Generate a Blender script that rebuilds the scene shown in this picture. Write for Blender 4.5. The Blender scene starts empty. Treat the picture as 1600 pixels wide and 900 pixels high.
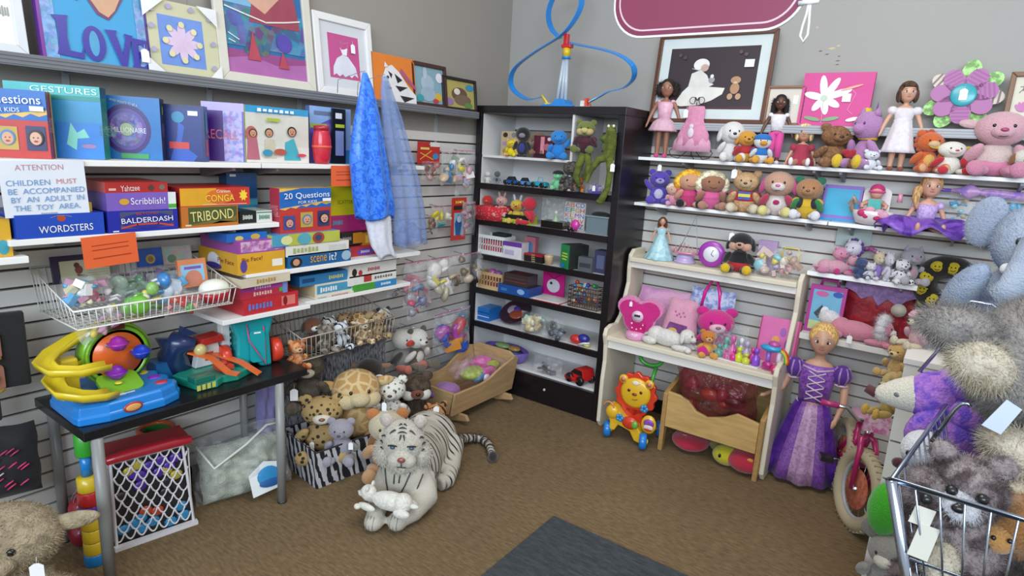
import bpy, math, random
from mathutils import Matrix, Vector, Euler
import numpy as np
PI = math.pi
rnd = random.Random(7)
SC = bpy.context.scene
COL = SC.collection
# ---------------- camera: vanishing points of the two walls give its attitude ----------------
FPX = 970.0
AX = Vector((0.80953, 0.17184, -0.56136)); AY = Vector((0.58441, -0.14487, 0.79842)); AZ = Vector((0.05588, -0.97441, -0.21770))
CAMZ = 1.6
cam = bpy.data.objects.new('camera', bpy.data.cameras.new('camera')); COL.objects.link(cam)
cam.data.sensor_width = 36.0; cam.data.lens = 36.0*FPX/1600.0; cam.data.clip_start = .02
R = Matrix(((AX.x, -AX.y, -AX.z), (AY.x, -AY.y, -AY.z), (AZ.x, -AZ.y, -AZ.z)))
cam.matrix_world = Matrix.Translation((0, 0, CAMZ)) @ R.to_4x4()
SC.camera = cam
# ---------------- world and lights ----------------
SC.view_settings.view_transform = 'Standard'; SC.view_settings.look = 'None'
SC.view_settings.gamma = 1.0; SC.view_settings.use_curve_mapping = False
SC.view_settings.exposure = 0.0
W = bpy.data.worlds.new('daylight'); SC.world = W; W.use_nodes = True
bg = W.node_tree.nodes['Background']; bg.inputs[0].default_value = (.75, .77, .79, 1); bg.inputs[1].default_value = .92
def area(name, loc, target, sx, sy, power, col):
    d = bpy.data.lights.new(name, 'AREA'); d.shape = 'RECTANGLE'; d.size = sx; d.size_y = sy; d.energy = power; d.color = col
    o = bpy.data.objects.new(name, d); COL.objects.link(o); o.location = loc
    o.rotation_euler = (Vector(target)-Vector(loc)).to_track_quat('-Z', 'Y').to_euler(); return o
area('shop_window_light', (1.5, -3.4, 3.0), (-.9, 3.6, 1.45), 5.0, 2.0, 360, (.72, .86, 1.0))
area('added_overhead_fill', (-.7, 1.6, 2.95), (-.7, 1.9, 0), 1.2, 1.2, 30, (1.0, .95, .88))  # added overhead fill to brighten the upper walls, no known ceiling fixture
# ---------------- helpers: pixel -> point on a known plane of the room ----------------
LWX, RWY = -2.68, 3.63      # left wall plane x, right-hand wall plane y
def ray(px, py):
    d = Vector(((px-800)/FPX, (py-450)/FPX, 1)); return Vector((AX.dot(d), AY.dot(d), AZ.dot(d)))
def PX(px, py, x): r = ray(px, py)*(x/ray(px, py).x); return Vector((r.x, r.y, r.z+CAMZ))
def PY(px, py, y): r = ray(px, py)*(y/ray(px, py).y); return Vector((r.x, r.y, r.z+CAMZ))
def PZ(px, py, z): r = ray(px, py)*((z-CAMZ)/ray(px, py).z); return Vector((r.x, r.y, z))
# ---------------- materials ----------------
def lin(h):
    h = h.lstrip('#'); c = [int(h[i:i+2], 16)/255 for i in (0, 2, 4)]
    return tuple(((v+.055)/1.055)**2.4 if v > .04045 else v/12.92 for v in c)
MATS = {}
def m(h, k='plain', h2=None, sc=None, rough=None):
    key = (h, k, h2, sc, rough)
    if key in MATS: return MATS[key]
    mt = bpy.data.materials.new('%s_%s' % (k, h)); mt.use_nodes = True; MATS[key] = mt
    nt = mt.node_tree; N = nt.nodes; L = nt.links; b = N['Principled BSDF']
    def nd(t, **kw):
        n = N.new(t)
        for a, v in kw.items():
            if a in n.inputs.keys(): n.inputs[a].default_value = v
            else: setattr(n, a, v)
        return n
    c = lin(h); c4 = (*c, 1); tc = nd('ShaderNodeTexCoord'); O = tc.outputs['Object']
    def mixc(fac, a, bb):
        x = nd('ShaderNodeMix', data_type='RGBA'); L.new(fac, x.inputs[0]) if not isinstance(fac, float) else None
        x.inputs[6].default_value = a if isinstance(a, tuple) else (0, 0, 0, 1); x.inputs[7].default_value = bb
        if not isinstance(a, tuple): L.new(a, x.inputs[6])
        return x.outputs[2]
    def ramp(f, lo, hi):
        r = nd('ShaderNodeMapRange'); r.inputs[1].default_value = lo; r.inputs[2].default_value = hi; L.new(f, r.inputs[0]); return r.outputs[0]
    def noise(s, det=2.0, vec=None, dist=0.0):
        n = nd('ShaderNodeTexNoise', Scale=s, Detail=det, Distortion=dist); L.new(vec or O, n.inputs['Vector']); return n.outputs[0]
    def bump(f, st, d):
        bp = nd('ShaderNodeBump', Strength=st, Distance=d); L.new(f, bp.inputs['Height']); L.new(bp.outputs[0], b.inputs['Normal'])
    def mapping(s):
        mp = nd('ShaderNodeMapping', Scale=s); L.new(O, mp.inputs[0]); return mp.outputs[0]
    dk = lambda f: (c[0]*f, c[1]*f, c[2]*f, 1)
    b.inputs['Base Color'].default_value = c4; b.inputs['Roughness'].default_value = .55
    if k == 'plain':
        L.new(mixc(ramp(noise(9), .3, .7), dk(.94), c4), b.inputs['Base Color'])
    elif k == 'plastic':
        b.inputs['Roughness'].default_value = .28; b.inputs['Coat Weight'].default_value = .25
        bump(noise(40), .05, .002)
    elif k == 'card':
        b.inputs['Roughness'].default_value = .32; L.new(mixc(ramp(noise(14), .35, .65), dk(.9), c4), b.inputs['Base Color'])
    elif k == 'paint':
        b.inputs['Roughness'].default_value = .6
        L.new(mixc(ramp(noise(1.3, 4), .3, .7), dk(.95), c4), b.inputs['Base Color']); bump(noise(160, 2), .12, .002)
    elif k == 'plush':
        b.inputs['Roughness'].default_value = .95; b.inputs['Sheen Weight'].default_value = .35
        n = noise(sc or 190, 3); L.new(mixc(ramp(n, .3, .7), dk(.78), c4), b.inputs['Base Color']); bump(n, .7, .006)
    elif k == 'mottle':
        b.inputs['Roughness'].default_value = .95; c2 = (*lin(h2), 1)
        L.new(mixc(ramp(noise(sc or 25, 4), .42, .58), c2, c4), b.inputs['Base Color']); bump(noise(140, 3), .8, .008)
    elif k == 'cloth':
        b.inputs['Roughness'].default_value = .8; b.inputs['Sheen Weight'].default_value = .2
        n = noise(60, 3); L.new(mixc(ramp(n, .3, .7), dk(.85), c4), b.inputs['Base Color']); bump(n, .4, .004)
    elif k == 'satin':
        b.inputs['Roughness'].default_value = .35; b.inputs['Sheen Weight'].default_value = .12
        c2 = (*lin(h2), 1) if h2 else dk(.7)
        n = noise(sc or 30, 3, None, 1.0); L.new(mixc(ramp(n, .45, .6), c2, c4), b.inputs['Base Color']); bump(n, .5, .004)
    elif k == 'stripe':     # fur stripes: wavy bands
        b.inputs['Roughness'].default_value = .9; c2 = (*lin(h2), 1)
        w = nd('ShaderNodeTexWave', Scale=sc or 9, Distortion=5.0, Detail=2.0); w.inputs['Detail Scale'].default_value = 1.6
        w.bands_direction = 'DIAGONAL'; L.new(mapping((1.0, 1.0, .3)), w.inputs['Vector'])
        L.new(mixc(ramp(w.outputs['Fac'], rough or .12, (rough or .12)+.1), c2, c4), b.inputs['Base Color']); bump(noise(150, 3), .6, .006)
    elif k == 'tiger':      # thin broken dark stripes across the body on pale fur
        b.inputs['Roughness'].default_value = .95; c2 = (*lin(h2), 1)
        w = nd('ShaderNodeTexWave', Scale=sc or 7, Distortion=3.2, Detail=2.0); w.inputs['Detail Scale'].default_value = 1.2
        w.bands_direction = 'Y'; L.new(mapping((.35, 1.0, .3)), w.inputs['Vector'])
        st = ramp(w.outputs['Fac'], .16, .24); g = ramp(noise(5, 2), .52, .60)
        mx = nd('ShaderNodeMath', operation='MAXIMUM'); L.new(st, mx.inputs[0]); L.new(g, mx.inputs[1])
        sp = nd('ShaderNodeSeparateXYZ'); L.new(O, sp.inputs[0]); m2 = nd('ShaderNodeMath', operation='MAXIMUM'); L.new(mx.outputs[0], m2.inputs[0]); L.new(ramp(sp.outputs[1], .07, -.02), m2.inputs[1]); mx = m2
        L.new(mixc(mx.outputs[0], c2, c4), b.inputs['Base Color']); bump(noise(150, 3), .6, .006)
    elif k == 'spots':
        b.inputs['Roughness'].default_value = .95; c2 = (*lin(h2), 1)
        v = nd('ShaderNodeTexVoronoi', Scale=sc or 26); L.new(O, v.inputs['Vector'])
        L.new(mixc(ramp(v.outputs['Distance'], .26, .36), c2, c4), b.inputs['Base Color']); bump(noise(170, 3), .6, .006)
    elif k == 'patch':      # giraffe patches
        b.inputs['Roughness'].default_value = .95; c2 = (*lin(h2), 1)
        v = nd('ShaderNodeTexVoronoi', Scale=sc or 14); v.feature = 'DISTANCE_TO_EDGE'; L.new(O, v.inputs['Vector'])
        L.new(mixc(ramp(v.outputs['Distance'], .08, .14), c4, c2), b.inputs['Base Color']); bump(noise(170, 3), .6, .006)
    elif k == 'print':      # busy printed picture: cells of several colours
        b.inputs['Roughness'].default_value = .4; c2 = (*lin(h2), 1)
        v = nd('ShaderNodeTexVoronoi', Scale=sc or 22); L.new(O, v.inputs['Vector'])
        n = ramp(noise((sc or 22)*.6, 2), .42, .56)
        a = mixc(n, c2, c4); hs = nd('ShaderNodeMix', data_type='RGBA'); hs.inputs[0].default_value = .13
        L.new(a, hs.inputs[6]); L.new(v.outputs['Color'], hs.inputs[7]); L.new(hs.outputs[2], b.inputs['Base Color'])
    elif k == 'wood':
        b.inputs['Roughness'].default_value = .42
        n = noise(5, 5, mapping((1.2, 9, 9)), .6)
        L.new(mixc(ramp(n, .35, .65), dk(.78), c4), b.inputs['Base Color']); bump(n, .1, .003)
    elif k == 'darkwood':
        b.inputs['Roughness'].default_value = .3
        n = noise(8, 5, mapping((1, 1, 14)), .4); L.new(mixc(ramp(n, .35, .65), dk(.6), c4), b.inputs['Base Color']); bump(n, .08, .002)
    elif k == 'metal':
        b.inputs['Metallic'].default_value = 1.0; b.inputs['Roughness'].default_value = .22
        bump(noise(30), .04, .002)
    elif k == 'carpet':
        b.inputs['Roughness'].default_value = 1.0; c2 = (*lin(h2), 1)
        n1 = noise(70, 3, mapping((.35, 1.5, 1))); n2 = noise(1.5, 3); n3 = noise(260, 2)
        a = mixc(ramp(n1, .3, .7), c2, c4); mm = nd('ShaderNodeMix', data_type='RGBA', blend_type='MULTIPLY'); mm.inputs[0].default_value = .5
        L.new(a, mm.inputs[6]); L.new(ramp(n2, -.2, .75), mm.inputs[7]); L.new(mm.outputs[2], b.inputs['Base Color']); bump(n3, .8, .006)
    elif k in ('bag', 'glass', 'tulle'):
        b.inputs['Roughness'].default_value = {'bag': .16, 'glass': .03, 'tulle': .8}[k]
        tr = nd('ShaderNodeBsdfTransparent'); mx = nd('ShaderNodeMixShader'); out = N['Material Output']
        L.new(tr.outputs[0], mx.inputs[1]); L.new(b.outputs[0], mx.inputs[2]); L.new(mx.outputs[0], out.inputs[0])
        base, hi = (.35, .7) if h == '7a3038' else {'bag': (.06, .42), 'glass': (.06, .3), 'tulle': (.24, .48)}[k]
        n = noise(9 if k == 'bag' else 60, 3, None, .8); mr = nd('ShaderNodeMapRange'); L.new(n, mr.inputs[0])
        mr.inputs[1].default_value = .48; mr.inputs[2].default_value = .75; mr.inputs[3].default_value = base; mr.inputs[4].default_value = hi
        L.new(mr.outputs[0], mx.inputs[0]); bump(noise(14, 3, None, 1.2), 1.0 if k == 'bag' else .0, .02)
    elif k == 'yarn':
        b.inputs['Roughness'].default_value = .9; c2 = (*lin(h2), 1)
        n = noise(60, 4, mapping((2.2, 2.2, .5))); L.new(mixc(ramp(n, .4, .6), c2, c4), b.inputs['Base Color']); bump(n, .4, .004)
    if rough is not None and k not in ('stripe',): b.inputs['Roughness'].default_value = rough
    return mt
# ---------------- mesh building ----------------
TXT = {}
def text_geo(s):
    if s in TXT: return TXT[s]
    cu = bpy.data.curves.new('t', 'FONT'); cu.body = s; cu.resolution_u = 3; cu.align_x = 'CENTER'; cu.align_y = 'CENTER'
    o = bpy.data.objects.new('t', cu); COL.objects.link(o)
    bpy.context.view_layer.update()
    me = bpy.data.meshes.new_from_object(o.evaluated_get(bpy.context.evaluated_depsgraph_get()))
    V = [v.co.copy() for v in me.vertices]; Fc = [list(p.vertices) for p in me.polygons]
    bpy.data.objects.remove(o); bpy.data.curves.remove(cu); bpy.data.meshes.remove(me)
    if V:
        x0 = min(v.x for v in V); x1 = max(v.x for v in V); y0 = min(v.y for v in V); y1 = max(v.y for v in V)
        for v in V: v.x = (v.x-(x0+x1)/2)/(x1-x0); v.y = (v.y-(y0+y1)/2)/(y1-y0)
    TXT[s] = (V, Fc); return TXT[s]
def T(x=0, y=0, z=0, rx=0, ry=0, rz=0, s=1.0):
    r = Matrix.Translation((x, y, z)) @ Euler((rx, ry, rz)).to_matrix().to_4x4()
    return r @ (Matrix.Diagonal((s, s, s, 1)) if not isinstance(s, tuple) else Matrix.Diagonal((*s, 1)))
class MB:
    def __init__(s): s.v = []; s.f = []; s.fm = []; s.sm = []; s.mats = []; s.M = None
    def mi(s, mt):
        if mt not in s.mats: s.mats.append(mt)
        return s.mats.index(mt)
    def add(s, V, Fc, mt, M=None, smooth=False):
        b = len(s.v); i = s.mi(mt)
        MM = s.M @ M if (s.M is not None and M is not None) else (M if M is not None else s.M)
        s.v += [MM @ Vector(v) for v in V] if MM is not None else [Vector(v) for v in V]
        s.f += [[b+j for j in q] for q in Fc]; s.fm += [i]*len(Fc); s.sm += [smooth]*len(Fc); return s
    def box(s, x0, x1, y0, y1, z0, z1, mt, M=None, mf=None):
        V = [(x, y, z) for x in (x0, x1) for y in (y0, y1) for z in (z0, z1)]
        Fc = [(0, 1, 3, 2), (4, 6, 7, 5), (0, 4, 5, 1), (2, 3, 7, 6), (0, 2, 6, 4), (1, 5, 7, 3)]  # -x +x -y +y -z +z
        if mf is None: return s.add(V, Fc, mt, M)
        for i, q in enumerate(Fc): s.add([V[j] for j in q], [(0, 1, 2, 3)], mf.get(i, mt), M)
        return s
    def ell(s, c, r, mt, rot=(0, 0, 0), n=14, fur=None, M=None):
        if not hasattr(r, '__len__'): r = (r, r, r)
        V = [(0, 0, 1)]; Fc = []; h = max(5, n*2//3)
        for i in range(1, h):
            a = PI*i/h
            for j in range(n): V.append((math.sin(a)*math.cos(2*PI*j/n), math.sin(a)*math.sin(2*PI*j/n), math.cos(a)))
        V.append((0, 0, -1)); e = len(V)-1
        for j in range(n):
            k = (j+1) % n; Fc.append((0, 1+j, 1+k)); Fc.append((e, e-n+k, e-n+j))
            for i in range(h-2): a = 1+i*n; Fc.append((a+j, a+n+j, a+n+k, a+k))
        MM = Matrix.Translation(c) @ Euler(rot).to_matrix().to_4x4() @ Matrix.Diagonal((*r, 1))
        if M is not None: MM = M @ MM
        s.add(V, Fc, mt, MM, True)
        if fur:
            cnt, ln, wd = fur; V = []; Fc = []
            for i in range(cnt):
                z = rnd.uniform(-1, 1); a = rnd.uniform(0, 2*PI); q = math.sqrt(1-z*z); p = Vector((q*math.cos(a), q*math.sin(a), z))
                P = MM @ p; nn = (MM.to_3x3().inverted().transposed() @ p).normalized()
                nn = (nn+Vector((rnd.gauss(0, .35), rnd.gauss(0, .35), rnd.gauss(-.25, .35)))).normalized()
                t = nn.orthogonal().normalized(); t = Matrix.Rotation(rnd.uniform(0, 6.3), 3, nn) @ t
                b = len(V); l = ln*rnd.uniform(.6, 1.25); V += [P-t*wd-nn*ln*.1, P+t*wd-nn*ln*.1, P+nn*l]; Fc.append((b, b+1, b+2))
            old = s.M; s.M = None
            if old is not None: V = [old @ v for v in V]
            s.add(V, Fc, mt, None, True); s.M = old
        return s
    def tube(s, pts, r, mt, closed=False, n=8, M=None, cap=True):
        P = [Vector(p) for p in pts]; k = len(P); R_ = r if hasattr(r, '__len__') else [r]*k
        V = []; Fc = []; prev = None
        for i in range(k):
            a = P[(i-1) % k] if (closed or i > 0) else P[0]; b = P[(i+1) % k] if (closed or i < k-1) else P[-1]
            t = (b-a).normalized() if (b-a).length > 1e-9 else Vector((0, 0, 1))
            u = t.orthogonal().normalized() if prev is None else (prev-prev.dot(t)*t).normalized()
            prev = u; w = t.cross(u)
            for j in range(n): q = 2*PI*j/n; V.append(P[i]+(u*math.cos(q)+w*math.sin(q))*R_[i])
        for i in range(k if closed else k-1):
            a = i*n; b = ((i+1) % k)*n
            for j in range(n): c = (j+1) % n; Fc.append((a+j, a+c, b+c, b+j))
        if not closed and cap: Fc.append(tuple(range(n))[::-1]); Fc.append(tuple((k-1)*n+j for j in range(n)))
        return s.add(V, Fc, mt, M, True)
    def lathe(s, prof, mt, c=(0, 0, 0), n=20, M=None, wob=0.0, wn=9, sx=1.0, sy=1.0):
        V = []; Fc = []; k = len(prof)
        for i, (r, z) in enumerate(prof):
            for j in range(n):
                a = 2*PI*j/n; w = 1+wob*math.sin(wn*a)*(1 if i > 0 else 0)*(1-i/k if wob < 0 else i/k)
                V.append((c[0]+r*w*math.cos(a)*sx, c[1]+r*w*math.sin(a)*sy, c[2]+z))
        for i in range(k-1):
            for j in range(n): q = (j+1) % n; Fc.append((i*n+j, i*n+q, (i+1)*n+q, (i+1)*n+j))
        if prof[0][0] > 1e-6: Fc.append(tuple(range(n))[::-1])
        if prof[-1][0] > 1e-6: Fc.append(tuple((k-1)*n+j for j in range(n)))
        return s.add(V, Fc, mt, M, True)
    def prism(s, poly, y0, y1, mt, M=None, smooth=False):   # outline in XZ, thickness along Y
        n = len(poly); V = [(x, y0, z) for x, z in poly]+[(x, y1, z) for x, z in poly]
        Fc = [tuple(range(n)), tuple(range(2*n-1, n-1, -1))]+[(i, i+n, (i+1) % n+n, (i+1) % n) for i in range(n)]
        return s.add(V, Fc, mt, M, False)
    def text(s, t, cx, cz, w, h, mt, y=0.0, M=None, rot=0.0):
        V, Fc = text_geo(t); ca, sa = math.cos(rot), math.sin(rot)
        return s.add([(cx+v.x*w*ca-v.y*h*sa, y, cz+v.x*w*sa+v.y*h*ca) for v in V], Fc, mt, M)
    def sheet(s, fn, nu, nv, mt, M=None, thick=0):
        V = [fn(i/nu, j/nv) for j in range(nv+1) for i in range(nu+1)]
        Fc = [(j*(nu+1)+i, j*(nu+1)+i+1, (j+1)*(nu+1)+i+1, (j+1)*(nu+1)+i) for j in range(nv) for i in range(nu)]
        return s.add(V, Fc, mt, M, True)
    def build(s, name, parent=None, loc=None, rz=None, bev=0, sub=0, remesh=0, solid=0):
        me = bpy.data.meshes.new(name); me.from_pydata([tuple(v) for v in s.v], [], s.f)
        for mt in s.mats: me.materials.append(mt)
        me.polygons.foreach_set('material_index', s.fm); me.polygons.foreach_set('use_smooth', s.sm); me.update()
        o = bpy.data.objects.new(name, me); COL.objects.link(o)
        if parent: o.parent = parent
        if loc is not None: o.location = loc
        if rz is not None: o.rotation_euler = rz if hasattr(rz, '__len__') else (0, 0, rz)
        if remesh:
            q = o.modifiers.new('r', 'REMESH'); q.mode = 'VOXEL'; q.voxel_size = remesh; q.use_smooth_shade = True
            q = o.modifiers.new('s', 'SMOOTH'); q.factor = .6; q.iterations = 4
        if bev: q = o.modifiers.new('b', 'BEVEL'); q.width = bev; q.segments = 2; q.limit_method = 'ANGLE'; q.angle_limit = .7
        if sub: q = o.modifiers.new('u', 'SUBSURF'); q.levels = sub; q.render_levels = sub
        if solid: q = o.modifiers.new('t', 'SOLIDIFY'); q.thickness = solid; q.offset = 0
        return o
def tag(o, label, cat, group=None, kind=None):
    if label: o['label'] = label
    if cat: o['category'] = cat
    if group: o['group'] = group
    if kind: o['kind'] = kind
    return o
def thing(name, label, cat, loc, rz=0, group=None, s=1.0):
    o = bpy.data.objects.new(name, None); COL.objects.link(o); o.empty_display_size = .05
    o.location = loc; o.rotation_euler = rz if hasattr(rz, '__len__') else (0, 0, rz)
    if s != 1.0: o.scale = s if hasattr(s, '__len__') else (s, s, s)
    return tag(o, label, cat, group)
def struct(o): o['kind'] = 'structure'; return o
def part(o, label): o['label'] = label; return o
def rbox(x, z, r, k=5):  # rounded rectangle outline centred at origin, half sizes x, z
    P = []
    for cx, cz, a0 in ((x-r, z-r, 0), (-x+r, z-r, PI/2), (-x+r, -z+r, PI), (x-r, -z+r, 1.5*PI)):
        for i in range(k+1): a = a0+PI/2*i/k; P.append((cx+r*math.cos(a), cz+r*math.sin(a)))
    return P
# ================= SETTING =================
f = MB().box(LWX-.1, 4.2, -2.2, RWY+.1, -.05, 0, m('8d7554', 'carpet', '6b5638')); struct(f.build('floor'))
f = MB().box(LWX-.1, LWX, -2.2, RWY+.1, 0, 3.3, m('9b958c', 'paint')); struct(f.build('wall_left'))
f = MB().box(LWX, 4.2, RWY, RWY+.1, 0, 3.3, m('a5a29d', 'paint'))
struct(f.build('wall_right'))
f = MB()   # scuffs where tape pulled paint off the right-hand wall
for x, y, a, b_ in ((1300, 76, 5, 2), (1310, 72, 3, 1.4), (1282, 80, 2.5, 1), (1277, 43, 1.6, 1.6), (1309, 95, 3, .8), (1308, 101, 2.5, .8), (1311, 88, 2, .7), (1292, 85, 3, .8)):
    p = PY(x, y, RWY-.0005); f.prism([(p.x-a*.004, p.z), (p.x, p.z+b_*.004), (p.x+a*.004, p.z+.002), (p.x, p.z-b_*.003)], p.y-.0004, p.y, m('cdbb96' if b_ > 1 else '6d5a48'))
struct(f.build('trim_5'))
SLAT_W = m('d9d6d0', 'paint'); GAP_L = m('3a332e'); 
PITCH = .0665
def slatwall(name, along, a0, a1, z0, z1, plane, gap):
    f = MB(); z = z0
    if along == 'y': f.box(plane, plane+.004, a0, a1, z0, z1, gap)
    else: f.box(a0, a1, plane-.004, plane, z0, z1, gap)
    while z < z1-.01:
        t = min(z+PITCH-.0095, z1)
        if along == 'y': f.box(plane, plane+.018, a0, a1, z, t, SLAT_W)
        else: f.box(a0, a1, plane-.018, plane, z, t, SLAT_W)
        z += PITCH
    return struct(f.build(name))
slatwall('trim_1', 'y', -.6, RWY-.02, .095, 1.675, LWX, GAP_L)
slatwall('trim_2', 'x', LWX+.03, 3.0, .095, 1.665, RWY, m('7a6458'))
f = MB().box(LWX, LWX+.012, -.6, RWY-.013, .0, .085, m('17140f')); struct(f.build('baseboard_left'))
f = MB().box(LWX+.013, 3.0, RWY-.012, RWY, .0, .085, m('17140f')); struct(f.build('baseboard_right'))
c = PZ(865, 806, .006)
f = MB().box(c.x, c.x+2.2, c.y-2.4, c.y, 0, .008, m('4c5256', 'carpet', '34393d')); tag(f.build('floor_mat', bev=.003), 'dark grey rectangular entrance mat lying on the brown carpet', 'mat')
# ================= LARGE FURNITURE AND SHELVES =================
WHT = m('eceae6', 'paint'); BLK = m('1b161a', 'darkwood'); GRYM = m('84858a', 'plain', rough=.35); SILV = m('c9ccd2', 'metal'); DGM = m('4a4a4c', 'plain', rough=.4)
def shelf(name, side, a0, a1, front, z, th, mt, label, brk=(), cat='shelf', group=None):
    # wall shelf: board + steel brackets; side 'L' runs along y, side 'R' runs along x
    if side == 'L': t = thing(name, label, cat, ((LWX+.02), (a0+a1)/2, z-th), PI/2, group); L = a1-a0; D = front-(LWX+.02)
    else: t = thing(name, label, cat, ((a0+a1)/2, RWY-.02, z-th), 0, group); L = a1-a0; D = (RWY-.02)-front
    f = MB().box(-L/2, L/2, -D, -.002, 0, th, mt); f.build('board', t, bev=.002)
    for b in brk:
        c_ = b-(a0+a1)/2
        f = MB().prism([(0, 0), (0, -.05), (-.03, -.05), (-D*.9, -.012), (-D*.9, 0)], -.006, .006, GRYM)
        o = f.build('bracket', t, loc=(c_, -.002, -.0005), rz=PI/2)
    return t
# picture ledges
def ledge(name, side, a0, a1, front, z, label, mt, brk):
    plane = LWX if side == 'L' else RWY
    if side == 'L': t = thing(name, label, 'shelf', (plane, (a0+a1)/2, z-.04), PI/2); D = front-plane
    else: t = thing(name, label, 'shelf', ((a0+a1)/2, plane, z-.04), 0); D = plane-front
    L = (a1-a0)/2; f = MB().box(-L, L, -D, -.001, .028, .036, mt).box(-L, L, -D-.006, -D, 0, .04, mt)
    for i in range(3): f.box(-L, L, -D-.009, -D-.006, .005+i*.012, .011+i*.012, mt)
    f.build('board', t)
    for b in brk:
        c_ = b-(a0+a1)/2; MB().box(c_-.012, c_+.012, -.006, -.001, -.18, .028, m('a8abad', 'plain', rough=.4)).box(c_-.004, c_+.004, -D*.9, -.006, .0, .0275, mt).build('bracket', t)
ledge('picture_ledge', 'L', -.4, 3.15, -2.55, 1.815, 'long grey metal picture ledge on the left wall holding canvases and frames', m('77787c', 'plain', rough=.4), (.85+.1, 1.48, 1.93, 2.9))
ledge('picture_ledge', 'R', -1.5, 1.2, 3.49, 1.80, 'pale silver picture ledge on the right-hand wall above the dolls', m('a9abb0', 'plain', rough=.4), (-1.2, -.5, .2))
SHL = []
shelf('wall_shelf', 'L', -.4, .60, -2.38, 1.485, .02, WHT, 'white wall shelf at the far left edge carrying standing game boxes', (.0, .5))
shelf('wall_shelf', 'L', .605, 1.525, -2.38, 1.485, .02, WHT, 'white wall shelf above the attention notice carrying large standing game boxes', (.72, 1.42))
shelf('wall_shelf', 'L', 1.53, 2.50, -2.38, 1.485, .02, WHT, 'upper white wall shelf running behind the blue hanging cloth', (1.62, 2.4))
shelf('wall_shelf', 'L', .645, 1.59, -2.36, 1.238, .02, WHT, 'white wall shelf with stacked word game boxes and the small orange notice below', (.86, 1.40))
shelf('wall_shelf', 'L', .2, .69, -2.36, 1.185, .022, WHT, 'short white wall shelf end cut off by the left edge', (.45,))
shelf('wall_shelf', 'L', 1.41, 2.43, -2.33, 1.034, .022, WHT, 'white wall shelf loaded with the tall question game and yellow boxes', (1.5, 2.3))
shelf('wall_shelf', 'L', 1.30, 1.72, -2.33, .858, .02, WHT, 'short low white shelf under the stack of red game boxes', (1.62,))
shelf('wall_shelf', 'L', 1.72, 2.39, -2.36, .862, .02, WHT, 'low white shelf under the stacks of money and white game boxes', (1.85, 2.22))
shelf('wall_shelf', 'R', -1.575, 2.2, 3.43, 1.60, .018, m('f3f3f4', 'paint'), 'topmost white wall shelf with the tall dolls standing on it', (-1.3, -.62, -.5, .2, 1.0))
shelf('wall_shelf', 'R', -1.565, -.52, 3.43, 1.337, .018, m('f3f3f4', 'paint'), 'white wall shelf with the row of seated teddy bears', (-1.43, -.62))
shelf('wall_shelf', 'R', -.515, .75, 3.43, 1.337, .018, m('f3f3f4', 'paint'), 'white wall shelf carrying the seated purple-gown doll and blue tray', (-.42, .0, .14))
shelf('wall_shelf', 'R', -.575, -.095, 3.43, 1.08, .022, m('f3f3f4', 'paint'), 'short white wall shelf crowded with unicorns and small ponies', (-.42, -.16))
shelf('wall_shelf', 'R', -.555, -.06, 3.38, .765, .03, m('d9d6d0', 'paint'), 'lower white wall shelf under the pink dog with white mane', (-.4, -.15))
# ---- black bookcase
t = thing('bookcase', 'tall black bookcase with white back in the corner full of small toys', 'bookcase', (-2.09, 3.216, 0))
H_ = 1.862; hw = .525; D = .385
MB().box(-hw, -hw+.04, 0, D, .0, H_-.0455, BLK).build('side_panel', t, bev=.002)
MB().box(hw-.045, hw, 0, D, .0, H_-.0455, BLK).build('side_panel', t, bev=.002)
MB().box(-hw, hw, 0, D, H_-.045, H_, BLK).build('top_panel', t, bev=.002)
MB().box(-hw+.041, hw-.046, 0, .03, .004, .178, BLK).ell((.13, -.004, .105), .009, m('b9b4ad', 'plastic')).build('kick_panel', t, bev=.002)
WI = m('dcdad8', 'paint')
f = MB().box(-hw+.041, hw-.046, D-.012, D-.002, .18, 1.60, WI).box(-hw+.041, hw-.046, D-.012, D-.002, 1.735, H_-.046, WI)
f.build('back_panel', t)
SHZ = [1.376, 1.14, .91, .676, .442]
for z in SHZ:
    MB().box(-hw+.041, hw-.046, 0, .02, z-.037, z, BLK).box(-hw+.041, hw-.046, .0205, D-.013, z-.025, z, WI).build('shelf_board', t)
MB().box(-hw+.041, hw-.046, .031, D-.013, .168, .192, WI).build('shelf_board', t)
MB().box(-hw+.041, .181, .02, D-.013, 1.541, 1.556, WI).build('shelf_board', t)
MB().box(.182, .197, .012, D-.013, 1.377, H_-.046, WI).build('divider', t)
for x_ in (-hw+.041, hw-.049): MB().box(x_, x_+.003, .02, D-.013, .2, H_-.046, WI).build('side_lining', t)
BX, BY_ = -2.09, 3.216
# ---- cream display desk
CR = m('ddd3bd', 'paint'); CRW = m('e6e2db', 'paint')
t = thing('display_desk', 'cream painted wooden stand with curved sides, one high shelf and one low shelf', 'display stand', (-1.065, 3.16, 0))
def side_poly():
    P = [(.03, 0), (.0, .04), (.0, .3), (.012, .42), (.002, .52), (-.02, .58), (-.005, .62), (.05, .635), (.12, .63), (.17, .67), (.20, .76), (.235, .86), (.225, .95), (.23, 1.03), (.27, 1.06), (.40, 1.06), (.425, 1.03), (.425, 0)]
    return P
for sx in (-.485, .460):
    P = side_poly(); f = MB(); n = len(P)
    f.prism(P, -.0125, .0125, CR); o = f.build('side_panel', t, loc=(sx+.0125, 0, 0), rz=PI/2, bev=.006)
    # profile is drawn in XZ with thickness along Y; turned so the profile runs back along +Y
MB().box(-.472, .4595, .0, .40, .548, .575, CR).build('low_shelf', t, bev=.004)
MB().box(-.472, .4595, .02, .04, .50, .5475, CRW).build('fascia', t)
MB().box(-.472, .4595, .215, .42, .99, 1.018, CR).build('high_shelf', t, bev=.005)
MB().box(-.472, .4595, .235, .25, .955, .9895, CRW).build('fascia', t)
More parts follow.
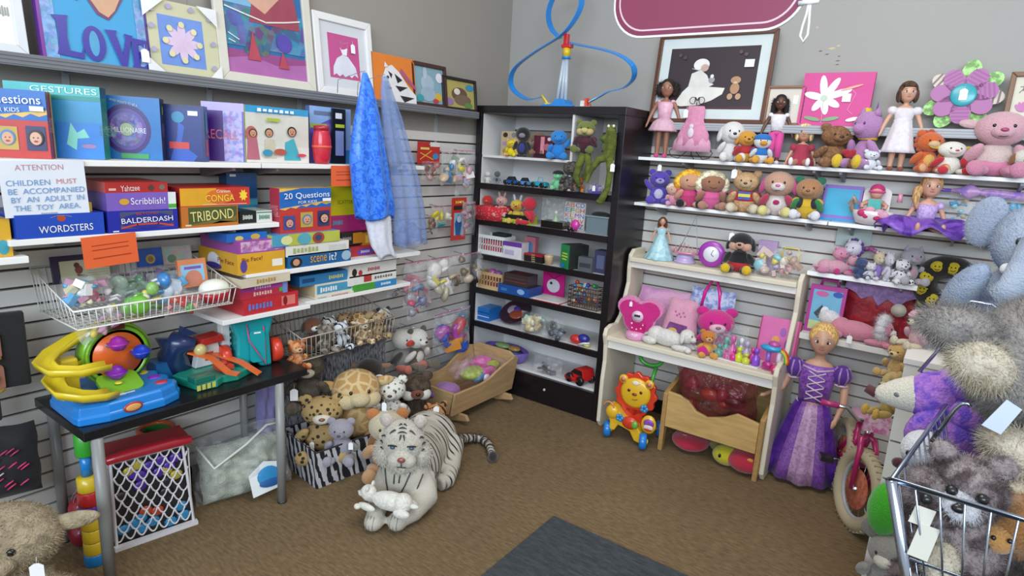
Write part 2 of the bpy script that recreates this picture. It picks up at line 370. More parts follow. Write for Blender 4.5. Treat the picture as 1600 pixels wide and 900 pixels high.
# ---- wooden bin on legs under the desk
WD = m('c9a468', 'wood', sc=1); WDS = m('b28c55', 'wood')
t = thing('wooden_bin', 'pale wooden toy bin on panel legs standing under the cream stand', 'toy bin', (-.875, 3.135, 0))
w = .27
f = MB().prism([(-w+.026, .15), (w-.026, .15), (w-.026, .315), (w-.14, .335), (w-.2, .30), (-.02, .27), (-.08, .285), (-.13, .335), (-w+.09, .35), (-w+.026, .355)], 0, .02, WD); f.build('front_panel', t, bev=.003)
f = MB().prism([(-w+.026, .15), (w-.026, .15), (w-.026, .40), (-w+.026, .40)], .36, .378, WD); f.build('back_panel', t, bev=.003)
for s_ in (-1, 1):
    f = MB().prism([(0, 0), (.03, .0), (.05, .14), (.32, .14), (.35, 0), (.38, 0), (.38, .42), (.3, .42), (.04, .355), (0, .34)], -.0125, .0125, WDS)
    f.build('end_panel', t, loc=(s_*(w-.0125), 0, 0), rz=PI/2, bev=.004)
MB().box(-w+.026, w-.026, .021, .359, .152, .165, WDS).build('bottom_panel', t)
# ---- black table with toys
t = thing('play_table', 'black-topped table on round grey legs holding plastic playsets', 'table', (-2.465, 1.185, 0))
MB().box(-.44, .44, -.235, .205, .565, .60, m('1b1a1c', 'darkwood')).build('table_top', t, rz=PI/2, bev=.003)
LEGM = m('8a8a88', 'plain', rough=.35)
for lx, ly in ((.228, .30), (.228, -.40), (-.12, .34), (-.16, -.40)):
    f = MB().tube([(lx, ly, .0), (lx, ly, .565)], .019 if lx > 0 else .018, LEGM, n=16).tube([(lx, ly, .0), (lx, ly, .008)], .021, m('2b2b2b', 'plastic'), n=16); f.build('leg', t)
# ---- cradle
t = thing('doll_cradle', 'light wooden doll cradle on rockers holding bagged pink bedding', 'cradle', (-2.33, 2.86, 0), PI/2)
CW = m('bd9c70', 'wood'); L = .30
for s_ in (-1, 1):   # long side panels
    f = MB().prism([(-L, .07), (L, .07), (L, .30), (L-.05, .31), (.12, .27), (.02, .225), (-.06, .21), (-L, .215)], -.008, .008, CW)
    f.build('side_panel', t, loc=(0, s_*.135, 0), rz=(s_*-.16, 0, 0), bev=.003)
MB().prism([(-.125, .07), (.125, .07), (.155, .21), (-.155, .21)], -.008, .008, CW).build('foot_board', t, loc=(-L+.012, 0, 0), rz=PI/2, bev=.003)
MB().prism([(-.125, .07), (.125, .07), (.17, .30), (.13, .325), (-.13, .325), (-.17, .30)], -.008, .008, CW).build('head_board', t, loc=(L-.012, 0, 0), rz=PI/2, bev=.003)
MB().box(-L+.021, L-.021, -.12, .12, .072, .084, CW).build('bottom_board', t)
for x in (-.22, .22):
    P = [(-.22, .035), (-.2, .065), (.2, .065), (.22, .035), (.1, .006), (0, .001), (-.1, .006)]
    MB().prism(P, -.011, .011, CW).build('rocker', t, loc=(x, 0, .0), rz=PI/2, bev=.003)
# ---- grey woven hamper behind the plush pile
t = thing('felt_hamper', 'tall grey woven fabric hamper against the left wall behind the plush animals', 'hamper', (-2.59, 2.06, 0))
f = MB()
def hp(u, v, side):
    pass
YN = m('3f4046', 'yarn', '8c8b8d')
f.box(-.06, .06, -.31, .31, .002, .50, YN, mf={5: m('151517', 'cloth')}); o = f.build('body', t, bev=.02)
f = MB(); f.tube([(-.06, -.31, .50), (.06, -.31, .50), (.06, .31, .50), (-.06, .31, .50)], .009, m('5c5b60', 'cloth'), True); f.build('rim', t)
# ---- white end panel of the island display on the right
GY = 2.42
t = thing('display_island', 'white slatted island display on the right with plush toys hung on it', 'display stand', (.44, GY, 0), s=(1, 1, .965))
f = MB(); z = .12
while z < 1.0: f.box(-.50, .52, 0, .018, z, min(z+.14, 1.0), m('d6d4cc', 'paint')); z += .1485
f.box(-.495, .515, .018, .024, .10, .99, m('5c4a3c')); f.build('slat_panel', t)
f = MB(); z = .12
while z < 1.0: f.box(-.50, -.482, .026, .62, z, min(z+.14, 1.0), m('d6d4cc', 'paint')); z += .1485
f.box(-.482, -.478, .026, .62, .10, .99, m('5c4a3c')); f.build('slat_panel', t)
MB().box(-.505, .525, -.004, .66, 1.001, 1.025, m('dcdad4', 'paint')).build('top_board', t, bev=.003)
MB().box(-.48, .50, .03, .61, .0, .115, m('2a2622')).build('base', t)
# ================= KIT: boxes, prints, plush toys, dolls, bags =================
def onR(xl, xr, yt, z, y, yb=None):   # something on the right-hand wall side: pixel extent + shelf height + depth
    xm = (xl+xr)/2; zt = PY(xm, yt, y).z; ym = yt+30
    for _ in range(3):
        # pixel row of the middle height
        lo, hi = yt, yt+400
        for _ in range(20):
            mid = (lo+hi)/2
            if PY(xm, mid, y).z > (z+zt)/2: lo = mid
            else: hi = mid
        ym = lo
    a, b = PY(xl, ym, y).x, PY(xr, ym, y).x
    return Vector(((a+b)/2, y, z)), b-a, zt-z
def onL(xl, xr, yt, z, x):
    xm = (xl+xr)/2; zt = PX(xm, yt, x).z; lo, hi = yt, yt+500
    for _ in range(22):
        mid = (lo+hi)/2
        if PX(xm, mid, x).z > (z+zt)/2: lo = mid
        else: hi = mid
    a, b = PX(xl, lo, x).y, PX(xr, lo, x).y
    return Vector((x, (a+b)/2, z)), b-a, zt-z
def art(f, ops, w, h, y=0.0, M=None, base=0.0):
    # flat printing on a face spanning x -w/2..w/2, z base..base+h, looking along -Y
    k = 1
    for q in ops:
        yy = y-.0005*k; k += 1; X = lambda u: (u-.5)*w; Z = lambda v: base+v*h
        c = q[6] if q[0] == 't' else q[-1]; c = m(c, 'card') if isinstance(c, str) else c
        if q[0] == 'r': f.add([(X(q[1]), yy, Z(q[2])), (X(q[3]), yy, Z(q[2])), (X(q[3]), yy, Z(q[4])), (X(q[1]), yy, Z(q[4]))], [(0, 1, 2, 3)], c, M)
        elif q[0] == 'e': f.add([(X(q[1])+q[3]*w*math.cos(a*PI/12), yy, Z(q[2])+q[4]*h*math.sin(a*PI/12)) for a in range(24)], [tuple(range(24))], c, M)
        elif q[0] == 'p': f.add([(X(u), yy, Z(v)) for u, v in q[1]], [tuple(range(len(q[1])))], c, M)
        elif q[0] == 't' and q[1] == '~':   # lettering too blurred to read: a row of uneven strokes
            n_ = 7; x0, x1 = X(q[2]-q[4]/2), X(q[2]+q[4]/2); zc = Z(q[3]); hh = q[5]*h
            for i in range(n_): u = x0+(x1-x0)*i/n_; hk = hh*(.5, .36, .44, .34, .48, .38, .42)[i]; f.add([(u, yy, zc-hk), (u+(x1-x0)/n_*.74, yy, zc-hk), (u+(x1-x0)/n_*.7, yy, zc+hk), (u+(x1-x0)*.01, yy, zc+hk)], [(0, 1, 2, 3)], c, M)
        elif q[0] == 't': f.text(q[1], X(q[2]), Z(q[3]), q[4]*w, q[5]*h, c, yy, M, q[7] if len(q) > 7 else 0)
        elif q[0] == 'l': # polyline with width
            P = q[1]; wd = q[2]
            for (u0, v0), (u1, v1) in zip(P[:-1], P[1:]):
                a = Vector((X(u0), Z(v0))); b = Vector((X(u1), Z(v1))); d = (b-a); 
                if d.length < 1e-6: continue
                n = Vector((-d.y, d.x)).normalized()*wd/2; d = d.normalized()*wd*.3
                f.add([(a.x-d.x+n.x, yy, a.y-d.y+n.y), (a.x-d.x-n.x, yy, a.y-d.y-n.y), (b.x+d.x-n.x, yy, b.y+d.y-n.y), (b.x+d.x+n.x, yy, b.y+d.y+n.y)], [(0, 1, 2, 3)], c, M)
    return f
def face(u, v, s, skin, hair='5a3a22', top='c33', ar=1.0):   # little printed portrait
    return [('e', u, v, .5*s, .62*s*ar, hair), ('e', u, v-.06*s*ar, .38*s, .5*s*ar, skin), ('e', u-.14*s, v, .05*s, .05*s*ar, '222222'), ('e', u+.14*s, v, .05*s, .05*s*ar, '222222'), ('e', u, v-.28*s*ar, .14*s, .07*s*ar, 'a33a3a')]
def gbox(name, label, loc, w, h, d, col, ops=(), rz=0.0, side=None, top=None, sops=None, cat='game box', group=None, tilt=0.0, lid=0.0, spine='R', txt='lettering'):
    # board-game style box: front face toward local -Y at y=0, body goes back to +d
    t = thing(name, label, cat, loc, (tilt, 0, rz) if tilt else rz, group)
    c = m(col, 'card'); sc_ = m(side or col, 'card'); tc = m(top or side or col, 'card'); f = MB()
    e = .0012
    f.box(-w/2+e, w/2-e, e, d-e, 0, h-e if not lid else h*.5, c, mf={0: sc_, 1: sc_, 4: tc, 5: tc})
    if lid: f.box(-w/2, w/2, 0, d, h*.08, h, c, mf={0: sc_, 1: sc_, 4: tc, 5: tc})
    else: f.box(-w/2, w/2, 0, d, h*.0, h, c, mf={0: sc_, 1: sc_, 4: tc, 5: tc})
    im = [q for q in ops if q[0] != 't']; tx = [q for q in ops if q[0] == 't']
    art(f, im, w, h)
    if sops:
        sg = 1 if spine == 'R' else -1
        M = Matrix.Translation((sg*w/2, d/2, 0)) @ Matrix.Rotation(sg*PI/2, 4, 'Z')
        art(f, [q for q in sops if q[0] != 't'], d, h, 0, M)
    ct = f.build('carton', t, bev=.0015 if min(w, h, d) > .02 else 0)
    if tx: art_build(tx, w, h, -.0005*len(im)-.0003, ct, txt)
    if sops and [q for q in sops if q[0] == 't']: g = MB(); art(g, [q for q in sops if q[0] == 't'], d, h, -.002, M); g.build('spine_lettering', ct)
    return t
def price_tag(t, x, y, z, s=.02, rot=(0, 0, 0)):
    f = MB().prism([(-s*.6, -s), (s*.6, -s), (s*.6, s*.7), (s*.2, s), (-s*.2, s), (-s*.6, s*.7)], -.0007, .0007, m('f4f4f2')); f.tube([(0, 0, s*.8), (.002, .002, s*1.7)], .0006, m('f4f4f2'), n=4)
    o = f.build('price_tag', t, loc=(x, y, z), rz=rot); return o
def hexm(c, k='plush', **kw): return c if not isinstance(c, str) else m(c, k, **kw)
def plush(name, label, cat, loc, h, rz=0, col='b98', body=None, belly=None, muzzle=None, nose='2a1c18', ear='round', earc=None, earin=None, arm=None, leg=None, foot=None, sole=None, eyes='16110f', shirt=None, pants=None, hat=None, wide=1.0, head=1.0, fur=None, tagp=None, group=None, headrot=0, pose='sit', smile=False, mane=None, collar=None, armup=0, cheeks=None, seed=1, extra=None):
    t = thing(name, label, cat, loc, rz, group); H = h*.98
    B = hexm(body or col); C = hexm(col); fu = fur
    if pose == 'sit': wide *= 1.24; head *= 1.07
    S = Matrix.Diagonal((H*wide, H*(1.08 if pose == 'sit' else 1), H, 1))
    f = MB(); f.M = S
    hd = .215*head; hz = .70
    def F(n): return None if not fu else (int(n*fu[0]), fu[1]*h, fu[2]*h)
    f.ell((0, 0, .26), (.19, .165, .26), B, fur=F(3), n=18)
    if belly: f.ell((0, -.035, .27), (.145, .145, .2), hexm(belly), n=16)
    HM = Matrix.Translation((0, -.03, hz)) @ Matrix.Rotation(headrot, 4, 'Z') @ Matrix.Diagonal((.9 if pose == 'sit' else 1, 1, 1, 1))
    f.ell((0, 0, 0), (hd*1.08, hd*.95, hd), C, fur=F(4), n=20, M=HM)
    if cheeks: 
        for s_ in (-1, 1): f.ell((s_*hd*.5, -hd*.55, -hd*.35), (hd*.5, hd*.45, hd*.45), hexm(cheeks), M=HM)
    mz = hexm(col if muzzle in (None, 'none') else muzzle)
    if muzzle != 'none': f.ell((0, -hd*.82, -hd*.22), (hd*.48, hd*.42, hd*.36), mz, M=HM, n=14)
    A = hexm(arm or body or col); Lg = hexm(leg or body or col); Ft = hexm(foot or leg or body or col)
    for s_ in (-1, 1):
        if armup and s_ == armup: f.ell((s_*.235, -.05, .52), (.065, .065, .17), A, rot=(0, s_*.5, 0), fur=F(1))
        else: f.ell((s_*.215, -.09, .33), (.068, .072, .18), A, rot=(.55, s_*-.38, 0), fur=F(1))
        if pose == 'sit':
            f.ell((s_*.15, -.22, .085), (.085, .2, .083), Lg, rot=(0, 0, s_*-.18), fur=F(1))
            f.ell((s_*.19, -.40, .115), (.09, .062, .115), Ft, rot=(-.12, 0, s_*-.2))
            if sole: f.ell((s_*.197, -.437, .115), (.066, .035, .088), hexm(sole), rot=(-.12, 0, s_*-.2))
        else:
            f.ell((s_*.09, 0, .1), (.075, .08, .15), Lg); f.ell((s_*.1, -.05, .04), (.075, .11, .045), Ft)
    f.build('body', t)
    E = hexm(earc or col)
    for s_ in (-1, 1):
        g = MB(); g.M = S @ HM
        if ear == 'round':
            g.ell((s_*hd*.82, .01, hd*.82), (hd*.38, hd*.2, hd*.38), E, fur=F(.5)); 
            if earin: g.ell((s_*hd*.83, -.02, hd*.82), (hd*.25, hd*.14, hd*.25), hexm(earin))
        elif ear == 'big': g.ell((s_*hd*1.05, .01, hd*.95), (hd*.62, hd*.16, hd*.62), E)
        elif ear == 'long': g.ell((s_*hd*1.02, .01, -hd*.15), (hd*.26, hd*.4, hd*.72), E, rot=(0, s_*-.25, 0)); 
        elif ear == 'up': g.ell((s_*hd*.5, .02, hd*1.3), (hd*.2, hd*.13, hd*.6), E, rot=(0, s_*.2, 0))
        elif ear == 'side': g.ell((s_*hd*1.25, .02, hd*.25), (hd*.5, hd*.14, hd*.26), E, rot=(0, s_*-.15, 0))
        elif ear == 'point': g.lathe([(hd*.32, 0), (hd*.2, hd*.3), (0, hd*.62)], E, (s_*hd*.62, 0, hd*.68), n=10)
        if g.v: g.build('ear', t)
    for s_ in (-1, 1):
        g = MB(); g.M = S @ HM; g.ell((s_*hd*.38, -hd*.84, hd*.14), (hd*.09, hd*.08, hd*.11), m(eyes, 'plastic'), n=10); g.build('eye', t)
    if nose: g = MB(); g.M = S @ HM; g.ell((0, -hd*1.22, -hd*.1), (hd*.17, hd*.1, hd*.12), m(nose, 'plastic'), n=10); g.build('nose', t)
    if smile: g = MB(); g.M = S @ HM; g.tube([(hd*.32*math.sin(a), -hd*1.18+hd*.2*abs(math.sin(a)), -hd*.32-hd*.16*math.cos(a)) for a in np.linspace(-1.2, 1.2, 9)], hd*.022, m('2a1c18')); g.build('mouth', t)
    if shirt: 
        g = MB(); g.M = S; sm_ = hexm(shirt, 'cloth'); g.ell((0, -.004, .34), (.205, .18, .18), sm_, n=18)
        for s_ in (-1, 1): g.ell((s_*.2, -.05, .4), (.082, .082, .10), sm_, rot=(.5, s_*-.38, 0))
        g.build('shirt', t)
    if pants:
        g = MB(); g.M = S; pm = hexm(pants, 'cloth'); g.ell((0, -.004, .16), (.205, .18, .155), pm, n=18)
        for s_ in (-1, 1): g.ell((s_*.145, -.17, .09), (.095, .15, .092), pm, rot=(0, 0, s_*-.18))
        g.build('trousers', t)
    if collar: g = MB(); g.M = S; g.tube([(.115*math.cos(a), -.02+.11*math.sin(a), .50) for a in np.linspace(0, 2*PI, 17)[:-1]], .018, m(collar, 'cloth'), True); g.build('collar', t)
    if hat: g = MB(); g.M = S @ HM; g.ell((0, .0, hd*.52), (hd*1.1, hd*.98, hd*.62), hexm(hat, 'cloth')); g.tube([(hd*1.08*math.cos(a), hd*.97*math.sin(a), hd*.42) for a in np.linspace(0, 2*PI, 17)[:-1]], hd*.1, hexm(hat, 'cloth'), True); g.build('hat', t)
    if mane:
        g = MB(); g.M = S @ HM
        for i in range(11):
            a = PI*(-.25+1.5*i/10); g.ell((hd*1.0*math.cos(a), hd*.15, hd*1.0*math.sin(a)), (hd*.32, hd*.3, hd*.32), hexm(mane), n=8, fur=F(.5))
        g.build('mane', t)
    if extra: extra(t, S, HM, hd)
    if tagp: price_tag(t, tagp[0]*h, tagp[1]*h, tagp[2]*h, tagp[3] if len(tagp) > 3 else .018)
    return t
def lyer(name, label, cat, loc, L, rz=0, col='eee', col2=None, ear='long', muzzle=None, fur=None, nose='2a1c18', earc=None, tail=True, headz=1.0, extra=None, legc=None, eyes='16110f'):
    # four-legged toy lying on its belly, head toward local -X, length L
    t = thing(name, label, cat, loc, rz); C = hexm(col); f = MB(); S = Matrix.Diagonal((L, L, L, 1)); f.M = S
    F = lambda n: None if not fur else (int(n*fur[0]), fur[1]*L, fur[2]*L)
    f.ell((.08, 0, .15), (.32, .15, .145), C, fur=F(3), n=18); f.ell((.28, 0, .16), (.16, .16, .15), C, fur=F(1))
    for s_ in (-1, 1):
        f.ell((-.26, s_*.12-.02, .055), (.17, .055, .055), hexm(legc or col), rot=(0, 0, s_*.25), fur=F(1)); f.ell((.33, s_*.15, .07), (.14, .07, .068), hexm(legc or col), fur=F(1))
        f.ell((-.40, s_*.15-.02, .05), (.055, .05, .045), hexm(legc or col))
    hz = .26*headz
    f.ell((-.3, 0, hz), (.125, .12, .12), C, fur=F(2), n=18); f.ell((-.41, 0, hz-.035), (.065, .06, .05), hexm(muzzle or col))
    if tail: f.ell((.46, 0, .14), (.09, .04, .04), C, fur=F(.7))
    f.build('body', t)
    for s_ in (-1, 1):
        g = MB(); g.M = S
        if ear == 'long': g.ell((-.27, s_*.12, hz-.01), (.045, .03, .1), hexm(earc or col), rot=(s_*.25, 0, 0))
        elif ear == 'round': g.ell((-.27, s_*.09, hz+.11), (.025, .045, .045), hexm(earc or col))
        elif ear == 'point': g.lathe([(.035, 0), (0, .08)], hexm(earc or col), (-.28, s_*.06, hz+.1), n=8)
        g.build('ear', t); g = MB(); g.M = S; g.ell((-.405, s_*.05, hz+.03), (.012, .014, .016), m(eyes, 'plastic'), n=8); g.build('eye', t)
    if nose: g = MB(); g.M = S; g.ell((-.472, 0, hz-.02), (.014, .022, .016), m(nose, 'plastic'), n=8); g.build('nose', t)
    if extra: extra(t, S, hz)
    return t
def tubes_body(f, H, skin, arms, legs, sit=False, slim=1.0):
    B = skin; w = slim
    f.ell((0, 0, .60*H), (.085*w*H, .055*H, .11*H), B); f.ell((0, 0, .70*H), (.095*w*H, .05*H, .06*H), B); f.ell((0, 0, .48*H), (.085*w*H, .06*H, .08*H), B)
    f.tube([(0, 0, .72*H), (0, -.004*H, .80*H)], .028*H, B, n=12)
    for A in arms: f.tube([Vector(p)*H for p in A[0]], [r*H for r in A[1]], B, n=10)
    for A in legs: f.tube([Vector(p)*H for p in A[0]], [r*H for r in A[1]], B, n=10)
def hand(f, H, p, d, B, s=1.0):
    # small palm with five fingers, d = pointing direction
    d = Vector(d).normalized(); p = Vector(p)*H; u = d.orthogonal().normalized(); s = s*H
    f.tube([p, p+d*.03*s], [.013*s, .017*s], B, n=8)
    for i, (o, l) in enumerate(((-.012, .024), (-.004, .03), (.004, .028), (.012, .022))): f.tube([p+d*.028*s+u*o*s, p+d*(.028+l)*s+u*o*1.2*s], [.0048*s, .0035*s], B, n=6)
    f.tube([p+d*.008*s+u*.012*s, p+d*.022*s+u*.03*s], [.0055*s, .004*s], B, n=6)
STAND_ARMS = [([(s*.10, 0, .715), (s*.15, .005, .62), (s*.19, -.01, .52), (s*.215, -.03, .43)], (.032, .028, .024, .017)) for s in (-1, 1)]
STAND_LEGS = [([(s*.05, 0, .46), (s*.052, -.005, .26), (s*.054, .0, .05)], (.055, .042, .03)) for s in (-1, 1)]
SIT_LEGS = [([(s*.05, 0, .46), (s*.08, -.2, .45), (s*.12, -.36, .43)], (.058, .045, .032)) for s in (-1, 1)]
def doll(name, label, loc, H, rz=0, skin='c89878', hair='2a1a14', eye='3a2418', hairdo='short', headk=1.0, arms=None, legs=None, pose='stand', build_clothes=None, cat='doll', group=None, tilt=0, shoes=None, slim=1.0, vox=None, lips='b0585a', pat=False):
    t = thing(name, label, cat, loc, (tilt, 0, rz) if tilt else rz, group); f = MB(); B = m(skin, 'plain', rough=.38)
    z0 = 0 if pose == 'stand' else -.40
    f.M = Matrix.Translation((0, 0, z0*H))
    A = arms or STAND_ARMS; Lg = legs or (STAND_LEGS if pose == 'stand' else SIT_LEGS)
    tubes_body(f, H, B, A, Lg, slim=slim)
    for a in A: hand(f, H, a[0][-1], Vector(a[0][-1])-Vector(a[0][-2]), B)
    for l in Lg:
        e = Vector(l[0][-1])*H
        if pose == 'stand': f.ell((e.x, -.028*H, .022*H), (.03*H, .058*H, .022*H), B)
        else: f.ell((e.x, e.y-.02*H, e.z+.03*H), (.028*H, .024*H, .055*H), B)
    hr = .085*headk*H; hz = .80*H+hr*.95
    f.ell((0, -.006*H, hz), (hr*.86, hr*.92, hr*1.12), B, n=24); f.ell((0, -hr*.25, hz-hr*.55), (hr*.6, hr*.62, hr*.55), B, n=16)
    f.ell((0, -hr*1.0, hz-hr*.18), (hr*.11, hr*.14, hr*.16), B, n=10)
    for s in (-1, 1): f.ell((s*hr*.88, 0, hz-hr*.1), (hr*.1, hr*.16, hr*.24), B, n=10)
    f.build('body', t, remesh=vox or H/105)
    HM = Matrix.Translation((0, 0, z0*H))
    for s in (-1, 1):
        g = MB(); g.M = HM; g.ell((s*hr*.34, -hr*.86, hz+hr*.02), (hr*.19, hr*.07, hr*.13), m('f4f0ec', 'plastic'), n=12); g.ell((s*hr*.34, -hr*.91, hz+hr*.02), (hr*.1, hr*.05, hr*.11), m(eye, 'plastic'), n=10)
        g.tube([(s*hr*(.34+.2*k), -hr*(.93-.08*abs(k)), hz+hr*(.15-.05*abs(k))) for k in (-1, -.5, 0, .5, 1)], hr*.018, m('1c120e')); 
        g.tube([(s*hr*(.34+.22*k), -hr*(.9-.06*abs(k)), hz+hr*(.34-.06*abs(k))) for k in (-1, 0, 1)], hr*.02, m(hair)); g.build('eye', t)
    g = MB(); g.M = HM; g.ell((0, -hr*.88, hz-hr*.52), (hr*.2, hr*.07, hr*.055), m(lips, 'plastic'), n=10); g.build('mouth', t)
    Hm = m(hair, 'yarn', h2=hair_light(hair)); g = MB(); g.M = HM
    g.ell((0, hr*.16, hz+hr*.22), (hr*1.0, hr*1.02, hr*1.08), Hm, n=22)
    if hairdo == 'bob':
        for s in (-1, 1): g.ell((s*hr*.82, hr*.05, hz-hr*.35), (hr*.32, hr*.6, hr*.8), Hm)
        g.ell((0, hr*.55, hz-hr*.4), (hr*.8, hr*.5, hr*.85), Hm); g.ell((0, -hr*.55, hz+hr*.72), (hr*.72, hr*.42, hr*.34), Hm)
    elif hairdo == 'long':
        for s in (-1, 1): g.ell((s*hr*.95, hr*.25, hz-hr*.9), (hr*.38, hr*.42, hr*1.5), Hm, fur=(240, hr*.35, hr*.03))
        g.ell((0, hr*.75, hz-hr*1.0), (hr*.95, hr*.42, hr*1.6), Hm)
    elif hairdo == 'wild':
        for s in (-1, 1): g.ell((s*hr*1.0, hr*.3, hz-hr*.1), (hr*.5, hr*.55, hr*.95), Hm, fur=(160, hr*.5, hr*.04))
        g.ell((0, hr*.6, hz-hr*.3), (hr*.9, hr*.5, hr*1.0), Hm)
    elif hairdo == 'up': g.ell((0, hr*.5, hz+hr*.5), (hr*.8, hr*.75, hr*.75), Hm)
    elif hairdo == 'pony': g.ell((hr*.8, hr*.6, hz-hr*.8), (hr*.28, hr*.3, hr*1.2), Hm)
    elif hairdo == 'sideL':
        g.tube([(-hr*.5, hr*.3, hz), (-hr*1.05, 0, hz-hr*.4), (-hr*1.2, -hr*.3, hz-hr*1.3), (-hr*1.0, -hr*.5, hz-hr*2.3)], [hr*.4, hr*.45, hr*.38, hr*.12], Hm)
        g.ell((0, hr*.6, hz-hr*.4), (hr*.85, hr*.45, hr*.9), Hm)
    g.build('hair', t)
    if build_clothes: build_clothes(t, H, HM, hz, hr)
    if shoes:
        for l in Lg:
            e = Vector(l[0][-1])*H; g = MB(); g.M = HM; g.ell((e.x, -.03*H, .026*H) if pose == 'stand' else (e.x, e.y-.022*H, e.z+.03*H), (.036*H, .066*H, .03*H) if pose == 'stand' else (.034*H, .032*H, .062*H), m(shoes, 'cloth')); g.build('shoe', t)
    return t
def hair_light(h):
    c = [int(h[i:i+2], 16) for i in (0, 2, 4)]; return ''.join('%02x' % min(255, int(v*1.35+12)) for v in c)
def pillow(f, w, h, d, mt, M=None, n=12, seed=1, crump=.35, taper=0):
    r = random.Random(seed); ph = [r.uniform(0, 6) for _ in range(6)]
    V = []; Fc = []
    for s in (-1, 1):
        for j in range(n+1):
            for i in range(n+1):
                u = 2*i/n-1; v = 2*j/n-1; k = max(0, (1-u**4)*(1-v**4))**.6
                k *= 1+crump*math.sin(u*5+ph[0]+v*3)*math.cos(v*6+ph[1]-u*2)
                ww = 1-taper*(v+1)/2
                V.append((u*w/2*ww+.01*w*math.sin(v*7+ph[2]), s*d/2*k, (v+1)/2*h+.012*h*math.sin(u*6+ph[3])*(v+1)/2))
        b = 0 if s == -1 else (n+1)**2
        for j in range(n):
            for i in range(n):
                q = [b+j*(n+1)+i, b+j*(n+1)+i+1, b+(j+1)*(n+1)+i+1, b+(j+1)*(n+1)+i]; Fc.append(q if s == -1 else q[::-1])
    f.add(V, Fc, mt, M, True); return f
BAG = m('e8ecee', 'bag'); BAGP = m('e3c4d8', 'bag')
def bag(name, label, loc, w, h, d, cols, rz=0, n=17, group=None, zipc='d46a9c', seed=1, kinds='mixed', mt=None, peg=None, tagc=True, fill=.8, cat='bag of toys'):
    t = thing(name, label, cat, loc, rz, group); r = random.Random(seed)
    f = MB(); g = MB()
    pillow(f, w, h, d, mt or BAG, seed=seed, taper=.05); o = f.build('plastic_bag', t)
    if zipc: MB().box(-w*.46, w*.46, -.002, .002, h*.955, h*.975, m(zipc, 'plastic')).build('zip_strip', o)
    for i in range(n):
        c = m(r.choice(cols), 'plastic'); x = r.uniform(-.34, .34)*w; z = r.uniform(.1, fill)*h; y = r.uniform(-.16, .16)*d; s = r.uniform(.5, 1.0)*min(w, h)*.27
        k = r.random(); rot = (r.uniform(-1, 1), r.uniform(-1.5, 1.5), r.uniform(-1, 1)); M = T(x, y, z, *rot)
        if k < .35: g.ell((x, y, z), (s, min(s*.7, d*.3), s*r.uniform(.6, 1)), c, rot, n=10)
        elif k < .6: g.box(-s*.8, s*.8, -d*.15, d*.15, -s*.5, s*.5, c, M)
        elif k < .8: g.tube([(x-s, y, z), (x, y-d*.1, z+s*.4), (x+s, y, z+s*r.uniform(-.8, .8))], s*.25, c)
        else: g.lathe([(s*.5, -s*.4), (s*.6, 0), (s*.3, s*.4), (s*.15, s*.6)], c, n=12, M=M)
    g.build('bagged_toys', t)
    if peg:
        MB().tube([(0, .0, h*.94), (0, peg, h*.94+.01)], .003, m('d8d8d6', 'metal')).tube([(0, 0, h*.94), (0, -.012, h*.96)], .003, m('d8d8d6', 'metal')).build('hook', t)
    return t
def wires(f, P, r, mt, closed=False): return f.tube(P, r, mt, closed, n=6)
def frame_pic(name, label, loc, w, h, fw, fcol, ops, rz=0, lean=.12, matw=0, matc='e8e8e6', cat='picture', depth=.02, glass=True, fk='plain', bgc='888888'):
    t = thing(name, label, cat, loc, (-lean, 0, rz))
    F = m(fcol, fk, rough=.35) if fk == 'plain' else m(fcol, fk)
    f = MB()
    for poly in ([(-w/2, 0), (w/2, 0), (w/2-fw, fw), (-w/2+fw, fw)], [(w/2, 0), (w/2, h), (w/2-fw, h-fw), (w/2-fw, fw)], [(w/2, h), (-w/2, h), (-w/2+fw, h-fw), (w/2-fw, h-fw)], [(-w/2, h), (-w/2, 0), (-w/2+fw, fw), (-w/2+fw, h-fw)]):
        f.prism(poly, 0, depth, F)
    f.build('frame', t, bev=.003)
    iw = w-2*fw; ih = h-2*fw
    g = MB().box(-iw/2, iw/2, depth*.6, depth*.8, fw, fw+ih, m(matc if matw else bgc, 'plain'))
    pw = iw-2*matw; ph = ih-2*matw
    if matw: g.box(-pw/2, pw/2, depth*.6-.001, depth*.6, fw+matw, fw+matw+ph, m(bgc))
    art(g, ops, pw, ph, depth*.6-.0012, base=fw+matw); g.build('print', t)
    return t
def canvas(name, label, loc, w, h, ops, rz=0, lean=.12, d=.03, side='777777', bgc='888888'):
    t = thing(name, label, 'picture', loc, (-lean, 0, rz))
    f = MB().box(-w/2, w/2, 0, d, 0, h, m(bgc, 'plain'), mf={0: m(side), 1: m(side), 4: m(side), 5: m(side)}); art(f, [q for q in ops if q[0] != 't'], w, h); cv = f.build('canvas', t)
    tx = [q for q in ops if q[0] == 't']
    if tx: art_build(tx, w, h, -.0005*len(ops), cv)
    return t
def art_build(ops, w, h, y, t, name='lettering'): g = MB(); art(g, ops, w, h, y); return g.build(name, t)
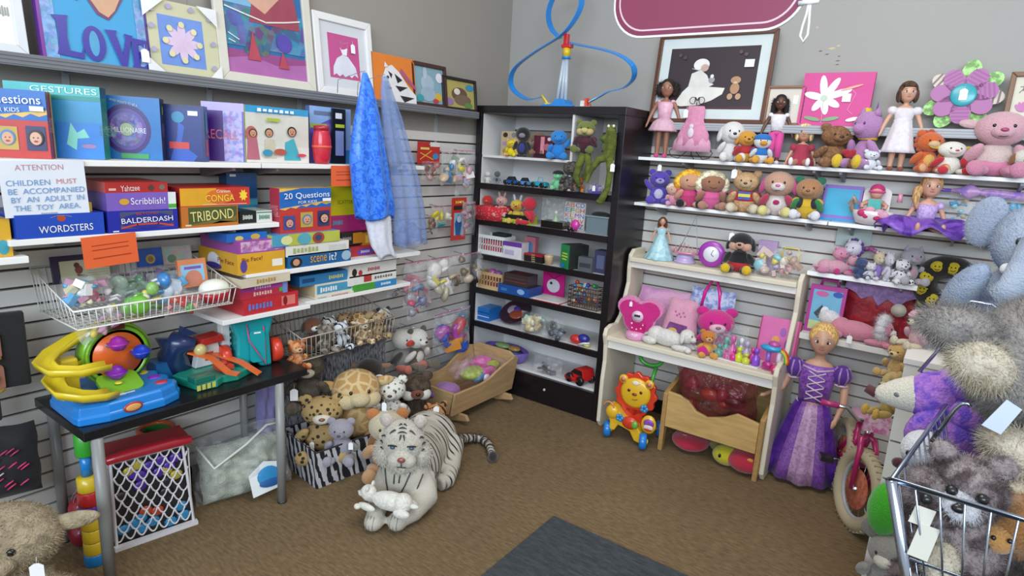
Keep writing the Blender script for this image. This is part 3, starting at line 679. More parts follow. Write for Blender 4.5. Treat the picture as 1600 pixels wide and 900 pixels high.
# ================= LEFT WALL: PICTURES AND SHELF GAMES =================
RL = PI/2   # things on the left wall face +X
def petal(cx, cz, a, l, wd, ar=1.0, n=14):
    P = []
    for i in range(n):
        q = 2*PI*i/n; u = l/2+l/2*math.cos(q); v = wd*math.sin(q); P.append((cx+(u*math.cos(a)-v*math.sin(a)), cz+(u*math.sin(a)+v*math.cos(a))*ar))
    return P
LX = -2.585
def onledge(xl, xr, yt, lean=.12, x=LX):
    p, w, h = onL(xl, xr, yt, 1.813, x+.004); return p, w, h
LZ = 1.8135
p, w, h = onledge(-70, 40, -40); 
frame_pic('framed_print', 'pale grey framed print with small lettering cut off by the left edge', (p.x, p.y, LZ), w, .40, .03, 'dcdfe2', [('r', .2, .0, 1.1, 1.0, 'f2efe8'), ('t', '~', .75, .5, .5, .12, 'c9a0a0'), ('t', '~', .75, .3, .4, .1, '9a9a9a')], RL, bgc='d6dade')
p, w, h = onledge(60, 232, -75)
LOVE = [('r', 0, 0, .03, 1, '7b2c94'), ('r', .97, 0, 1, 1, '4a2c86'), ('r', .03, 0, .14, 1, m('4f8fc4', 'print', h2='7aa6dc', sc=60)), ('r', .88, 0, .97, 1, m('4f8fc4', 'print', h2='7aa6dc', sc=60)),
  ('p', [(.05, .62), (.2, .66), (.36, .60), (.33, .72), (.26, .84), (.17, .97), (.1, .93), (.16, .76)], '6d2a80'),
  ('p', [(.46, .95), (.5, 1.0), (.78, 1.0), (.88, .93), (.8, .74), (.70, .56), (.62, .46), (.52, .50), (.45, .62), (.43, .78)], '6d2a60'),
  ('p', [(.48, .93), (.56, .92), (.76, .72), (.69, .57), (.62, .49), (.54, .53), (.47, .64), (.455, .78)], 'cf9f7c'), ('p', [(.56, .93), (.62, .97), (.84, .83), (.80, .74)], '6f9a3c'), ('p', [(.64, .98), (.84, .98), (.86, .86)], 'c85a8c'),
  ('l', [(.56, .78), (.52, .74), (.54, .68), (.6, .70), (.62, .78), (.58, .88), (.5, .92)], .006, '6d2a60')]
def slab(c, u0, u1, v0, v1): return [('r', u0, v0, u1, v1, c)]
pl = '3a35a0'
LOVE += [('p', [(.1, .42), (.25, .44), (.235, .40), (.22, .22), (.23, .10), (.33, .09), (.36, .17), (.35, .03), (.12, .05), (.135, .10), (.15, .24), (.14, .38)], pl),
  ('e', .455, .20, .105, .175, pl), ('e', .455, .20, .045, .125, '4aa0cc'), ('p', [(.56, .36), (.68, .37), (.665, .33), (.715, .13), (.755, .30), (.745, .35), (.83, .34), (.81, .30), (.74, 0), (.69, 0), (.59, .32)], pl),
  ('p', [(.79, .32), (.965, .31), (.955, .22), (.90, .26), (.87, .26), (.87, .18), (.92, .19), (.92, .11), (.87, .12), (.87, .03), (.91, .03), (.965, .08), (.965, 0), (.79, 0), (.81, .05), (.81, .27)], pl)]
def vs(ops, k):
    o = []
    for q in ops:
        q = list(q)
        if q[0] in 'pl': q[1] = [(u, v*k) for u, v in q[1]]
        elif q[0] == 'e': q[2] *= k; q[4] *= k
        o.append(tuple(q))
    return o
LOVE = vs(LOVE, .66)
canvas('canvas_print', 'blue and purple canvas painted with the word LOVE and a heart, leaning on the ledge', (p.x, p.y, LZ), w, .52, LOVE, RL, side='6a2f96', bgc='46a3d6')
price_tag(bpy.data.objects['canvas_print'], w*.42, -.018, .05, .024)
p, w, h = onledge(227, 343, 3)
ops = [('r', .2, .12, .80, .80, '6f93d8')]
for i in range(8): ops.append(('p', petal(.5, .45, i*PI/4, .27, .055, w/h), 'dbc3dd')); 
for i in range(8): ops.append(('e', .5+.23*math.cos(i*PI/4), .45+.23*math.sin(i*PI/4)*w/h, .04, .04*w/h, 'e2d8a8'))
for u, v in ((.12, .85), (.35, .92), (.65, .93), (.9, .85), (.92, .5), (.9, .15), (.1, .3), (.1, .62)): ops.append(('e', u, v, .035, .035*w/h, 'a9a4c4'))
ops += [('p', [(0, 1), (.3, 1), (0, .72)], 'e9e9ea'), ('p', [(1, 1), (.72, 1), (1, .74)], 'e9e9ea'), ('p', [(0, 0), (.22, 0), (0, .2)], 'e9e9ea'), ('p', [(1, 0), (.82, 0), (1, .2)], 'e9e9ea')]
t = canvas('canvas_print', 'pale yellow canvas with a blue square daisy and white corner protectors', (p.x, p.y, LZ), w, h, ops, RL, side='cfcdb8', bgc='cbc9a6')
MB().tube([(-.05, .01, h), (-.05, .0, h+.03), (.04, 0, h+.03), (.04, .01, h)], .0015, m('a09a90')).build('hanging_wire', t)
p, w, h = onledge(342, 494, -95)
MER = [('r', 0, .0, 1, .16, 'b06aa8'), ('p', [(0, .16), (0, .13), (.3, .18), (.6, .12), (1, .17), (1, .13), (1, .22), (0, .22)], '9a4e86'), ('r', 0, .22, 1, .55, m('1c4f86', 'print', h2='2a6ea4', sc=18)),
 ('p', [(.2, .2), (.3, .45), (.5, .5), (.85, .72), (.9, .55), (.6, .42), (.5, .2), (.35, .18)], m('24506e', 'print', h2='1d3f5e', sc=30)),
 ('r', 0, .55, .5, 1, '7db4d8'), ('p', [(.3, .5), (.95, .5), (.9, .8), (.55, .86), (.35, .7)], 'a04858'), ('p', [(.1, .78), (.5, .60), (.9, .95), (.95, 1.0), (.3, 1.0)], 'd8a890'), ('e', .45, .95, .14, .12, 'd6a58c'), ('p', [(.3, 1), (.28, .75), (.42, .85), (.4, 1)], '3a2a22'),
 ('e', .72, .35, .10, .09, '5a4aa8'), ('p', [(.24, .14), (.32, .42), (.4, .14)], 'b84a5a'), ('p', [(.62, .1), (.68, .26), (.76, .1)], 'b84a5a'), ('l', [(.02, .6), (.25, .56), (.5, .52), (.75, .56), (.95, .6)], .006, 'e8e4dc'), ('l', [(.03, .36), (.15, .31)], .004, 'e8e4dc'), ('l', [(.03, .30), (.1, .28)], .004, 'e8e4dc')]
frame_pic('framed_picture', 'large ivory-framed mermaid painting in blue and purple leaning on the grey ledge', (p.x, p.y, LZ), w, h, .042, 'd8d4c6', vs(MER, .86), RL, bgc='2b6aa0')
p, w, h = onledge(498, 588, 24)
DR = [('p', [(.1, .05), (.12, .25), (.25, .45), (.44, .55), (.62, .52), (.85, .3), (.92, .06), (.8, .12), (.7, .04), (.6, .1), (.5, .03), (.4, .1), (.3, .04), (.2, .1)], 'dfe0ea'), ('p', [(.44, .55), (.36, .72), (.42, .66), (.52, .68), (.62, .72), (.58, .54)], 'f2eef2'), ('l', [(.45, .72), (.35, .85), (.5, .8), (.65, .86), (.6, .7)], .002, 'd890b4')]
t = frame_pic('framed_picture', 'white-framed picture of a white ball gown on pink, beside the orange zebra canvas', (p.x, p.y, LZ), w, h, .035, 'e9e8e6', DR, RL, matw=.05, matc='d4d6da', bgc='c2528c')
price_tag(t, .05, .0, h*.62, .022)
p, w, h = onledge(585, 652, 86)
ZB = [('p', [(.2, 0), (.22, .5), (.3, .72), (.45, .80), (.62, .66), (.8, .4), (1, .2), (1, 0)], 'e6e4e4'), ('p', [(.35, .66), (.45, .6), (.42, .5)], '2a2226'), ('p', [(.5, .62), (.68, .5), (.56, .42)], '2a2226'), ('p', [(.5, .36), (.8, .36), (.6, .24)], '2a2226'), ('p', [(.6, .16), (.95, .14), (.7, .02)], '2a2226'), ('p', [(.25, .34), (.42, .3), (.28, .22)], '2a2226'), ('p', [(.62, .66), (.82, .45), (1, .3), (1, .38), (.8, .6), (.66, .76)], 'b05a78'), ('e', .33, .52, .03, .03, '1a1414'), ('p', [(.26, .72), (.28, .84), (.36, .74)], 'e6e4e4')]
canvas('canvas_print', 'orange canvas with a zebra head and purple edge, beside the white-framed gown', (p.x, p.y, LZ), w, h, ZB, RL, side='4b2c7a', bgc='e07f2c')
p, w, h = onledge(647, 702, 98)
frame_pic('framed_picture', 'small brown-framed picture of a pale blue rabbit, left of the two little frames', (p.x, p.y, LZ), w, h, .022, '4a2a26', [('e', .45, .55, .22, .24, 'a8bccb'), ('e', .38, .84, .07, .16, 'b6c6d2'), ('e', .45, .25, .26, .2, '9fb3c4'), ('e', .8, .2, .12, .12, 'd6b23c'), ('e', .85, .75, .12, .14, 'e3dce8'), ('e', .18, .12, .12, .1, '3fa0a8'), ('e', .7, .08, .1, .06, 'c43d3d')], RL, bgc='86a8b4')
p, w, h = onledge(695, 748, 121)
frame_pic('framed_picture', 'small black-framed picture of a brown striped animal at the end of the ledge', (p.x, p.y, LZ), w, h, .018, '241c1c', [('e', .5, .5, .26, .26, '6a5040'), ('e', .42, .6, .1, .12, 'e8dccb'), ('e', .6, .3, .28, .2, '7a6450'), ('e', .85, .8, .14, .12, '3f90b8'), ('e', .15, .2, .14, .14, '9d78a8'), ('e', .78, .12, .14, .1, '5f8f4a')], RL, bgc='b3a55c')
# ---- upper shelf games (stand on z 1.485, front faces near the shelf edge)
Z1 = 1.4855
def gL(name, label, xl, xr, yt, z, x, d, col, ops=(), **kw):
    p, w, h = onL(xl, xr, yt, z, x); hh = kw.pop('h', None)
    tn = kw.pop('turn', 0)
    if tn < -.2: w *= .95
    return gbox(name, label, (x, p.y, z), w, hh or h, d, col, ops, RL+tn, **kw)
Q20 = [('r', 0, .56, 1, 1, '2468b8'), ('p', [(0, .56), (1, .72), (1, .66), (.9, .62), (.8, .66), (.7, .60), (.6, .64), (.5, .58), (.4, .62), (.3, .55), (.2, .58), (.1, .52), (0, .55)], 'e3b95c'), ('p', [(0, 1), (.4, 1), (0, .92)], 'e3b95c'), ('r', .06, .09, .28, .40, '46508e'), ('r', .38, .12, .62, .46, 'c0a050'), ('r', .72, .12, .96, .48, '3a3a68')]
Q20 += face(.17, .24, .17, 'd8a088', '6a3f6a')+face(.5, .30, .18, 'd9a07c', '3f88b8')+face(.84, .31, .19, 'd8a890', '3a2a26')
Q20 += [('r', .80, .70, .97, .77, 'eef2f6'), ('t', '20 Questions', .5, .84, .88, .15, 'f2f2f2', .03), ('t', 'FOR KIDS', .5, .70, .36, .06, 'e6e6e6', .03)]
gL('game_box', 'red and blue question game box at the left end of the top game shelf', -62, 76, 138, Z1, -2.46, .075, 'c23a34', Q20, turn=-.5, side='8c2b30', top='6aa8cc', sops=[('r', 0, 0, .3, 1, '8c2b30'), ('r', .72, 0, 1, 1, 'd39a3e'), ('t', 'QUESTIONS', .35, .5, .62, .3, 'd8a0a0', 1.57)])
gL('game_box', 'teal gestures party game box with a tall rabbit-blue cover', 5, 160, 131, Z1, -2.50, .07, '2f8fc0', [('r', 0, .86, 1, 1, '39b4b4'), ('r', 0, .80, 1, .86, '238c86'), ('r', .5, 0, 1, .5, '2f7fd0'), ('p', [(.6, .2), (.66, .5), (.72, .36), (.8, .42), (.85, .3), (.72, .28), (.7, .12)], '7fd0c0'), ('e', .84, .18, .08, .03, 'a07aa8'), ('t', 'GESTURES', .62, .925, .7, .08, 'd8ecec')], turn=-.62, side='16806c', top='57c4c4', sops=[('r', .0, .85, 1, 1, '2a5a78'), ('t', 'GESTURES', .5, .4, .5, .7, '6fc4a4', 1.57)])
MIL = [('e', .38, .48, .44, .40, '3b2a70'), ('e', .38, .48, .36, .33, '5a4a98'), ('e', .38, .48, .30, .27, m('44428c', 'print', h2='7a6cb0', sc=60)), ('e', .38, .48, .12, .10, 'a7b88e'), ('r', .25, .02, .75, .10, '3f9e58'), ('t', 'MILLIONAIRE', .42, .47, .62, .08, 'e8e8f2'), ('t', 'WHO WANTS TO BE A', .36, .90, .5, .04, 'c8c8dc', -.2)]
gL('game_box', 'blue quiz game box with a round purple money emblem', 164, 250, 151, Z1, -2.48, .08, '2070b4', MIL, turn=-.62, side='171f42', top='3a86c0', sops=[('e', .5, .5, .34, .12, '4a4478'), ('r', .4, .75, .6, .88, '8ea838')])
gL('game_box', 'navy game box with a blue figure and red ribbon, standing between the quiz boxes', 258, 318, 164, Z1, -2.44, .06, '17265e', [('r', .06, .06, .94, .94, '1b2f7a'), ('p', [(.1, .0), (.3, .4), (.35, .7), (.5, .62), (.4, .3), (.8, .1), (.7, 0)], '2b58b8'), ('r', .1, .22, .6, .34, 'c93c38'), ('e', .35, .78, .16, .1, '2f86b0'), ('r', .6, .82, .85, .9, 'e8ecf2')], turn=-.72, side='1c4f86', top='3a5a98', sops=[('r', .2, .1, .8, .4, 'b83a40'), ('r', .3, .5, .7, .9, '2f90a8')])
gL('game_box', 'purple and silver memory game box reading RECALL', 318, 379, 160, Z1, -2.50, .05, '6a5ab8', [('r', .0, 0, .5, 1, '43187a'), ('r', .5, 0, .95, 1, m('b8a8e4', 'print', h2='8878cc', sc=70)), ('r', 0, .86, 1, 1, 'b4a6e8'), ('t', 'RECALL', .46, .46, .8, .16, 'd86a80')], turn=-.68, side='3a1458', top='8f80d0', sops=[('t', 'TOTAL RECALL', .5, .5, .8, .4, 'a870c0', 1.57)])
FAM = [('r', 0, .88, 1, 1, '3a9ccc'), ('r', .0, .0, 1, .3, 'dcd9d2'), ('e', .08, .5, .09, .14, 'b86a6a'), ('p', [(.0, .05), (.02, .42), (.16, .42), (.2, .05)], 'b56a78'), ('p', [(.26, .08), (.28, .42), (.42, .42), (.46, .08)], 'c9c0aa'), ('p', [(.58, .05), (.6, .38), (.74, .46), (.86, .05)], '49a8b8')]+face(.1, .52, .12, 'c99878')+face(.34, .54, .13, 'c59472', '3a2a22')+face(.70, .58, .15, 'c89474', '2a2220')+[('r', .3, .74, .5, .8, 'a8c048'), ('e', .5, .2, .1, .06, 'b05a4a'), ('e', .3, .18, .08, .06, '3f90b0'), ('e', .85, .15, .08, .03, 'c84a5a'), ('t', '~', .45, .93, .6, .06, 'e8f2f6')]
gL('game_box', 'white game box with a photo of a family at play and a blue band', 384, 482, 168, Z1, -2.44, .05, 'd4d2c8', FAM, side='9fae4a', top='3f98c2')
t = thing('toy_barrel', 'glossy red plastic barrel standing on the top game shelf', 'toy barrel', (-2.42, PX(503, 256, -2.42).y, Z1))
t.scale = (1.15, 1.15, 1.25)
MB().lathe([(.026, 0), (.033, .02), (.037, .06), (.036, .09), (.030, .115), (.029, .12), (.0, .12)], m('c4243a', 'plastic'), n=20).lathe([(.038, .058), (.0385, .062), (.038, .066)], m('e05a3c', 'plastic'), n=20).build('barrel_body', t)
MB().lathe([(.03, .1205), (.031, .135), (.0, .14)], m('a81f30', 'plastic'), n=20).build('lid', t)
gL('game_box', 'pale blue and purple boxed set standing behind the red barrel', 484, 548, 168, Z1, -2.49, .03, '8fb0e0', [('p', [(0, 0), (0, .6), (.5, .8), (.7, .3), (.5, 0)], '6a58b0'), ('r', .3, .0, 1, .25, '2f88c8'), ('r', .1, .85, .7, .92, '6a7a98'), ('e', .4, .6, .2, .12, '7a68b8'), ('r', 0, .62, .4, .7, 'a0b05a')], side='5f70a8')
gL('boxed_pack', 'narrow black boxed pack with lime bands beside the blue cloth', 520, 540, 170, Z1, -2.46, .012, '16171f', [('r', .2, .15, .85, .6, '8a98cc'), ('r', .2, .66, .9, .72, 'b8c83a'), ('r', .2, .82, .7, .92, 'e0e4e8')], cat='game box')
# ---- shelf 2 (z 1.238)
Z2 = 1.2385; X2 = -2.365
gL('game_box', 'bright blue word game box reading WORDSTERS lying on the second shelf', 24, 163, 334, Z2, X2, .25, '1f49b4', [('e', .5, .80, .05, .13, 'b04a2c'), ('t', 'WORDSTERS', .55, .36, .62, .3, 'f0f0e6', .02), ('l', [(.38, .84), (.45, .92), (.55, .92), (.62, .86)], .001, 'c0a84a')], top='1a3fa0')
gL('game_box', 'deep blue definitions game box at the bottom of the middle stack', 168, 278, 328, Z2, X2, .25, '232a9e', [('r', .17, .15, .93, .93, '4a5070'), ('e', .55, .5, .4, .36, '2a2f8c'), ('l', [(.18, .2), (.4, .34), (.7, .34), (.92, .2)], .006, 'c8483c'), ('t', 'BALDERDASH', .55, .54, .74, .24, 'f2f2f0', .02), ('t', 'BEYOND', .55, .84, .32, .12, 'b84a4a', .02), ('r', .06, .04, .14, .1, 'e0e4ea')], side='1d2384', top='2f39b8')
zb = PX(222, 328, X2).z
gL('game_box', 'lilac drawing game box in the middle of its stack', 166, 275, 301, zb, X2, .24, '7d5fb8', [('r', .88, .0, 1, 1, 'dfe6e0'), ('r', .88, .05, 1, .3, '4aa83c'), ('e', .24, .5, .07, .18, 'd8a03a'), ('t', 'Scribblish!', .58, .52, .5, .38, 'f0eef4')], side='6a50a4', top='8a6cc4')
zc = PX(215, 303, X2).z
gL('game_box', 'red dice game box on top of the lilac box', 164, 262, 285, zc, X2-.01, .22, 'b02c2a', [('t', 'Yahtzee', .38, .5, .3, .5, 'f0dcd8', .05), ('e', .72, .5, .05, .28, '5a3a2e'), ('e', .9, .55, .05, .25, '7a6a5a'), ('r', .05, .3, .16, .5, 'e0b0a8')], side='c0605a', top='c03a34')
gL('game_box', 'orange riddle game box reading TRIBOND at the bottom of its pair', 283, 372, 322, Z2, X2, .22, 'c4702c', [('r', .12, .16, .98, .96, '4f5a2c'), ('p', [(.05, .1), (.5, .3), (.95, .2), (.98, .5), (.5, .14)], '7a6a34'), ('t', 'TRIBOND', .53, .56, .76, .48, 'e8d88a', .05), ('r', .06, .08, .16, .16, 'e0d0b0')], side='a3562a', top='c88040')
zd = PX(326, 322, X2).z
gL('game_box', 'red and yellow dancing clue game box reading CONGA', 281, 390, 293, zd, X2, .22, 'c8382a', [('r', 0, .04, .5, .96, 'e0a428'), ('e', .55, .5, .2, .4, 'd8702a'), ('p', [(.9+.07*(1 if i % 2 else .6)*math.cos(i*PI/8), .55+.36*(1 if i % 2 else .6)*math.sin(i*PI/8)) for i in range(16)], 'f0cf3c'), ('t', 'CONGA', .55, .42, .42, .36, 'f0d84a'), ('t', 'Cranium', .6, .8, .2, .16, 'f2ede4'), ('r', .3, .06, .95, .09, 'f0d8c0')], top='b02820', side='a0261e')
gL('game_box', 'tall dark blue game box standing against the slats at the right of the second shelf', 355, 402, 270, Z2, -2.52, .06, '1f4f80', [('r', 0, .0, 1, .45, '2f88b8'), ('r', .1, .92, .3, .97, 'dfe6ee'), ('r', 0, .3, 1, .42, '4aa0b8')], side='123a60')
gL('game_box', 'flat black boxed game beside the orange riddle box', 374, 400, 330, Z2, -2.39, .13, '1a211f', [('t', '~', .5, .5, .6, .4, 'cfd8cc')], cat='game box')
gL('game_box', 'flat white boxed game with green printing next to the flat black one', 401, 425, 329, Z2, -2.39, .13, 'd5dad4', [('t', '~', .5, .45, .7, .4, '4a8a6a'), ('r', 0, .8, 1, .9, '4a8a6a')], top='c4cfc4')
gL('game_box', 'small yellow pack seen behind the attention notice', 134, 145, 316, Z2+.005, -2.40, .05, 'dcb42e', [('r', .2, .3, .8, .6, 'f0e8c8')])
Z2b = 1.186
gL('game_box', 'yellow boxed game cut off by the left edge on the short shelf', -40, 18, 343, Z2b, -2.38, .2, 'dba92f', [('e', .75, .25, .16, .2, '46a0b0'), ('t', '~', .4, .6, .5, .2, 'f4e8c0')], top='e8c04a', side='c8902a')
# ---- shelf 3 (z 1.034)
Z3 = 1.0345; X3 = -2.335
gL('game_box', 'yellow pie throwing game box at the bottom of the left stack', 371, 445, 394, Z3, X3, .30, 'dca52e', [('t', 'Pie Face!', .3, .72, .42, .2, '7a2a2c', .04), ('r', .72, .25, .95, .6, 'efe9dc'), ('e', .12, .4, .07, .3, '5a4a98')], side='d3a030', top='e4b440', spine='L', sops=[('e', .4, .45, .16, .4, 'e6e6ee'), ('e', .4, .2, .2, .16, '463a9c'), ('t', 'Pie Face', .72, .55, .4, .22, '8a3030')])
ze = PX(408, 394, X3).z
gL('game_box', 'purple patterned game box on the yellow pie box', 372, 444, 374, ze, X3, .29, 'a0499c', [('r', .05, .1, .95, .9, m('a04a9c', 'print', h2='d99ac4', sc=60))], side='9a4d98', top='8a4aa0')
zf = PX(385, 377, X3-.03).z
gL('game_box', 'small blue puzzle box crowning the left stack', 354, 417, 364, zf, X3-.03, .14, '2266b4', [('e', .3, .4, .1, .3, 'd8c060'), ('e', .7, .5, .12, .35, 'c8a850')], top='2f78c4', side='2a5aa8')
gL('game_box', 'blue movie trivia game box reading SCENE IT at the bottom of its stack', 450, 548, 394, Z3, X3, .26, '1d5f96', [('e', .12, .4, .09, .4, '2b2522'), ('e', .12, .42, .05, .26, 'c8947a'), ('e', .92, .5, .08, .4, '9ab8cc'), ('t', 'scene', .46, .5, .26, .5, 'e0a03a'), ('t', 'it?', .69, .55, .12, .6, 'eef0f0')], top='2a74a8')
zg = PX(499, 396, X3).z
gL('game_box', 'thin white game box with green lettering above the movie trivia box', 447, 545, 380, zg, X3, .25, 'dfdcd2', [('t', '~', .3, .5, .4, .5, 'a8b070'), ('r', .66, .2, .95, .7, 'c9c9c4')], top='cfd2cc')
zh = PX(480, 381, X3).z
gL('game_box', 'thin multicoloured game box directly under the tall question game', 425, 531, 364, zh, X3+.004, .24, 'b8bc4c', [('r', 0, 0, .22, 1, '4a98b8'), ('e', .2, .5, .08, .4, 'dcdc98'), ('e', .45, .5, .1, .5, '58a8b8'), ('e', .66, .5, .09, .5, 'a0483c'), ('e', .66, .5, .05, .28, '3a4a68')], top='4a98cc')
zi = zh+.058
gL('game_box', 'tall red and blue question game box standing in the centre of the third shelf', 437, 517, 294, PX(477, 363, -2.36).z, -2.36, .07, 'c23a34', Q20, side='b83a4a', top='d8b060', sops=[('t', 'QUESTIONS', .5, .5, .7, .4, 'e0a0a8', 1.57)], spine='L', cat='game box')
gL('game_box', 'magenta game box lying under the yellow category game', 516, 590, 336, PX(540, 362, -2.44).z, -2.44, .14, 'b82a78', [('r', .0, .1, .4, .9, 'a8306c'), ('t', '~', .15, .6, .2, .3, '4a98b8')], side='a0245f', top='cc3a88')
gL('game_box', 'yellow category game box leaning behind the blue cloth', 516, 590, 290, PX(540, 336, -2.45).z, -2.45, .03, 'cfc51f', [('t', 'SCATTERGORIES', .42, .45, .56, .13, '857a1c'), ('r', .62, .72, .8, .96, '3a2a86'), ('r', .66, .76, .76, .92, 'eceaf2')], side='b0a41c')
gL('game_box', 'small black and orange card game box on the third shelf', 533, 566, 362, PX(550, 383, -2.42).z, -2.42, .12, '2a2326', [('r', .55, .1, 1, .9, 'd08a24'), ('t', '~', .28, .5, .4, .3, 'b0a8a0')])
gL('game_box', 'red boxed game with a round blue badge near the cloth hem', 548, 610, 383, Z3, -2.40, .16, 'b4303c', [('e', .35, .4, .2, .35, '5a4ab0'), ('t', '~', .35, .42, .22, .3, 'f0c8d0')], top='c84450')
gL('game_box', 'thin orange boxed game under the magenta box', 566, 612, 362, PX(585, 382, -2.42).z, -2.42, .12, 'd08a2a', [('r', .1, .2, .5, .8, 'e8c060')])
# ---- low shelves
Z4 = .859; X4 = -2.34
gL('game_box', 'red guessing game box at the bottom of the low left stack', 380, 466, 461, Z4, X4, .26, 'c02c34', [('t', '~', .3, .45, .44, .4, '6a78c0', .05), ('r', .68, .2, .94, .8, 'd87a70'), ('e', .75, .5, .04, .3, '8a2028')], top='a82830')
zj = PX(420, 462, X4).z
gL('game_box', 'pinkish red game box second from the bottom of the low left stack', 376, 450, 442, zj, X4+.002, .25, 'b43044', [('r', 0, .5, 1, 1, '9c3a86'), ('t', '~', .45, .3, .4, .3, 'e6b0a8'), ('t', '~', .45, .75, .36, .26, 'd8a0c8'), ('r', .88, .05, .98, .95, '6a88c4'), ('r', .8, .2, .88, .5, '4aa040')], top='a83a78')
zk = PX(415, 443, X4).z
gL('game_box', 'thin cream game box lying crooked on top of the low left stack', 375, 455, 431, zk, X4+.02, .24, 'd4c8ae', [('t', '~', .5, .5, .4, .5, 'b09048')], top='7a6a58', turn=.06)
Z5 = .8635; X5 = -2.365
gL('game_box', 'cream property trading game box at the bottom of the central low stack', 492, 575, 458, Z5, X5, .26, 'e3ddcc', [('r', .3, .2, .6, .8, 'c0463c'), ('r', .05, .4, .2, .7, '6a98b8'), ('t', '~', .45, .5, .26, .3, 'f0e8e0'), ('r', .7, .3, .95, .6, 'cdb088')], top='d8cdb4', side='d8ccb4')
zl = PX(530, 459, X5).z
gL('game_box', 'white and light blue word tile game box in the central low stack', 492, 552, 440, zl, X5-.01, .26, 'd8d6c8', [('r', .05, .2, .95, .85, '4a98bc'), ('t', '~', .35, .5, .44, .4, 'e8f0f0')], top='c9b992', side='c8b890')
zm = PX(515, 441, X5-.01).z
gL('game_box', 'blue game box with dark photo lid topping the central low stack', 468, 543, 427, zm, X5-.01, .20, '2d7cb0', [('t', '~', .75, .5, .32, .4, 'c8c878'), ('r', .05, .3, .3, .7, '1c4a7a')], top=None, side='1f5f96')
gL('game_box', 'green and blue game box at the bottom of the right low stack', 553, 619, 440, Z5, X5+.002, .2, '4a9c3c', [('r', .48, 0, 1, 1, '2f88c0'), ('t', '~', .74, .5, .24, .4, 'e0eef4')], top='7ab85a')
zn = PX(590, 440, X5).z
gL('game_box', 'white game box with red square badge in the right low stack', 545, 619, 427, zn, X5, .22, 'e2e0da', [('r', .3, .2, .46, .85, 'b83a34'), ('t', '~', .72, .5, .4, .3, '6a6a6a')], top='d8d5cc')
zo = PX(590, 428, X5).z
gL('game_box', 'white game box with dark red lid print on top of the right low stack', 546, 619, 410, zo, X5, .22, 'dcd8d0', [('e', .1, .4, .05, .3, '2a2220'), ('e', .22, .3, .04, .24, 'b83040'), ('t', '~', .5, .5, .26, .3, 'b04a50')], top='5f3634')
# ================= NOTICES, HANGING CLOTH, BASKETS =================
def notice(label, xl, xr, yt, yb, x, col, ops, rot=0, curl=.01):
    a = PX((xl+xr)/2, yb, x); b = PX((xl+xr)/2, yt, x); h = b.z-a.z; w = PX(xr, (yt+yb)/2, x).y-PX(xl, (yt+yb)/2, x).y
    t = thing('paper_notice', label, 'notice', (x, (a.y+b.y)/2, a.z), (0, 0, RL)); 
    M = Matrix.Translation((0, 0, h)) @ Matrix.Rotation(rot, 4, 'Y') @ Matrix.Translation((0, 0, -h))
    g = MB(); g.M = M; f = MB(); f.M = M
    f.box(-w/2, w/2, 0, .0012, 0, h, m(col, 'plain')); o = f.build('paper', t); art(g, ops, w, h, -.0003); g.build('lettering', o); return t
notice('white paper sign headed ATTENTION about children in the toy area, hung from the shelf', 3, 137, 251, 337, -2.37, 'dfe3ea',
  [('t', 'ATTENTION', .46, .88, .56, .10, 'c08890'), ('t', 'CHILDREN', .31, .61, .50, .10, '6f9ccb'), ('t', 'MUST', .76, .62, .25, .09, 'd08a8c'), ('t', 'BE  ACCOMPANIED', .52, .46, .90, .10, '6f9ccb'), ('t', 'BY  AN  ADULT  IN', .52, .31, .86, .10, '6f9ccb'), ('t', 'THE  TOY  AREA.', .50, .16, .78, .10, '6f9ccb'), ('t', '~', .5, .045, .2, .035, 'a0a8b4')], rot=-.03)
bars = [('l', [(.17, .70), (.84, .72)], .003, 'a83a20'), ('l', [(.17, .56), (.83, .58)], .003, 'a83a20'), ('l', [(.17, .30), (.86, .32)], .003, 'a83a20')]
notice('orange notice hanging from the word game shelf edge above the wire basket', 129, 215, 367, 415, -2.345, 'e2622f', bars, rot=-.05)
notice('orange notice taped under the top shelf beside the blue cloth', 518, 563, 259, 291, -2.37, 'e2622f', bars)
def draped(name, label, levels, x, mt, folds=7, amp=.16, sy=.45, hookz=None, cat='hanging cloth', lining=None, tip=True):
    p0 = PX((levels[0][1]+levels[0][2])/2, levels[0][0], x); t = thing(name, label, cat, (x, p0.y, 0), 0)
    def mk(levels, mt, nm, k=1.0, ph=0):
        f = MB(); n = 42; V = []; Fc = []; K = []
        for (yy, xl, xr) in levels:
            a = PX(xl, yy, x); b = PX(xr, yy, x); K.append(((a.y+b.y)/2-p0.y, (b.y-a.y)/2*k, a.z))
        # resample
        Q = []
        for i in range(len(K)-1):
            for j in range(5): u = j/5; Q.append(tuple(K[i][q]*(1-u)+K[i+1][q]*u for q in range(3)))
        Q.append(K[-1])
        for i, (cy, r, z) in enumerate(Q):
            for j in range(n):
                a = 2*PI*j/n; w = 1+amp*math.sin(folds*a+ph+i*.03)*min(1, i/12)
                V.append((math.cos(a)*r*sy*w, cy+math.sin(a)*r*(.92+.08*w), z+.012*math.sin(3*a+ph)*(i/len(Q))))
        for i in range(len(Q)-1):
            for j in range(n): q = (j+1) % n; Fc.append((i*n+j, i*n+q, (i+1)*n+q, (i+1)*n+j))
        f.add(V, Fc, mt, None, True); return f.build(nm, t, solid=.002)
    mk(levels, mt, 'cloth')
    if lining: mk(lining[0], lining[1], 'lining', .96, 2)
    z = PX((levels[0][1]+levels[0][2])/2, levels[0][0], x).z
    MB().tube([(0, 0, z-.01), (0, 0, z+.006), (-.02, 0, z+.004), (-.19, 0, z-.03), (-.195, 0, 1.818)], .0016, m('c9ccd2', 'metal'), n=6).build('hook', t)
    return t
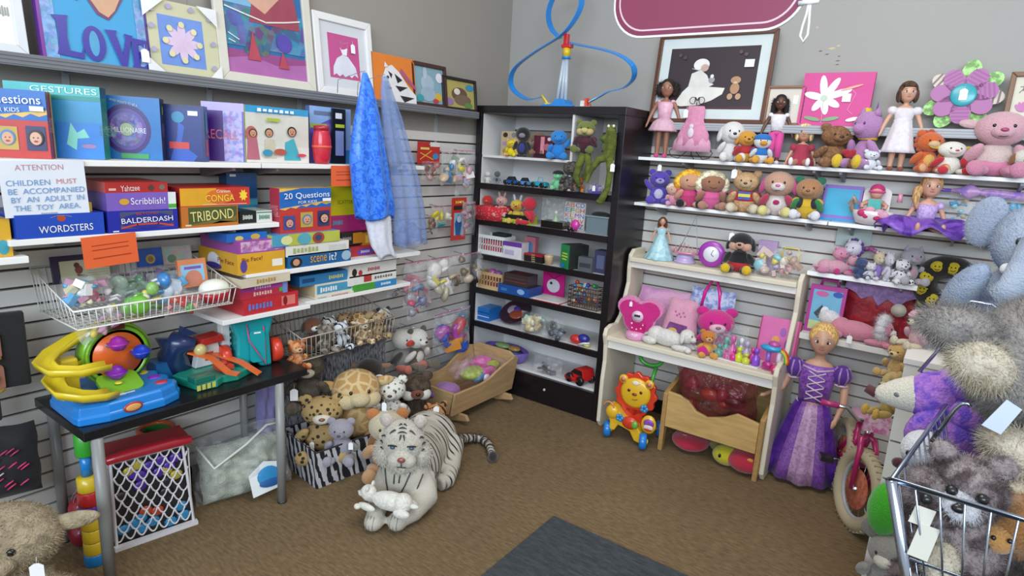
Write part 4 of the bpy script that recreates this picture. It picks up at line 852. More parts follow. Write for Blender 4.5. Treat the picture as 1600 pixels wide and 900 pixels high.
draped('blue_brocade_cloth', 'shiny royal blue brocade cloth hanging in a cone with white lining below', [(113, 567, 573), (135, 564, 582), (170, 558, 590), (210, 552, 596), (250, 549, 602), (300, 553, 609), (325, 556, 613), (342, 558, 612)], -2.33, m('1c5fd8', 'satin', h2='3f86ee', sc=45), folds=6, amp=.2,
  lining=([(320, 572, 610), (350, 572, 610), (385, 580, 612), (402, 592, 618)], m('dfe2ee', 'cloth')))
draped('pale_blue_tulle', 'sheer pale blue tulle veil hanging in a cone to the right of the blue brocade', [(118, 597, 605), (145, 595, 614), (180, 597, 626), (220, 600, 636), (280, 610, 652), (330, 614, 660), (385, 617, 664)], -2.34, m('8fa9dc', 'tulle'), folds=7, amp=.22,
  lining=([(125, 598, 606), (200, 600, 622), (260, 606, 634)], m('a4b4d4', 'tulle')))
# ---- white wire basket of bagged toys
WW = m('e2e0da', 'plain', rough=.35)
def wire_basket(name, label, x0, x1, y0, y1, zb, zf, zk, mt, n=26, nx=10, cat='wire basket', r=.0022):
    # x0 wall side, x1 front; zb bottom, zf front rim, zk back rim
    cx, cy = (x0+x1)/2, (y0+y1)/2; t = thing(name, label, cat, (cx, cy, zb)); X0, X1, Y0, Y1 = x0-cx, x1-cx, y0-cy, y1-cy; f = MB()
    q = .012; zf -= zb; zk -= zb
    wires(f, [(X0, Y0, zk), (X1, Y0, zf), (X1, Y1, zf), (X0, Y1, zk)], r*1.7, mt, True)
    wires(f, [(X0+q, Y0+q, .006), (X1-q, Y0+q, .006), (X1-q, Y1-q, .006), (X0+q, Y1-q, .006)], r*1.3, mt, True)
    f.build('rim', t)
    g = MB()
    for i in range(n+1):
        u = i/n; y = Y0+(Y1-Y0)*u; yb_ = Y0+q+(Y1-Y0-2*q)*u
        g.tube([(X1, y, zf), (X1-q, yb_, .004), (X0+q, yb_, .004), (X0, y, zk)], r*.8, mt, n=5)
    for i in range(1, nx):
        u = i/nx; x = X0+(X1-X0)*u; z = zk+(zf-zk)*u
        g.tube([(x, Y0, z), (x, Y0+q, .006), (x, Y1-q, .006), (x, Y1, z)], r*.8, mt, n=5)
    g.build('wire_mesh', t); return t
wire_basket('wire_basket', 'white wire basket hooked on the slats, filled with bagged toys', -2.655, -2.30, .775, 1.345, .925, .998, 1.09, WW)
def inbasket(px, py, x): return PX(px, py, x)
def bk(name, label, px0, px1, pt, pb, x, d, col, ops, cat, tilt=-.15, **kw):
    a = PX((px0+px1)/2, pb, x); p, w, h = onL(px0, px1, pt, a.z, x); return gbox(name, label, (x, p.y, a.z), w, h, d, col, ops, RL, tilt=tilt, cat=cat, **kw)
bk('picture_book', 'dark blue picture book with a cream page standing in the wire basket', 82, 172, 398, 440, -2.58, .012, '2a2440', [('r', .13, .0, 1, .8, 'b8b494'), ('e', .45, .45, .07, .16, '7a3a30'), ('e', .42, .62, .05, .1, '5a2a22'), ('p', [(.4, .3), (.6, .2), (.55, .12), (.42, .2)], '4a2a22')]+[('l', [(.6, .2+.09*i), (.96, .2+.09*i)], .0015, '8f8c70') for i in range(6)], 'book')
bk('card_pack', 'small blue card pack with a gold disc standing in the wire basket', 217, 254, 388, 416, -2.56, .02, '1a55b0', [('e', .5, .4, .2, .26, 'c0a458'), ('e', .5, .4, .12, .16, '8c7838')], 'card pack')
bk('printed_pouch', 'pale printed zip pouch standing at the back of the wire basket', 255, 301, 384, 416, -2.57, .02, '9fb0ac', [('r', .02, .05, .96, .95, m('9fb0a8', 'print', h2='c0a8a0', sc=40)), ('e', .3, .4, .15, .2, '6f8f70')], 'pouch')
bk('packaged_toy', 'orange and pale blue carded toy packet leaning at the right of the basket', 281, 325, 405, 448, -2.42, .02, 'd8875a', [('r', .08, .2, .9, .8, '8cc0dc'), ('r', .2, .64, .8, .74, '7a5aa8'), ('e', .5, .3, .3, .3, 'c8806a')], 'toy packet')
def bagL(label, px0, px1, pt, pb, x, d, cols, **kw):
    a = PX((px0+px1)/2, pb, x); p, w, h = onL(px0, px1, pt, a.z, x); return bag('toy_bag', label, (x, p.y, a.z), w, h, d, cols, kw.pop('rz', RL), **kw)
bagL('clear bag of blue and cream toys at the left end of the wire basket', 95, 150, 430, 482, -2.38, .10, ['58a8d8', 'd8d0a8', 'c890b0', 'e0e0dc'], seed=3, zipc=None)
bagL('clear bag with pink cloth and a white card near the left of the wire basket', 125, 190, 428, 478, -2.42, .10, ['c87898', 'e8e0e4', 'd8a0b8', 'b04868'], seed=4, zipc=None, n=10)
bagL('clear bag of dark green toys in the middle of the wire basket', 170, 228, 425, 476, -2.48, .10, ['2f5f3a', '3f6f48', '8fa890', 'c8d040'], seed=5, zipc='8a3a6a')
bagL('clear bag of yellow ducks and green bits at the front of the wire basket', 185, 250, 440, 492, -2.37, .08, ['e0d050', '7ab840', 'd8d8c8', '58a040'], seed=6, zipc=None, n=16)
bagL('large clear bag with a purple zip at the back of the wire basket', 205, 285, 415, 450, -2.52, .06, ['b8b8c0', '8fb8d8', '7a5a88'], seed=7, zipc='8a5a8a', n=8)
bagL('clear bag of blue and white figures right of the middle of the wire basket', 228, 290, 424, 480, -2.42, .09, ['48a0d0', 'e8ecf0', '3880c0', 'c8d8e8'], seed=8, zipc=None)
bagL('clear bag of red toys at the front right of the wire basket', 255, 320, 455, 492, -2.345, .06, ['c83a34', 'c83a34', 'e0a088', '50a040'], seed=9, zipc=None)
def ball(name, label, p, r, mt, cat='ball'):
    return tag(MB().ell((0, 0, 0), r, mt, n=24).build(name, None, p), label, cat)
p = PX(219, 470, -2.335); ball('green_ball', 'lime green ball among the toys in the wire basket', (-2.345, p.y, .975), .036, m('6fb83a', 'plastic'))
t = thing('toy_vehicle', 'white domed toy on a red base at the right end of the wire basket', 'toy', (-2.37, PX(335, 455, -2.37).y, .955), RL)
MB().ell((0, 0, .03), (.062, .045, .042), m('e6e8da', 'plastic'), n=20).build('dome', t); MB().lathe([(.045, -.02), (.06, 0), (.062, .02), (.0, .025)], m('b02430', 'plastic'), sy=.75).build('base', t)
# ---- bags and packets hanging on the left slatwall
def pegbag(label, px0, px1, pt, pb, cols, x=-2.56, d=.05, **kw):
    return bagL(label, px0, px1, pt, pb, x, d, cols, peg=.10, **kw)
def carded(label, px0, px1, pt, pb, col, ops, x=-2.59):
    a = PX((px0+px1)/2, pb, x); p, w, h = onL(px0, px1, pt, a.z, x); t = gbox('carded_toy', label, (x, p.y, a.z), w, h, .006, col, ops, RL, cat='toy packet')
    MB().tube([(0, -.01, h*.9), (0, .07, h*.9)], .002, SILV).build('hook', t); return t
carded('red carded craft toy with yellow strips hanging on the slats near the bookcase', 653, 687, 222, 256, 'c0342e', [('r', .55, .8, 1, 1, 'e8e4dc'), ('l', [(.1, .2), (.6, .6)], .006, 'e8b840'), ('l', [(.1, .5), (.7, .2)], .006, 'e8b840'), ('e', .8, .35, .14, .14, '3f90c8'), ('r', .1, .65, .5, .75, 'f0d070')])
pegbag('small clear bag of brown beads hanging under the red carded toy', 659, 687, 252, 281, ['7a3f34', 'a05848', 'c8a8a0'], n=10, seed=11)
pegbag('clear bag with a green round tin and small baby figures, hung by the bookcase', 689, 716, 236, 290, ['8fa088', '3a80b0', 'dcdcd8', 'c8b090'], seed=12, n=9)
pegbag('clear bag with a yellow-shirted little doll hanging next to the bookcase', 712, 742, 233, 306, ['e0c0b0', 'd8c832', 'f0e8e8', 'd8a0b0', '3aa0d0'], x=-2.55, seed=13, n=12)
pegbag('small clear bag of brown animals hanging right of the pale veil', 664, 683, 336, 368, ['6a4a38', '8a6a50', '3a2a22'], seed=14, n=9)
pegbag('clear bag of teal and yellow play pieces on the slats', 673, 706, 322, 356, ['2f9fa8', 'd8c838', 'd8d4c0', 'a8b8a0'], seed=15, n=9)
pegbag('clear bag of purple figures hanging behind the pale veil', 620, 657, 322, 386, ['6a4a8a', '8a6aa0', '4a5a90', 'b8a8c8'], seed=16, n=14, x=-2.58)
carded('red-headed carded blue action toy hanging beside the bookcase', 706, 728, 309, 375, 'c83830', [('r', .1, .72, .9, .82, '2a2a2a'), ('r', .15, .12, .85, .65, '8fb8d0'), ('p', [(.3, .12), (.2, .4), (.45, .62), (.7, .4), (.6, .12)], '2a5f9a'), ('e', .5, .5, .15, .08, 'd8e0e8'), ('t', '~', .5, .9, .6, .07, 'f0d840')], x=-2.56)
pegbag('clear bag of pink and dark trinkets overlapping the red-headed packet', 722, 742, 315, 368, ['b07088', '6a3040', 'a08890'], x=-2.5, seed=17, n=10)
pegbag('large clear bag with a pink plush, hung low beside the shelf end', 630, 672, 407, 478, ['d88f9c', 'c87888', 'a89aa0'], x=-2.5, seed=18, n=12, d=.09)
pegbag('clear bag with a blue and pink doll hanging below the pink plush bag', 637, 668, 437, 497, ['5a88b8', 'c83a60', '8a8890', '6a6a88'], x=-2.46, seed=19, n=13, d=.07)
pegbag('large pink-zipped clear bag of white ducks and yellow plush', 666, 707, 402, 468, ['e6e0d8', 'd8cc58', 'e8e8e8', 'b0a890'], x=-2.5, seed=20, n=13, d=.09)
pegbag('clear pink-zipped bag with black and brown teddies against the bookcase', 700, 752, 396, 442, ['2a2624', '6a5a40', 'b0987a', 'c8b8a0'], x=-2.46, seed=21, n=13, d=.10)
pegbag('large clear bag of purple dog and building toys above the cradle', 676, 734, 484, 548, ['a02a98', 'a02a98', 'd89030', '3a8a3a', '2a50b0', 'b04048'], x=-2.52, seed=22, n=14, d=.08, zipc='b04aa0', fill=.6)
carded('tall narrow blue packet hanging beside the bookcase above the cradle', 716, 727, 488, 545, '4a7aa8', [('r', .1, .1, .9, .3, 'c8c040'), ('r', .1, .5, .9, .8, '8aa8c0')], x=-2.6)
pegbag('crumpled clear bag of grey trinkets hanging under the low shelf end', 604, 640, 440, 462, ['8a8a98', 'a8a0a8', '6a6a80'], x=-2.5, seed=23, n=10)
# ---- hung plush animals
def hangP(name, label, cat, px, pt, pb, x, **kw):
    a = PX(px, pb, x); h = PX(px, pt, x).z-a.z; t = plush(name, label, cat, (x, a.y, a.z), h, rz=kw.pop('rz', RL), **kw)
    MB().tube([(0, .05*h, h*.92), (0, abs(x-LWX)-.02, h*.92)], .0018, SILV).build('hook', t); return t
hangP('plush_bird', 'grey and white plush bird with a red beak hanging by the hamper', 'plush toy', 628, 508, 575, -2.56, col='d8d4cc', body='8c8680', arm='3a3432', leg='c86a58', foot='c86a58', muzzle='c8402c', nose='a03020', ear=None)
hangP('plush_raccoon', 'grey brown plush animal with white face hanging beside the plush bird', 'plush toy', 649, 508, 573, -2.52, col='e0dcd4', body='5f584c', belly='d8d0c4', arm='d8d0c8', leg='6a6150', foot='6a6150', ear='round', earc='5a5248')
# ---- second wire basket full of small plush
wire_basket('wire_basket', 'zebra-lined wire basket on the left wall packed with small plush animals', -2.65, -2.36, 1.69, 2.275, .572, .69, .76, m('a89c8c', 'plain', rough=.35), n=22)
SM = [('plush_puppy', 'small brown and white plush puppy at the left of the plush basket', 487, 497, -2.50, dict(col='7a4a30', body='5a3a28', muzzle='ece8e0', ear='long', earc='4a2c20')),
 ('plush_zebra', 'small black and white striped plush zebra in the wire basket', 513, 497, -2.52, dict(col=m('e0ddd6', 'stripe', h2='1c1a1c', sc=14), body='c8c4bc', ear='point', muzzle='e8e4dc')),
 ('plush_leopard', 'small spotted brown plush cat in the middle of the plush basket', 537, 494, -2.53, dict(col=m('a88a62', 'spots', h2='3a2a1c', sc=60), body='8a6e50', ear='round')),
 ('plush_giraffe', 'small yellow spotted plush giraffe standing in the plush basket', 560, 492, -2.50, dict(col=m('c8ac78', 'patch', h2='8a6238', sc=40), ear='side')),
 ('plush_bear', 'small tan plush bear with dark ears high at the right of the plush basket', 577, 488, -2.47, dict(col='b09468', body='c8b48a', ear='round', earc='6a4e34', muzzle='d8c8a0')),
 ('plush_raccoon', 'small black and white plush animal at the right end of the plush basket', 598, 503, -2.47, dict(col='dcd8d0', body='5a5450', ear='round', earc='2a2626')),
 ('plush_zebra', 'small striped plush zebra low at the front of the plush basket', 532, 520, -2.41, dict(col=m('c8ccd4', 'stripe', h2='20222a', sc=16), ear='point')),
 ('plush_owl', 'small mottled grey plush low at the front left of the basket', 508, 515, -2.42, dict(col=m('9a9284', 'mottle', h2='5a5448', sc=40), ear='round')),
 ('plush_giraffe', 'small cream and brown patched plush low at the front right of the basket', 566, 512, -2.40, dict(col=m('d0c0a0', 'patch', h2='9a7850', sc=30), ear='side', muzzle='d8ccb4')),
 ('plush_leopard', 'small spotted plush cub at the lower right of the plush basket', 590, 515, -2.41, dict(col=m('a8906a', 'spots', h2='4a3826', sc=60), ear='round'))]
for nm, lb, px, pt, x, kw in SM:
    q = PX(px, pt, x); h = q.z-.578; plush(nm, lb, 'plush toy', (x, q.y, .579), max(h, .13)*1.12, rz=RL+rnd.uniform(-.4, .1), group='small plush animals in the lower wire basket', **kw)
hangP('plush_tiger', 'orange shaggy plush tiger hanging outside the left end of the plush basket', 'plush toy', 464, 527, 573, -2.40, col=m('b8602c', 'mottle', h2='d8a070', sc=40), fur=(60, .06, .006), muzzle='d8b088', rz=RL-.3)
# ================= WHITE TIGER, PLUSH PILE, CRADLE =================
TW = m('bab4a6', 'tiger', h2='2e2a2a', sc=8.5); TWP = m('bfb9ab', 'plush', sc=90); DK = m('3b3534', 'plain')
t = thing('plush_tiger', 'large white plush tiger with black stripes lying on the carpet', 'plush toy', (-1.80, 1.82, 0), .32, s=(.87, .76, .92))
TI = (Matrix.Translation((-1.80, 1.82, 0)) @ Matrix.Rotation(.32, 4, 'Z') @ Matrix.Diagonal((.87, .76, .92, 1))).inverted()
f = MB()
f.ell((-.02, .14, .17), (.15, .22, .16), TW, n=24); f.ell((-.06, .36, .15), (.15, .26, .15), TW, n=24); f.ell((-.08, .52, .15), (.17, .17, .155), TW, n=24)
f.ell((0, -.0, .17), (.135, .12, .17), TW, n=24); f.ell((0, -.03, .28), (.10, .09, .11), TW)
f.tube([(.07, .03, .16), (.12, -.03, .09), (.10, -.14, .065), (.065, -.205, .055)], [.085, .07, .055, .05], TW, n=14)   # near front leg
f.tube([(-.09, .02, .14), (-.1, -.1, .07), (-.07, -.2, .055), (-.045, -.27, .05)], [.08, .06, .05, .048], TW, n=14)
f.ell((.06, -.225, .045), (.05, .07, .045), TW); f.ell((-.045, -.275, .043), (.05, .068, .043), TW)
f.tube([(.03, .52, .13), (.10, .40, .07), (.13, .28, .045), (.10, .22, .04)], [.11, .06, .045, .042], TW, n=14)  # hind leg forward
TLP = []
for (px_, py_, zz) in ((704, 684, .09), (718, 686, .06), (735, 684, .035), (752, 685, .03), (764, 695, .03), (770, 712, .03)):
    q = PZ(px_, py_, zz); TLP.append(TI @ q)
f.tube([(-.08, .60, .12)]+TLP, [.04, .034, .03, .027, .026, .026, .025], TWP, n=12)
f.build('body', t, remesh=.011)
hm = T(.0, -.045, .36, .12, 0, .36, (1.17, 1.22, 1.12))
f = MB(); f.M = hm
f.ell((0, 0, 0), (.098, .09, .098), TWP, n=24, fur=(500, .010, .002)); f.ell((0, -.075, -.03), (.055, .045, .043), TWP); f.ell((-.028, -.085, -.035), (.034, .035, .03), TWP); f.ell((.028, -.085, -.035), (.034, .035, .03), TWP)
for s_ in (-1, 1): f.ell((s_*.075, -.01, -.05), (.05, .05, .06), TWP, fur=(500, .016, .002))
f.ell((0, -.04, -.085), (.07, .05, .035), TWP, fur=(500, .016, .002)); T0 = t; t = f.build('head', t)
for s_ in (-1, 1):
    g = MB(); g.M = hm; g.ell((s_*.073, .01, .095), (.03, .015, .032), TWP); g.ell((s_*.073, -.003, .093), (.019, .01, .021), m('c9b8b0', 'plush')); g.build('ear', t)
    g = MB(); g.M = hm; g.ell((s_*.04, -.084, .022), (.011, .008, .008), m('40546a', 'plastic')); g.tube([(s_*.022, -.088, .030), (s_*.04, -.09, .036), (s_*.058, -.078, .026)], .003, m('221d1d')); g.build('eye', t)
g = MB(); g.M = hm; g.ell((0, -.123, -.012), (.017, .01, .012), m('8a4a44', 'plastic')); g.tube([(0, -.127, -.022), (0, -.124, -.045)], .002, DK); g.tube([(-.018, -.115, -.052), (0, -.124, -.045), (.018, -.115, -.052)], .002, DK); g.build('nose', t)
g = MB(); g.M = hm
def onhead(a, e, r=.1): return (r*math.sin(a)*math.cos(e), -r*.93*math.cos(a)*math.cos(e), r*math.sin(e))
for a0, a1, e0, e1 in ((-.35, .35, 1.05, 1.05), (-.3, .3, .85, .85), (-.5, -.1, 1.2, 1.28), (.1, .5, 1.28, 1.2), (-.8, -.5, .7, .95), (.5, .8, .95, .7), (-1.3, -.95, .35, .5), (.95, 1.3, .5, .35), (-1.35, -1.0, .1, .18), (1.0, 1.35, .18, .1), (-1.3, -.95, -.2, -.08), (.95, 1.3, -.08, -.2), (-.12, -.05, .55, .8), (.05, .12, .8, .55)):
    g.tube([onhead(a0+(a1-a0)*i/4, e0+(e1-e0)*i/4+.08*math.sin(PI*i/4), .1015) for i in range(5)], [.001, .0035, .004, .003, .001], DK, n=6)
g.build('face_stripes', t); t = T0
g = MB()
for k in range(9):
    u = .12+k*.093; q = u*(len(TLP)-1); i0 = min(int(q), len(TLP)-2); p = TLP[i0].lerp(TLP[i0+1], q-i0); d = (TLP[i0+1]-TLP[i0]).normalized(); rr = .034-.007*u
    g.tube([p-d*.008, p, p+d*.008], [rr*.97, rr*1.03, rr*.97], DK, n=14, cap=False)
g.ell(tuple(TLP[-1]+Vector((.004, -.012, 0))), (.031, .036, .031), m('2c2120', 'plush'))
g.build('tail_rings', t)
for (x, y, z) in ((.06, -.292, .05), (-.045, -.34, .048)):
    g = MB()
    for dx in (-.018, 0, .018): g.tube([(x+dx, y+.002, z-.025), (x+dx, y+.004, z), (x+dx*.9, y+.03, z+.036)], .0018, m('8a827c'))
    g.build('claw_lines', t)
g = MB()
for P in ([(-.075, -.10, .23), (-.06, -.112, .16), (-.05, -.11, .11)], [(.07, -.105, .24), (.045, -.118, .17), (.02, -.118, .12)], [(-.012, -.12, .22), (-.014, -.122, .17)], [(.018, -.12, .22), (.014, -.122, .18)], [(.118, -.055, .22), (.105, -.08, .17), (.09, -.085, .13)], [(.16, .04, .20), (.148, -.0, .14), (.135, -.03, .10)], [(-.11, -.06, .22), (-.105, -.065, .15)]): g.tube(P, [.0035]*len(P), DK, n=6)
g.build('chest_stripes', t)
price_tag(t, -.13, .0, .50, .022)
lyer('plush_tiger_cub', 'small sleeping white plush cub lying across the front paws of the white tiger', 'plush toy', (-1.735, 1.64, .098), .27, rz=.35, col=m('dcd9ce', 'plush', sc=90), ear='round', nose='b8a098', eyes='8a827c', headz=.85)
# ---- zebra print box and the pile
t = thing('storage_box', 'open fabric box with black and white zebra print holding plush animals', 'box', (-2.335, 1.955, 0), -.12)
ZM = m('b9b6ba', 'stripe', h2='17161a', sc=15, rough=.38); ZB = m('141318', 'cloth')
f = MB(); a, b, h = .165, .29, .185
f.box(-a, a, -b, -b+.008, 0, h, ZM); f.box(a-.008, a, -b+.0085, b, 0, h, ZM); f.box(-a, a-.0085, b-.008, b, 0, h, ZM); f.box(-a, -a+.008, -b+.0085, b-.0085, 0, h, ZM); f.box(-a+.0085, a-.0085, -b+.0085, b-.0085, .0, .008, ZB)
f.build('box_body', t)
g = MB(); g.tube([(-a, -b, h), (a, -b, h), (a, b, h), (-a, b, h)], .004, ZB, True, n=6); g.build('trim_edge', t)
GR = 'plush animals piled in the zebra box'
plush('plush_leopard', 'round spotted plush leopard with a brown nose at the left end of the zebra box', 'plush toy', (-2.36, 1.80, .085), .32, rz=.9, col=m('ab8f5e', 'spots', h2='33281c', sc=34), ear='round', muzzle='dcd4c4', nose='7a4a34', group=GR, wide=1.15, tagp=(-.15, -.2, .2))
plush('plush_koala', 'pale grey plush animal with dark nose hanging over the front corner of the zebra box', 'plush toy', (-2.215, 1.80, .10), .22, rz=.7, col='9d97a2', muzzle='8a8490', nose='46404a', ear='round', group=GR, tagp=(.24, -.25, .4))
plush('plush_giraffe', 'large cream plush giraffe with a swollen muzzle in the middle of the pile', 'plush toy', (-2.33, 1.985, .10), .40, rz=.9, col=m('cdb384', 'patch', h2='b48e58', sc=18), body=m('c8ac7c', 'patch', h2='b48e58', sc=18), muzzle='cdbb90', nose=None, ear='side', cheeks='cdb98e', foot='9a6a3c', head=1.12, group=GR, headrot=.15)
plush('plush_monkey', 'dark grey brown shaggy plush ape with pale muzzle above the left end of the pile', 'plush toy', (-2.47, 1.80, .30), .30, rz=.9, col=m('4b4238', 'mottle', h2='5c5347', sc=30), muzzle='c6bca6', nose='3a3028', ear=None, fur=(110, .07, .006), tagp=(-.2, -.3, .3, .03))
plush('plush_bear', 'very dark brown plush animal with pinkish ears behind the giraffe', 'plush toy', (-2.47, 2.20, .20), .27, rz=.8, col='2a1d18', ear='side', earc='8f6a54', muzzle='2a1d18', nose='14100e', group=GR)
plush('plush_leopard', 'white plush snow cat with small grey spots behind the tiger head', 'plush toy', (-2.27, 2.17, .135), .29, rz=.75, col=m('d9d6cb', 'spots', h2='7c776e', sc=46), ear='round', muzzle='d9d4c6', nose='3a2c28', group=GR, tagp=(-.25, -.2, .45, .028))
plush('plush_dog', 'dark mottled plush dog with a reddish muzzle and white chin right of the snow cat', 'plush toy', (-2.30, 2.38, .05), .33, rz=.95, col=m('3a2c24', 'mottle', h2='57483a', sc=30), muzzle='7a3f26', nose='1c1412', ear='round', cheeks='d9d4ca', fur=(60, .05, .005), tagp=(-.28, -.25, .8, .03))
plush('plush_tiger', 'small orange striped plush tiger cub lying beside the cradle foot', 'plush toy', (-2.04, 2.27, .085), .22, rz=1.1, col=m('b07a48', 'stripe', h2='2c2018', sc=15), muzzle='ddd2c4', nose='c08a80', ear='round', tagp=(-.1, -.3, .85, .026))
plush('plush_zebra', 'black and white striped plush zebra lying behind the large white tiger', 'plush toy', (-2.06, 2.12, 0), .25, rz=1.0, col=m('d2cfc8', 'stripe', h2='1a181a', sc=13), ear='point', muzzle='3a3434')
plush('plush_lion', 'orange and white plush cub just behind the head of the white tiger', 'plush toy', (-2.08, 1.97, .02), .34, rz=.8, col='cbbfa0', body='c89868', muzzle='d8cdb8', nose='b86a40', ear='round', earc='c07a40')
# ---- cradle contents
t = thing('bedding_bag', 'clear bag of pink, lime and blue doll bedding lying in the wooden cradle', 'bag of toys', (-2.33, 2.93, .088), RL)
g = MB()
for (x, y, z, rx, ry, rz_, c) in ((.05, .0, .12, .14, .085, .045, 'd24a98'), (-.02, -.02, .125, .1, .07, .04, 'a8bc3a'), (.12, .02, .14, .08, .07, .05, 'e06ab0'), (.0, -.06, .11, .07, .035, .04, '4a90b8'), (.07, -.07, .12, .08, .04, .04, 'c23a8a'), (.14, -.05, .14, .06, .04, .03, 'b0c040'), (.03, -.09, .1, .03, .02, .03, 'dcd0e0')):
    g.ell((x, y, z+.0), (rx, ry, rz_), m(c, 'satin'), n=14)
g.build('bedding', t)
f = MB(); pillow(f, .34, .26, .15, m('f0d0e4', 'bag'), M=T(.05, .12, .13, PI/2, 0, 0), seed=3); f.build('plastic_bag', t)
t = thing('doll_clothes', 'crumpled lilac doll clothes at the foot of the cradle', 'doll clothes', (-2.33, 2.68, .088), RL)
f = MB()
for (x, y, z, rx, ry, rz_, c) in ((-.02, -.03, .075, .09, .07, .05, '9a6aa4'), (-.08, .02, .07, .05, .05, .035, '7a5a9a'), (-.06, -.05, .075, .03, .03, .03, 'c08a78'), (.03, .03, .05, .08, .07, .05, 'a87ab0')): f.ell((x, y, z), (rx, ry, rz_), m(c, 'cloth'), n=12)
f.build('cloth', t)
# ================= TOYS ON THE BLACK TABLE =================
TZ = .6005
t = thing('ball_drop_playset', 'blue, lime and yellow ball drop playset with a spinning orange wheel and spiral ramps', 'toy playset', (-2.425, .925, TZ), RL, s=1.08)
BL = m('1f7fd0', 'plastic'); YE = m('dcc32a', 'plastic'); LG = m('7ab32c', 'plastic'); OR = m('e0641e', 'plastic'); PU = m('7a2aa8', 'plastic')
f = MB()
base = [(-.165, -.10), (-.16, -.13), (-.08, -.155), (.09, -.155), (.15, -.13), (.175, -.09), (.15, -.06), (.178, -.02), (.15, .01), (.172, .05), (.14, .08), (.15, .115), (.08, .15), (-.08, .15), (-.16, .1)]
V = []; n = len(base)
for z, k in ((0, 1.0), (.025, 1.0), (.03, .97), (.055, .95), (.062, .9)):
    V += [(x*k, y*k, z) for x, y in base]
Fc = [tuple(range(n))[::-1], tuple(range(4*n, 5*n))]+[(i*n+j, i*n+(j+1) % n, (i+1)*n+(j+1) % n, (i+1)*n+j) for i in range(4) for j in range(n)]
f.add(V, Fc, BL, None, False); f.build('base', t, bev=.004)
for x, y, c in ((.115, -.085, 'c03a4a'), (.12, -.02, '8a2ab8'), (.11, .05, 'dcc32a')): g = MB(); g.ell((x, y, .062), (.022, .018, .006), m(c, 'plastic')); g.build('ball_cup', t)
g = MB().ell((-.01, -.157, .03), (.03, .004, .018), m('b03428', 'plastic')); g.ell((-.01, -.16, .03), (.024, .003, .012), m('d8a060', 'plastic')); g.build('badge', t)
g = MB().box(-.045, -.01, -.11, -.095, .062, .0635, m('e4e8ea')); g.box(-.01, .02, -.105, -.1, .062, .0635, m('e4e8ea')); g.build('white_label', t)
g = MB().box(-.11, -.06, -.10, -.07, .060, .07, m('c8322c', 'plastic')); g.build('red_button', t, bev=.003)
g = MB().prism(rbox(.062, .05, .025), -.008, .008, LG, M=T(.0, -.045, .079, -1.15, 0, 0)); g.ell((-.01, -.06, .088), (.012, .012, .004), m('e8d43a', 'plastic')); g.build('control_panel', t, bev=.004)
w = T(.02, .03, .165, 0, 0, .0)
g = MB(); g.M = w; g.lathe([(.105, -.03), (.112, -.02), (.112, .02), (.105, .03), (.09, .032), (.088, -.032), (.105, -.03)], LG, n=36, M=T(rx=-PI/2)); g.box(-.03, .03, -.02, .02, -.13, -.09, m('23603a', 'plastic')); g.box(-.025, .025, -.036, -.03, .09, .108, m('5a2018', 'plastic')); g.build('wheel_housing', t)
g = MB(); g.M = w; g.lathe([(.0, -.034), (.078, -.034), (.08, -.026), (.08, 0), (0, 0)], OR, n=36, M=T(rx=-PI/2)); g.M = w @ T(ry=.4)
for a in range(3): g.ell((.05*math.cos(a*2.09+.5), -.0 , .05*math.sin(a*2.09+.5)), (.022, .040, .019), m('9aa0a2', 'mottle', h2='6a7074', sc=200), n=14)
g.M = w
g.M = w @ Matrix.Scale(-1, 4, (0, 1, 0)); g.M = w; g.build('wheel', t)
for x, z, c in ((-.008, .05, 'a02aa0'), (.062, .005, '1f3cb8'), (-.02, -.05, '8a2ab8')):
    g = MB(); g.M = w; g.lathe([(0, -.028), (.018, -.024), (.028, -.008), (.034, 0), (.026, .0), (.02, .015), (0, .025)], m(c, 'plastic'), (x, -.055, z), n=18); g.build('scoop', t)
def ramp_(pts, wd, hgt, name, mt=YE):
    f = MB(); P = [Vector(p) for p in pts]; V = []; k = len(P)
    for i, p in enumerate(P):
        d = (P[min(i+1, k-1)]-P[max(i-1, 0)]); d.z = 0; d.normalize(); nn = Vector((-d.y, d.x, 0))
        for u, z in ((-1, hgt), (-.8, hgt), (-.55, .006), (.55, .006), (.8, hgt), (1, hgt), (.7, -.004), (-.7, -.004)): V.append(p+nn*u*wd+Vector((0, 0, z)))
    Fc = [(i*8+j, i*8+(j+1) % 8, (i+1)*8+(j+1) % 8, (i+1)*8+j) for i in range(k-1) for j in range(8)]+[tuple(range(8))[::-1], tuple((k-1)*8+j for j in range(8))]
    f.add(V, Fc, mt, None, True); return f.build(name, t)
ramp_([(.12, .03, .272), (.05, .035, .268), (-.03, .04, .25), (-.10, .04, .225), (-.17, .0, .205), (-.21, -.05, .192), (-.20, -.10, .18), (-.14, -.13, .172), (-.06, -.125, .17)], .028, .02, 'ramp')
ramp_([(-.10, .03, .15), (-.15, .0, .145), (-.19, -.05, .125), (-.185, -.10, .105), (-.14, -.135, .09), (-.09, -.135, .078), (-.05, -.12, .072)], .03, .022, 'ramp')
MB().box(-.155, -.105, -.02, .03, .0, .19, YE).build('ramp_tower', t, bev=.008)
t = bag('ball_bag', 'clear bag of pale pink and yellow balls lying on the upper yellow ramp', (-2.40, .92, TZ+.285), .20, .09, .05, ['c890b0', 'e0d050', 'e8e0e8', 'd8a0c0'], rz=RL, zipc=None, seed=31, n=14)
t.rotation_euler = (0, -.42, RL)
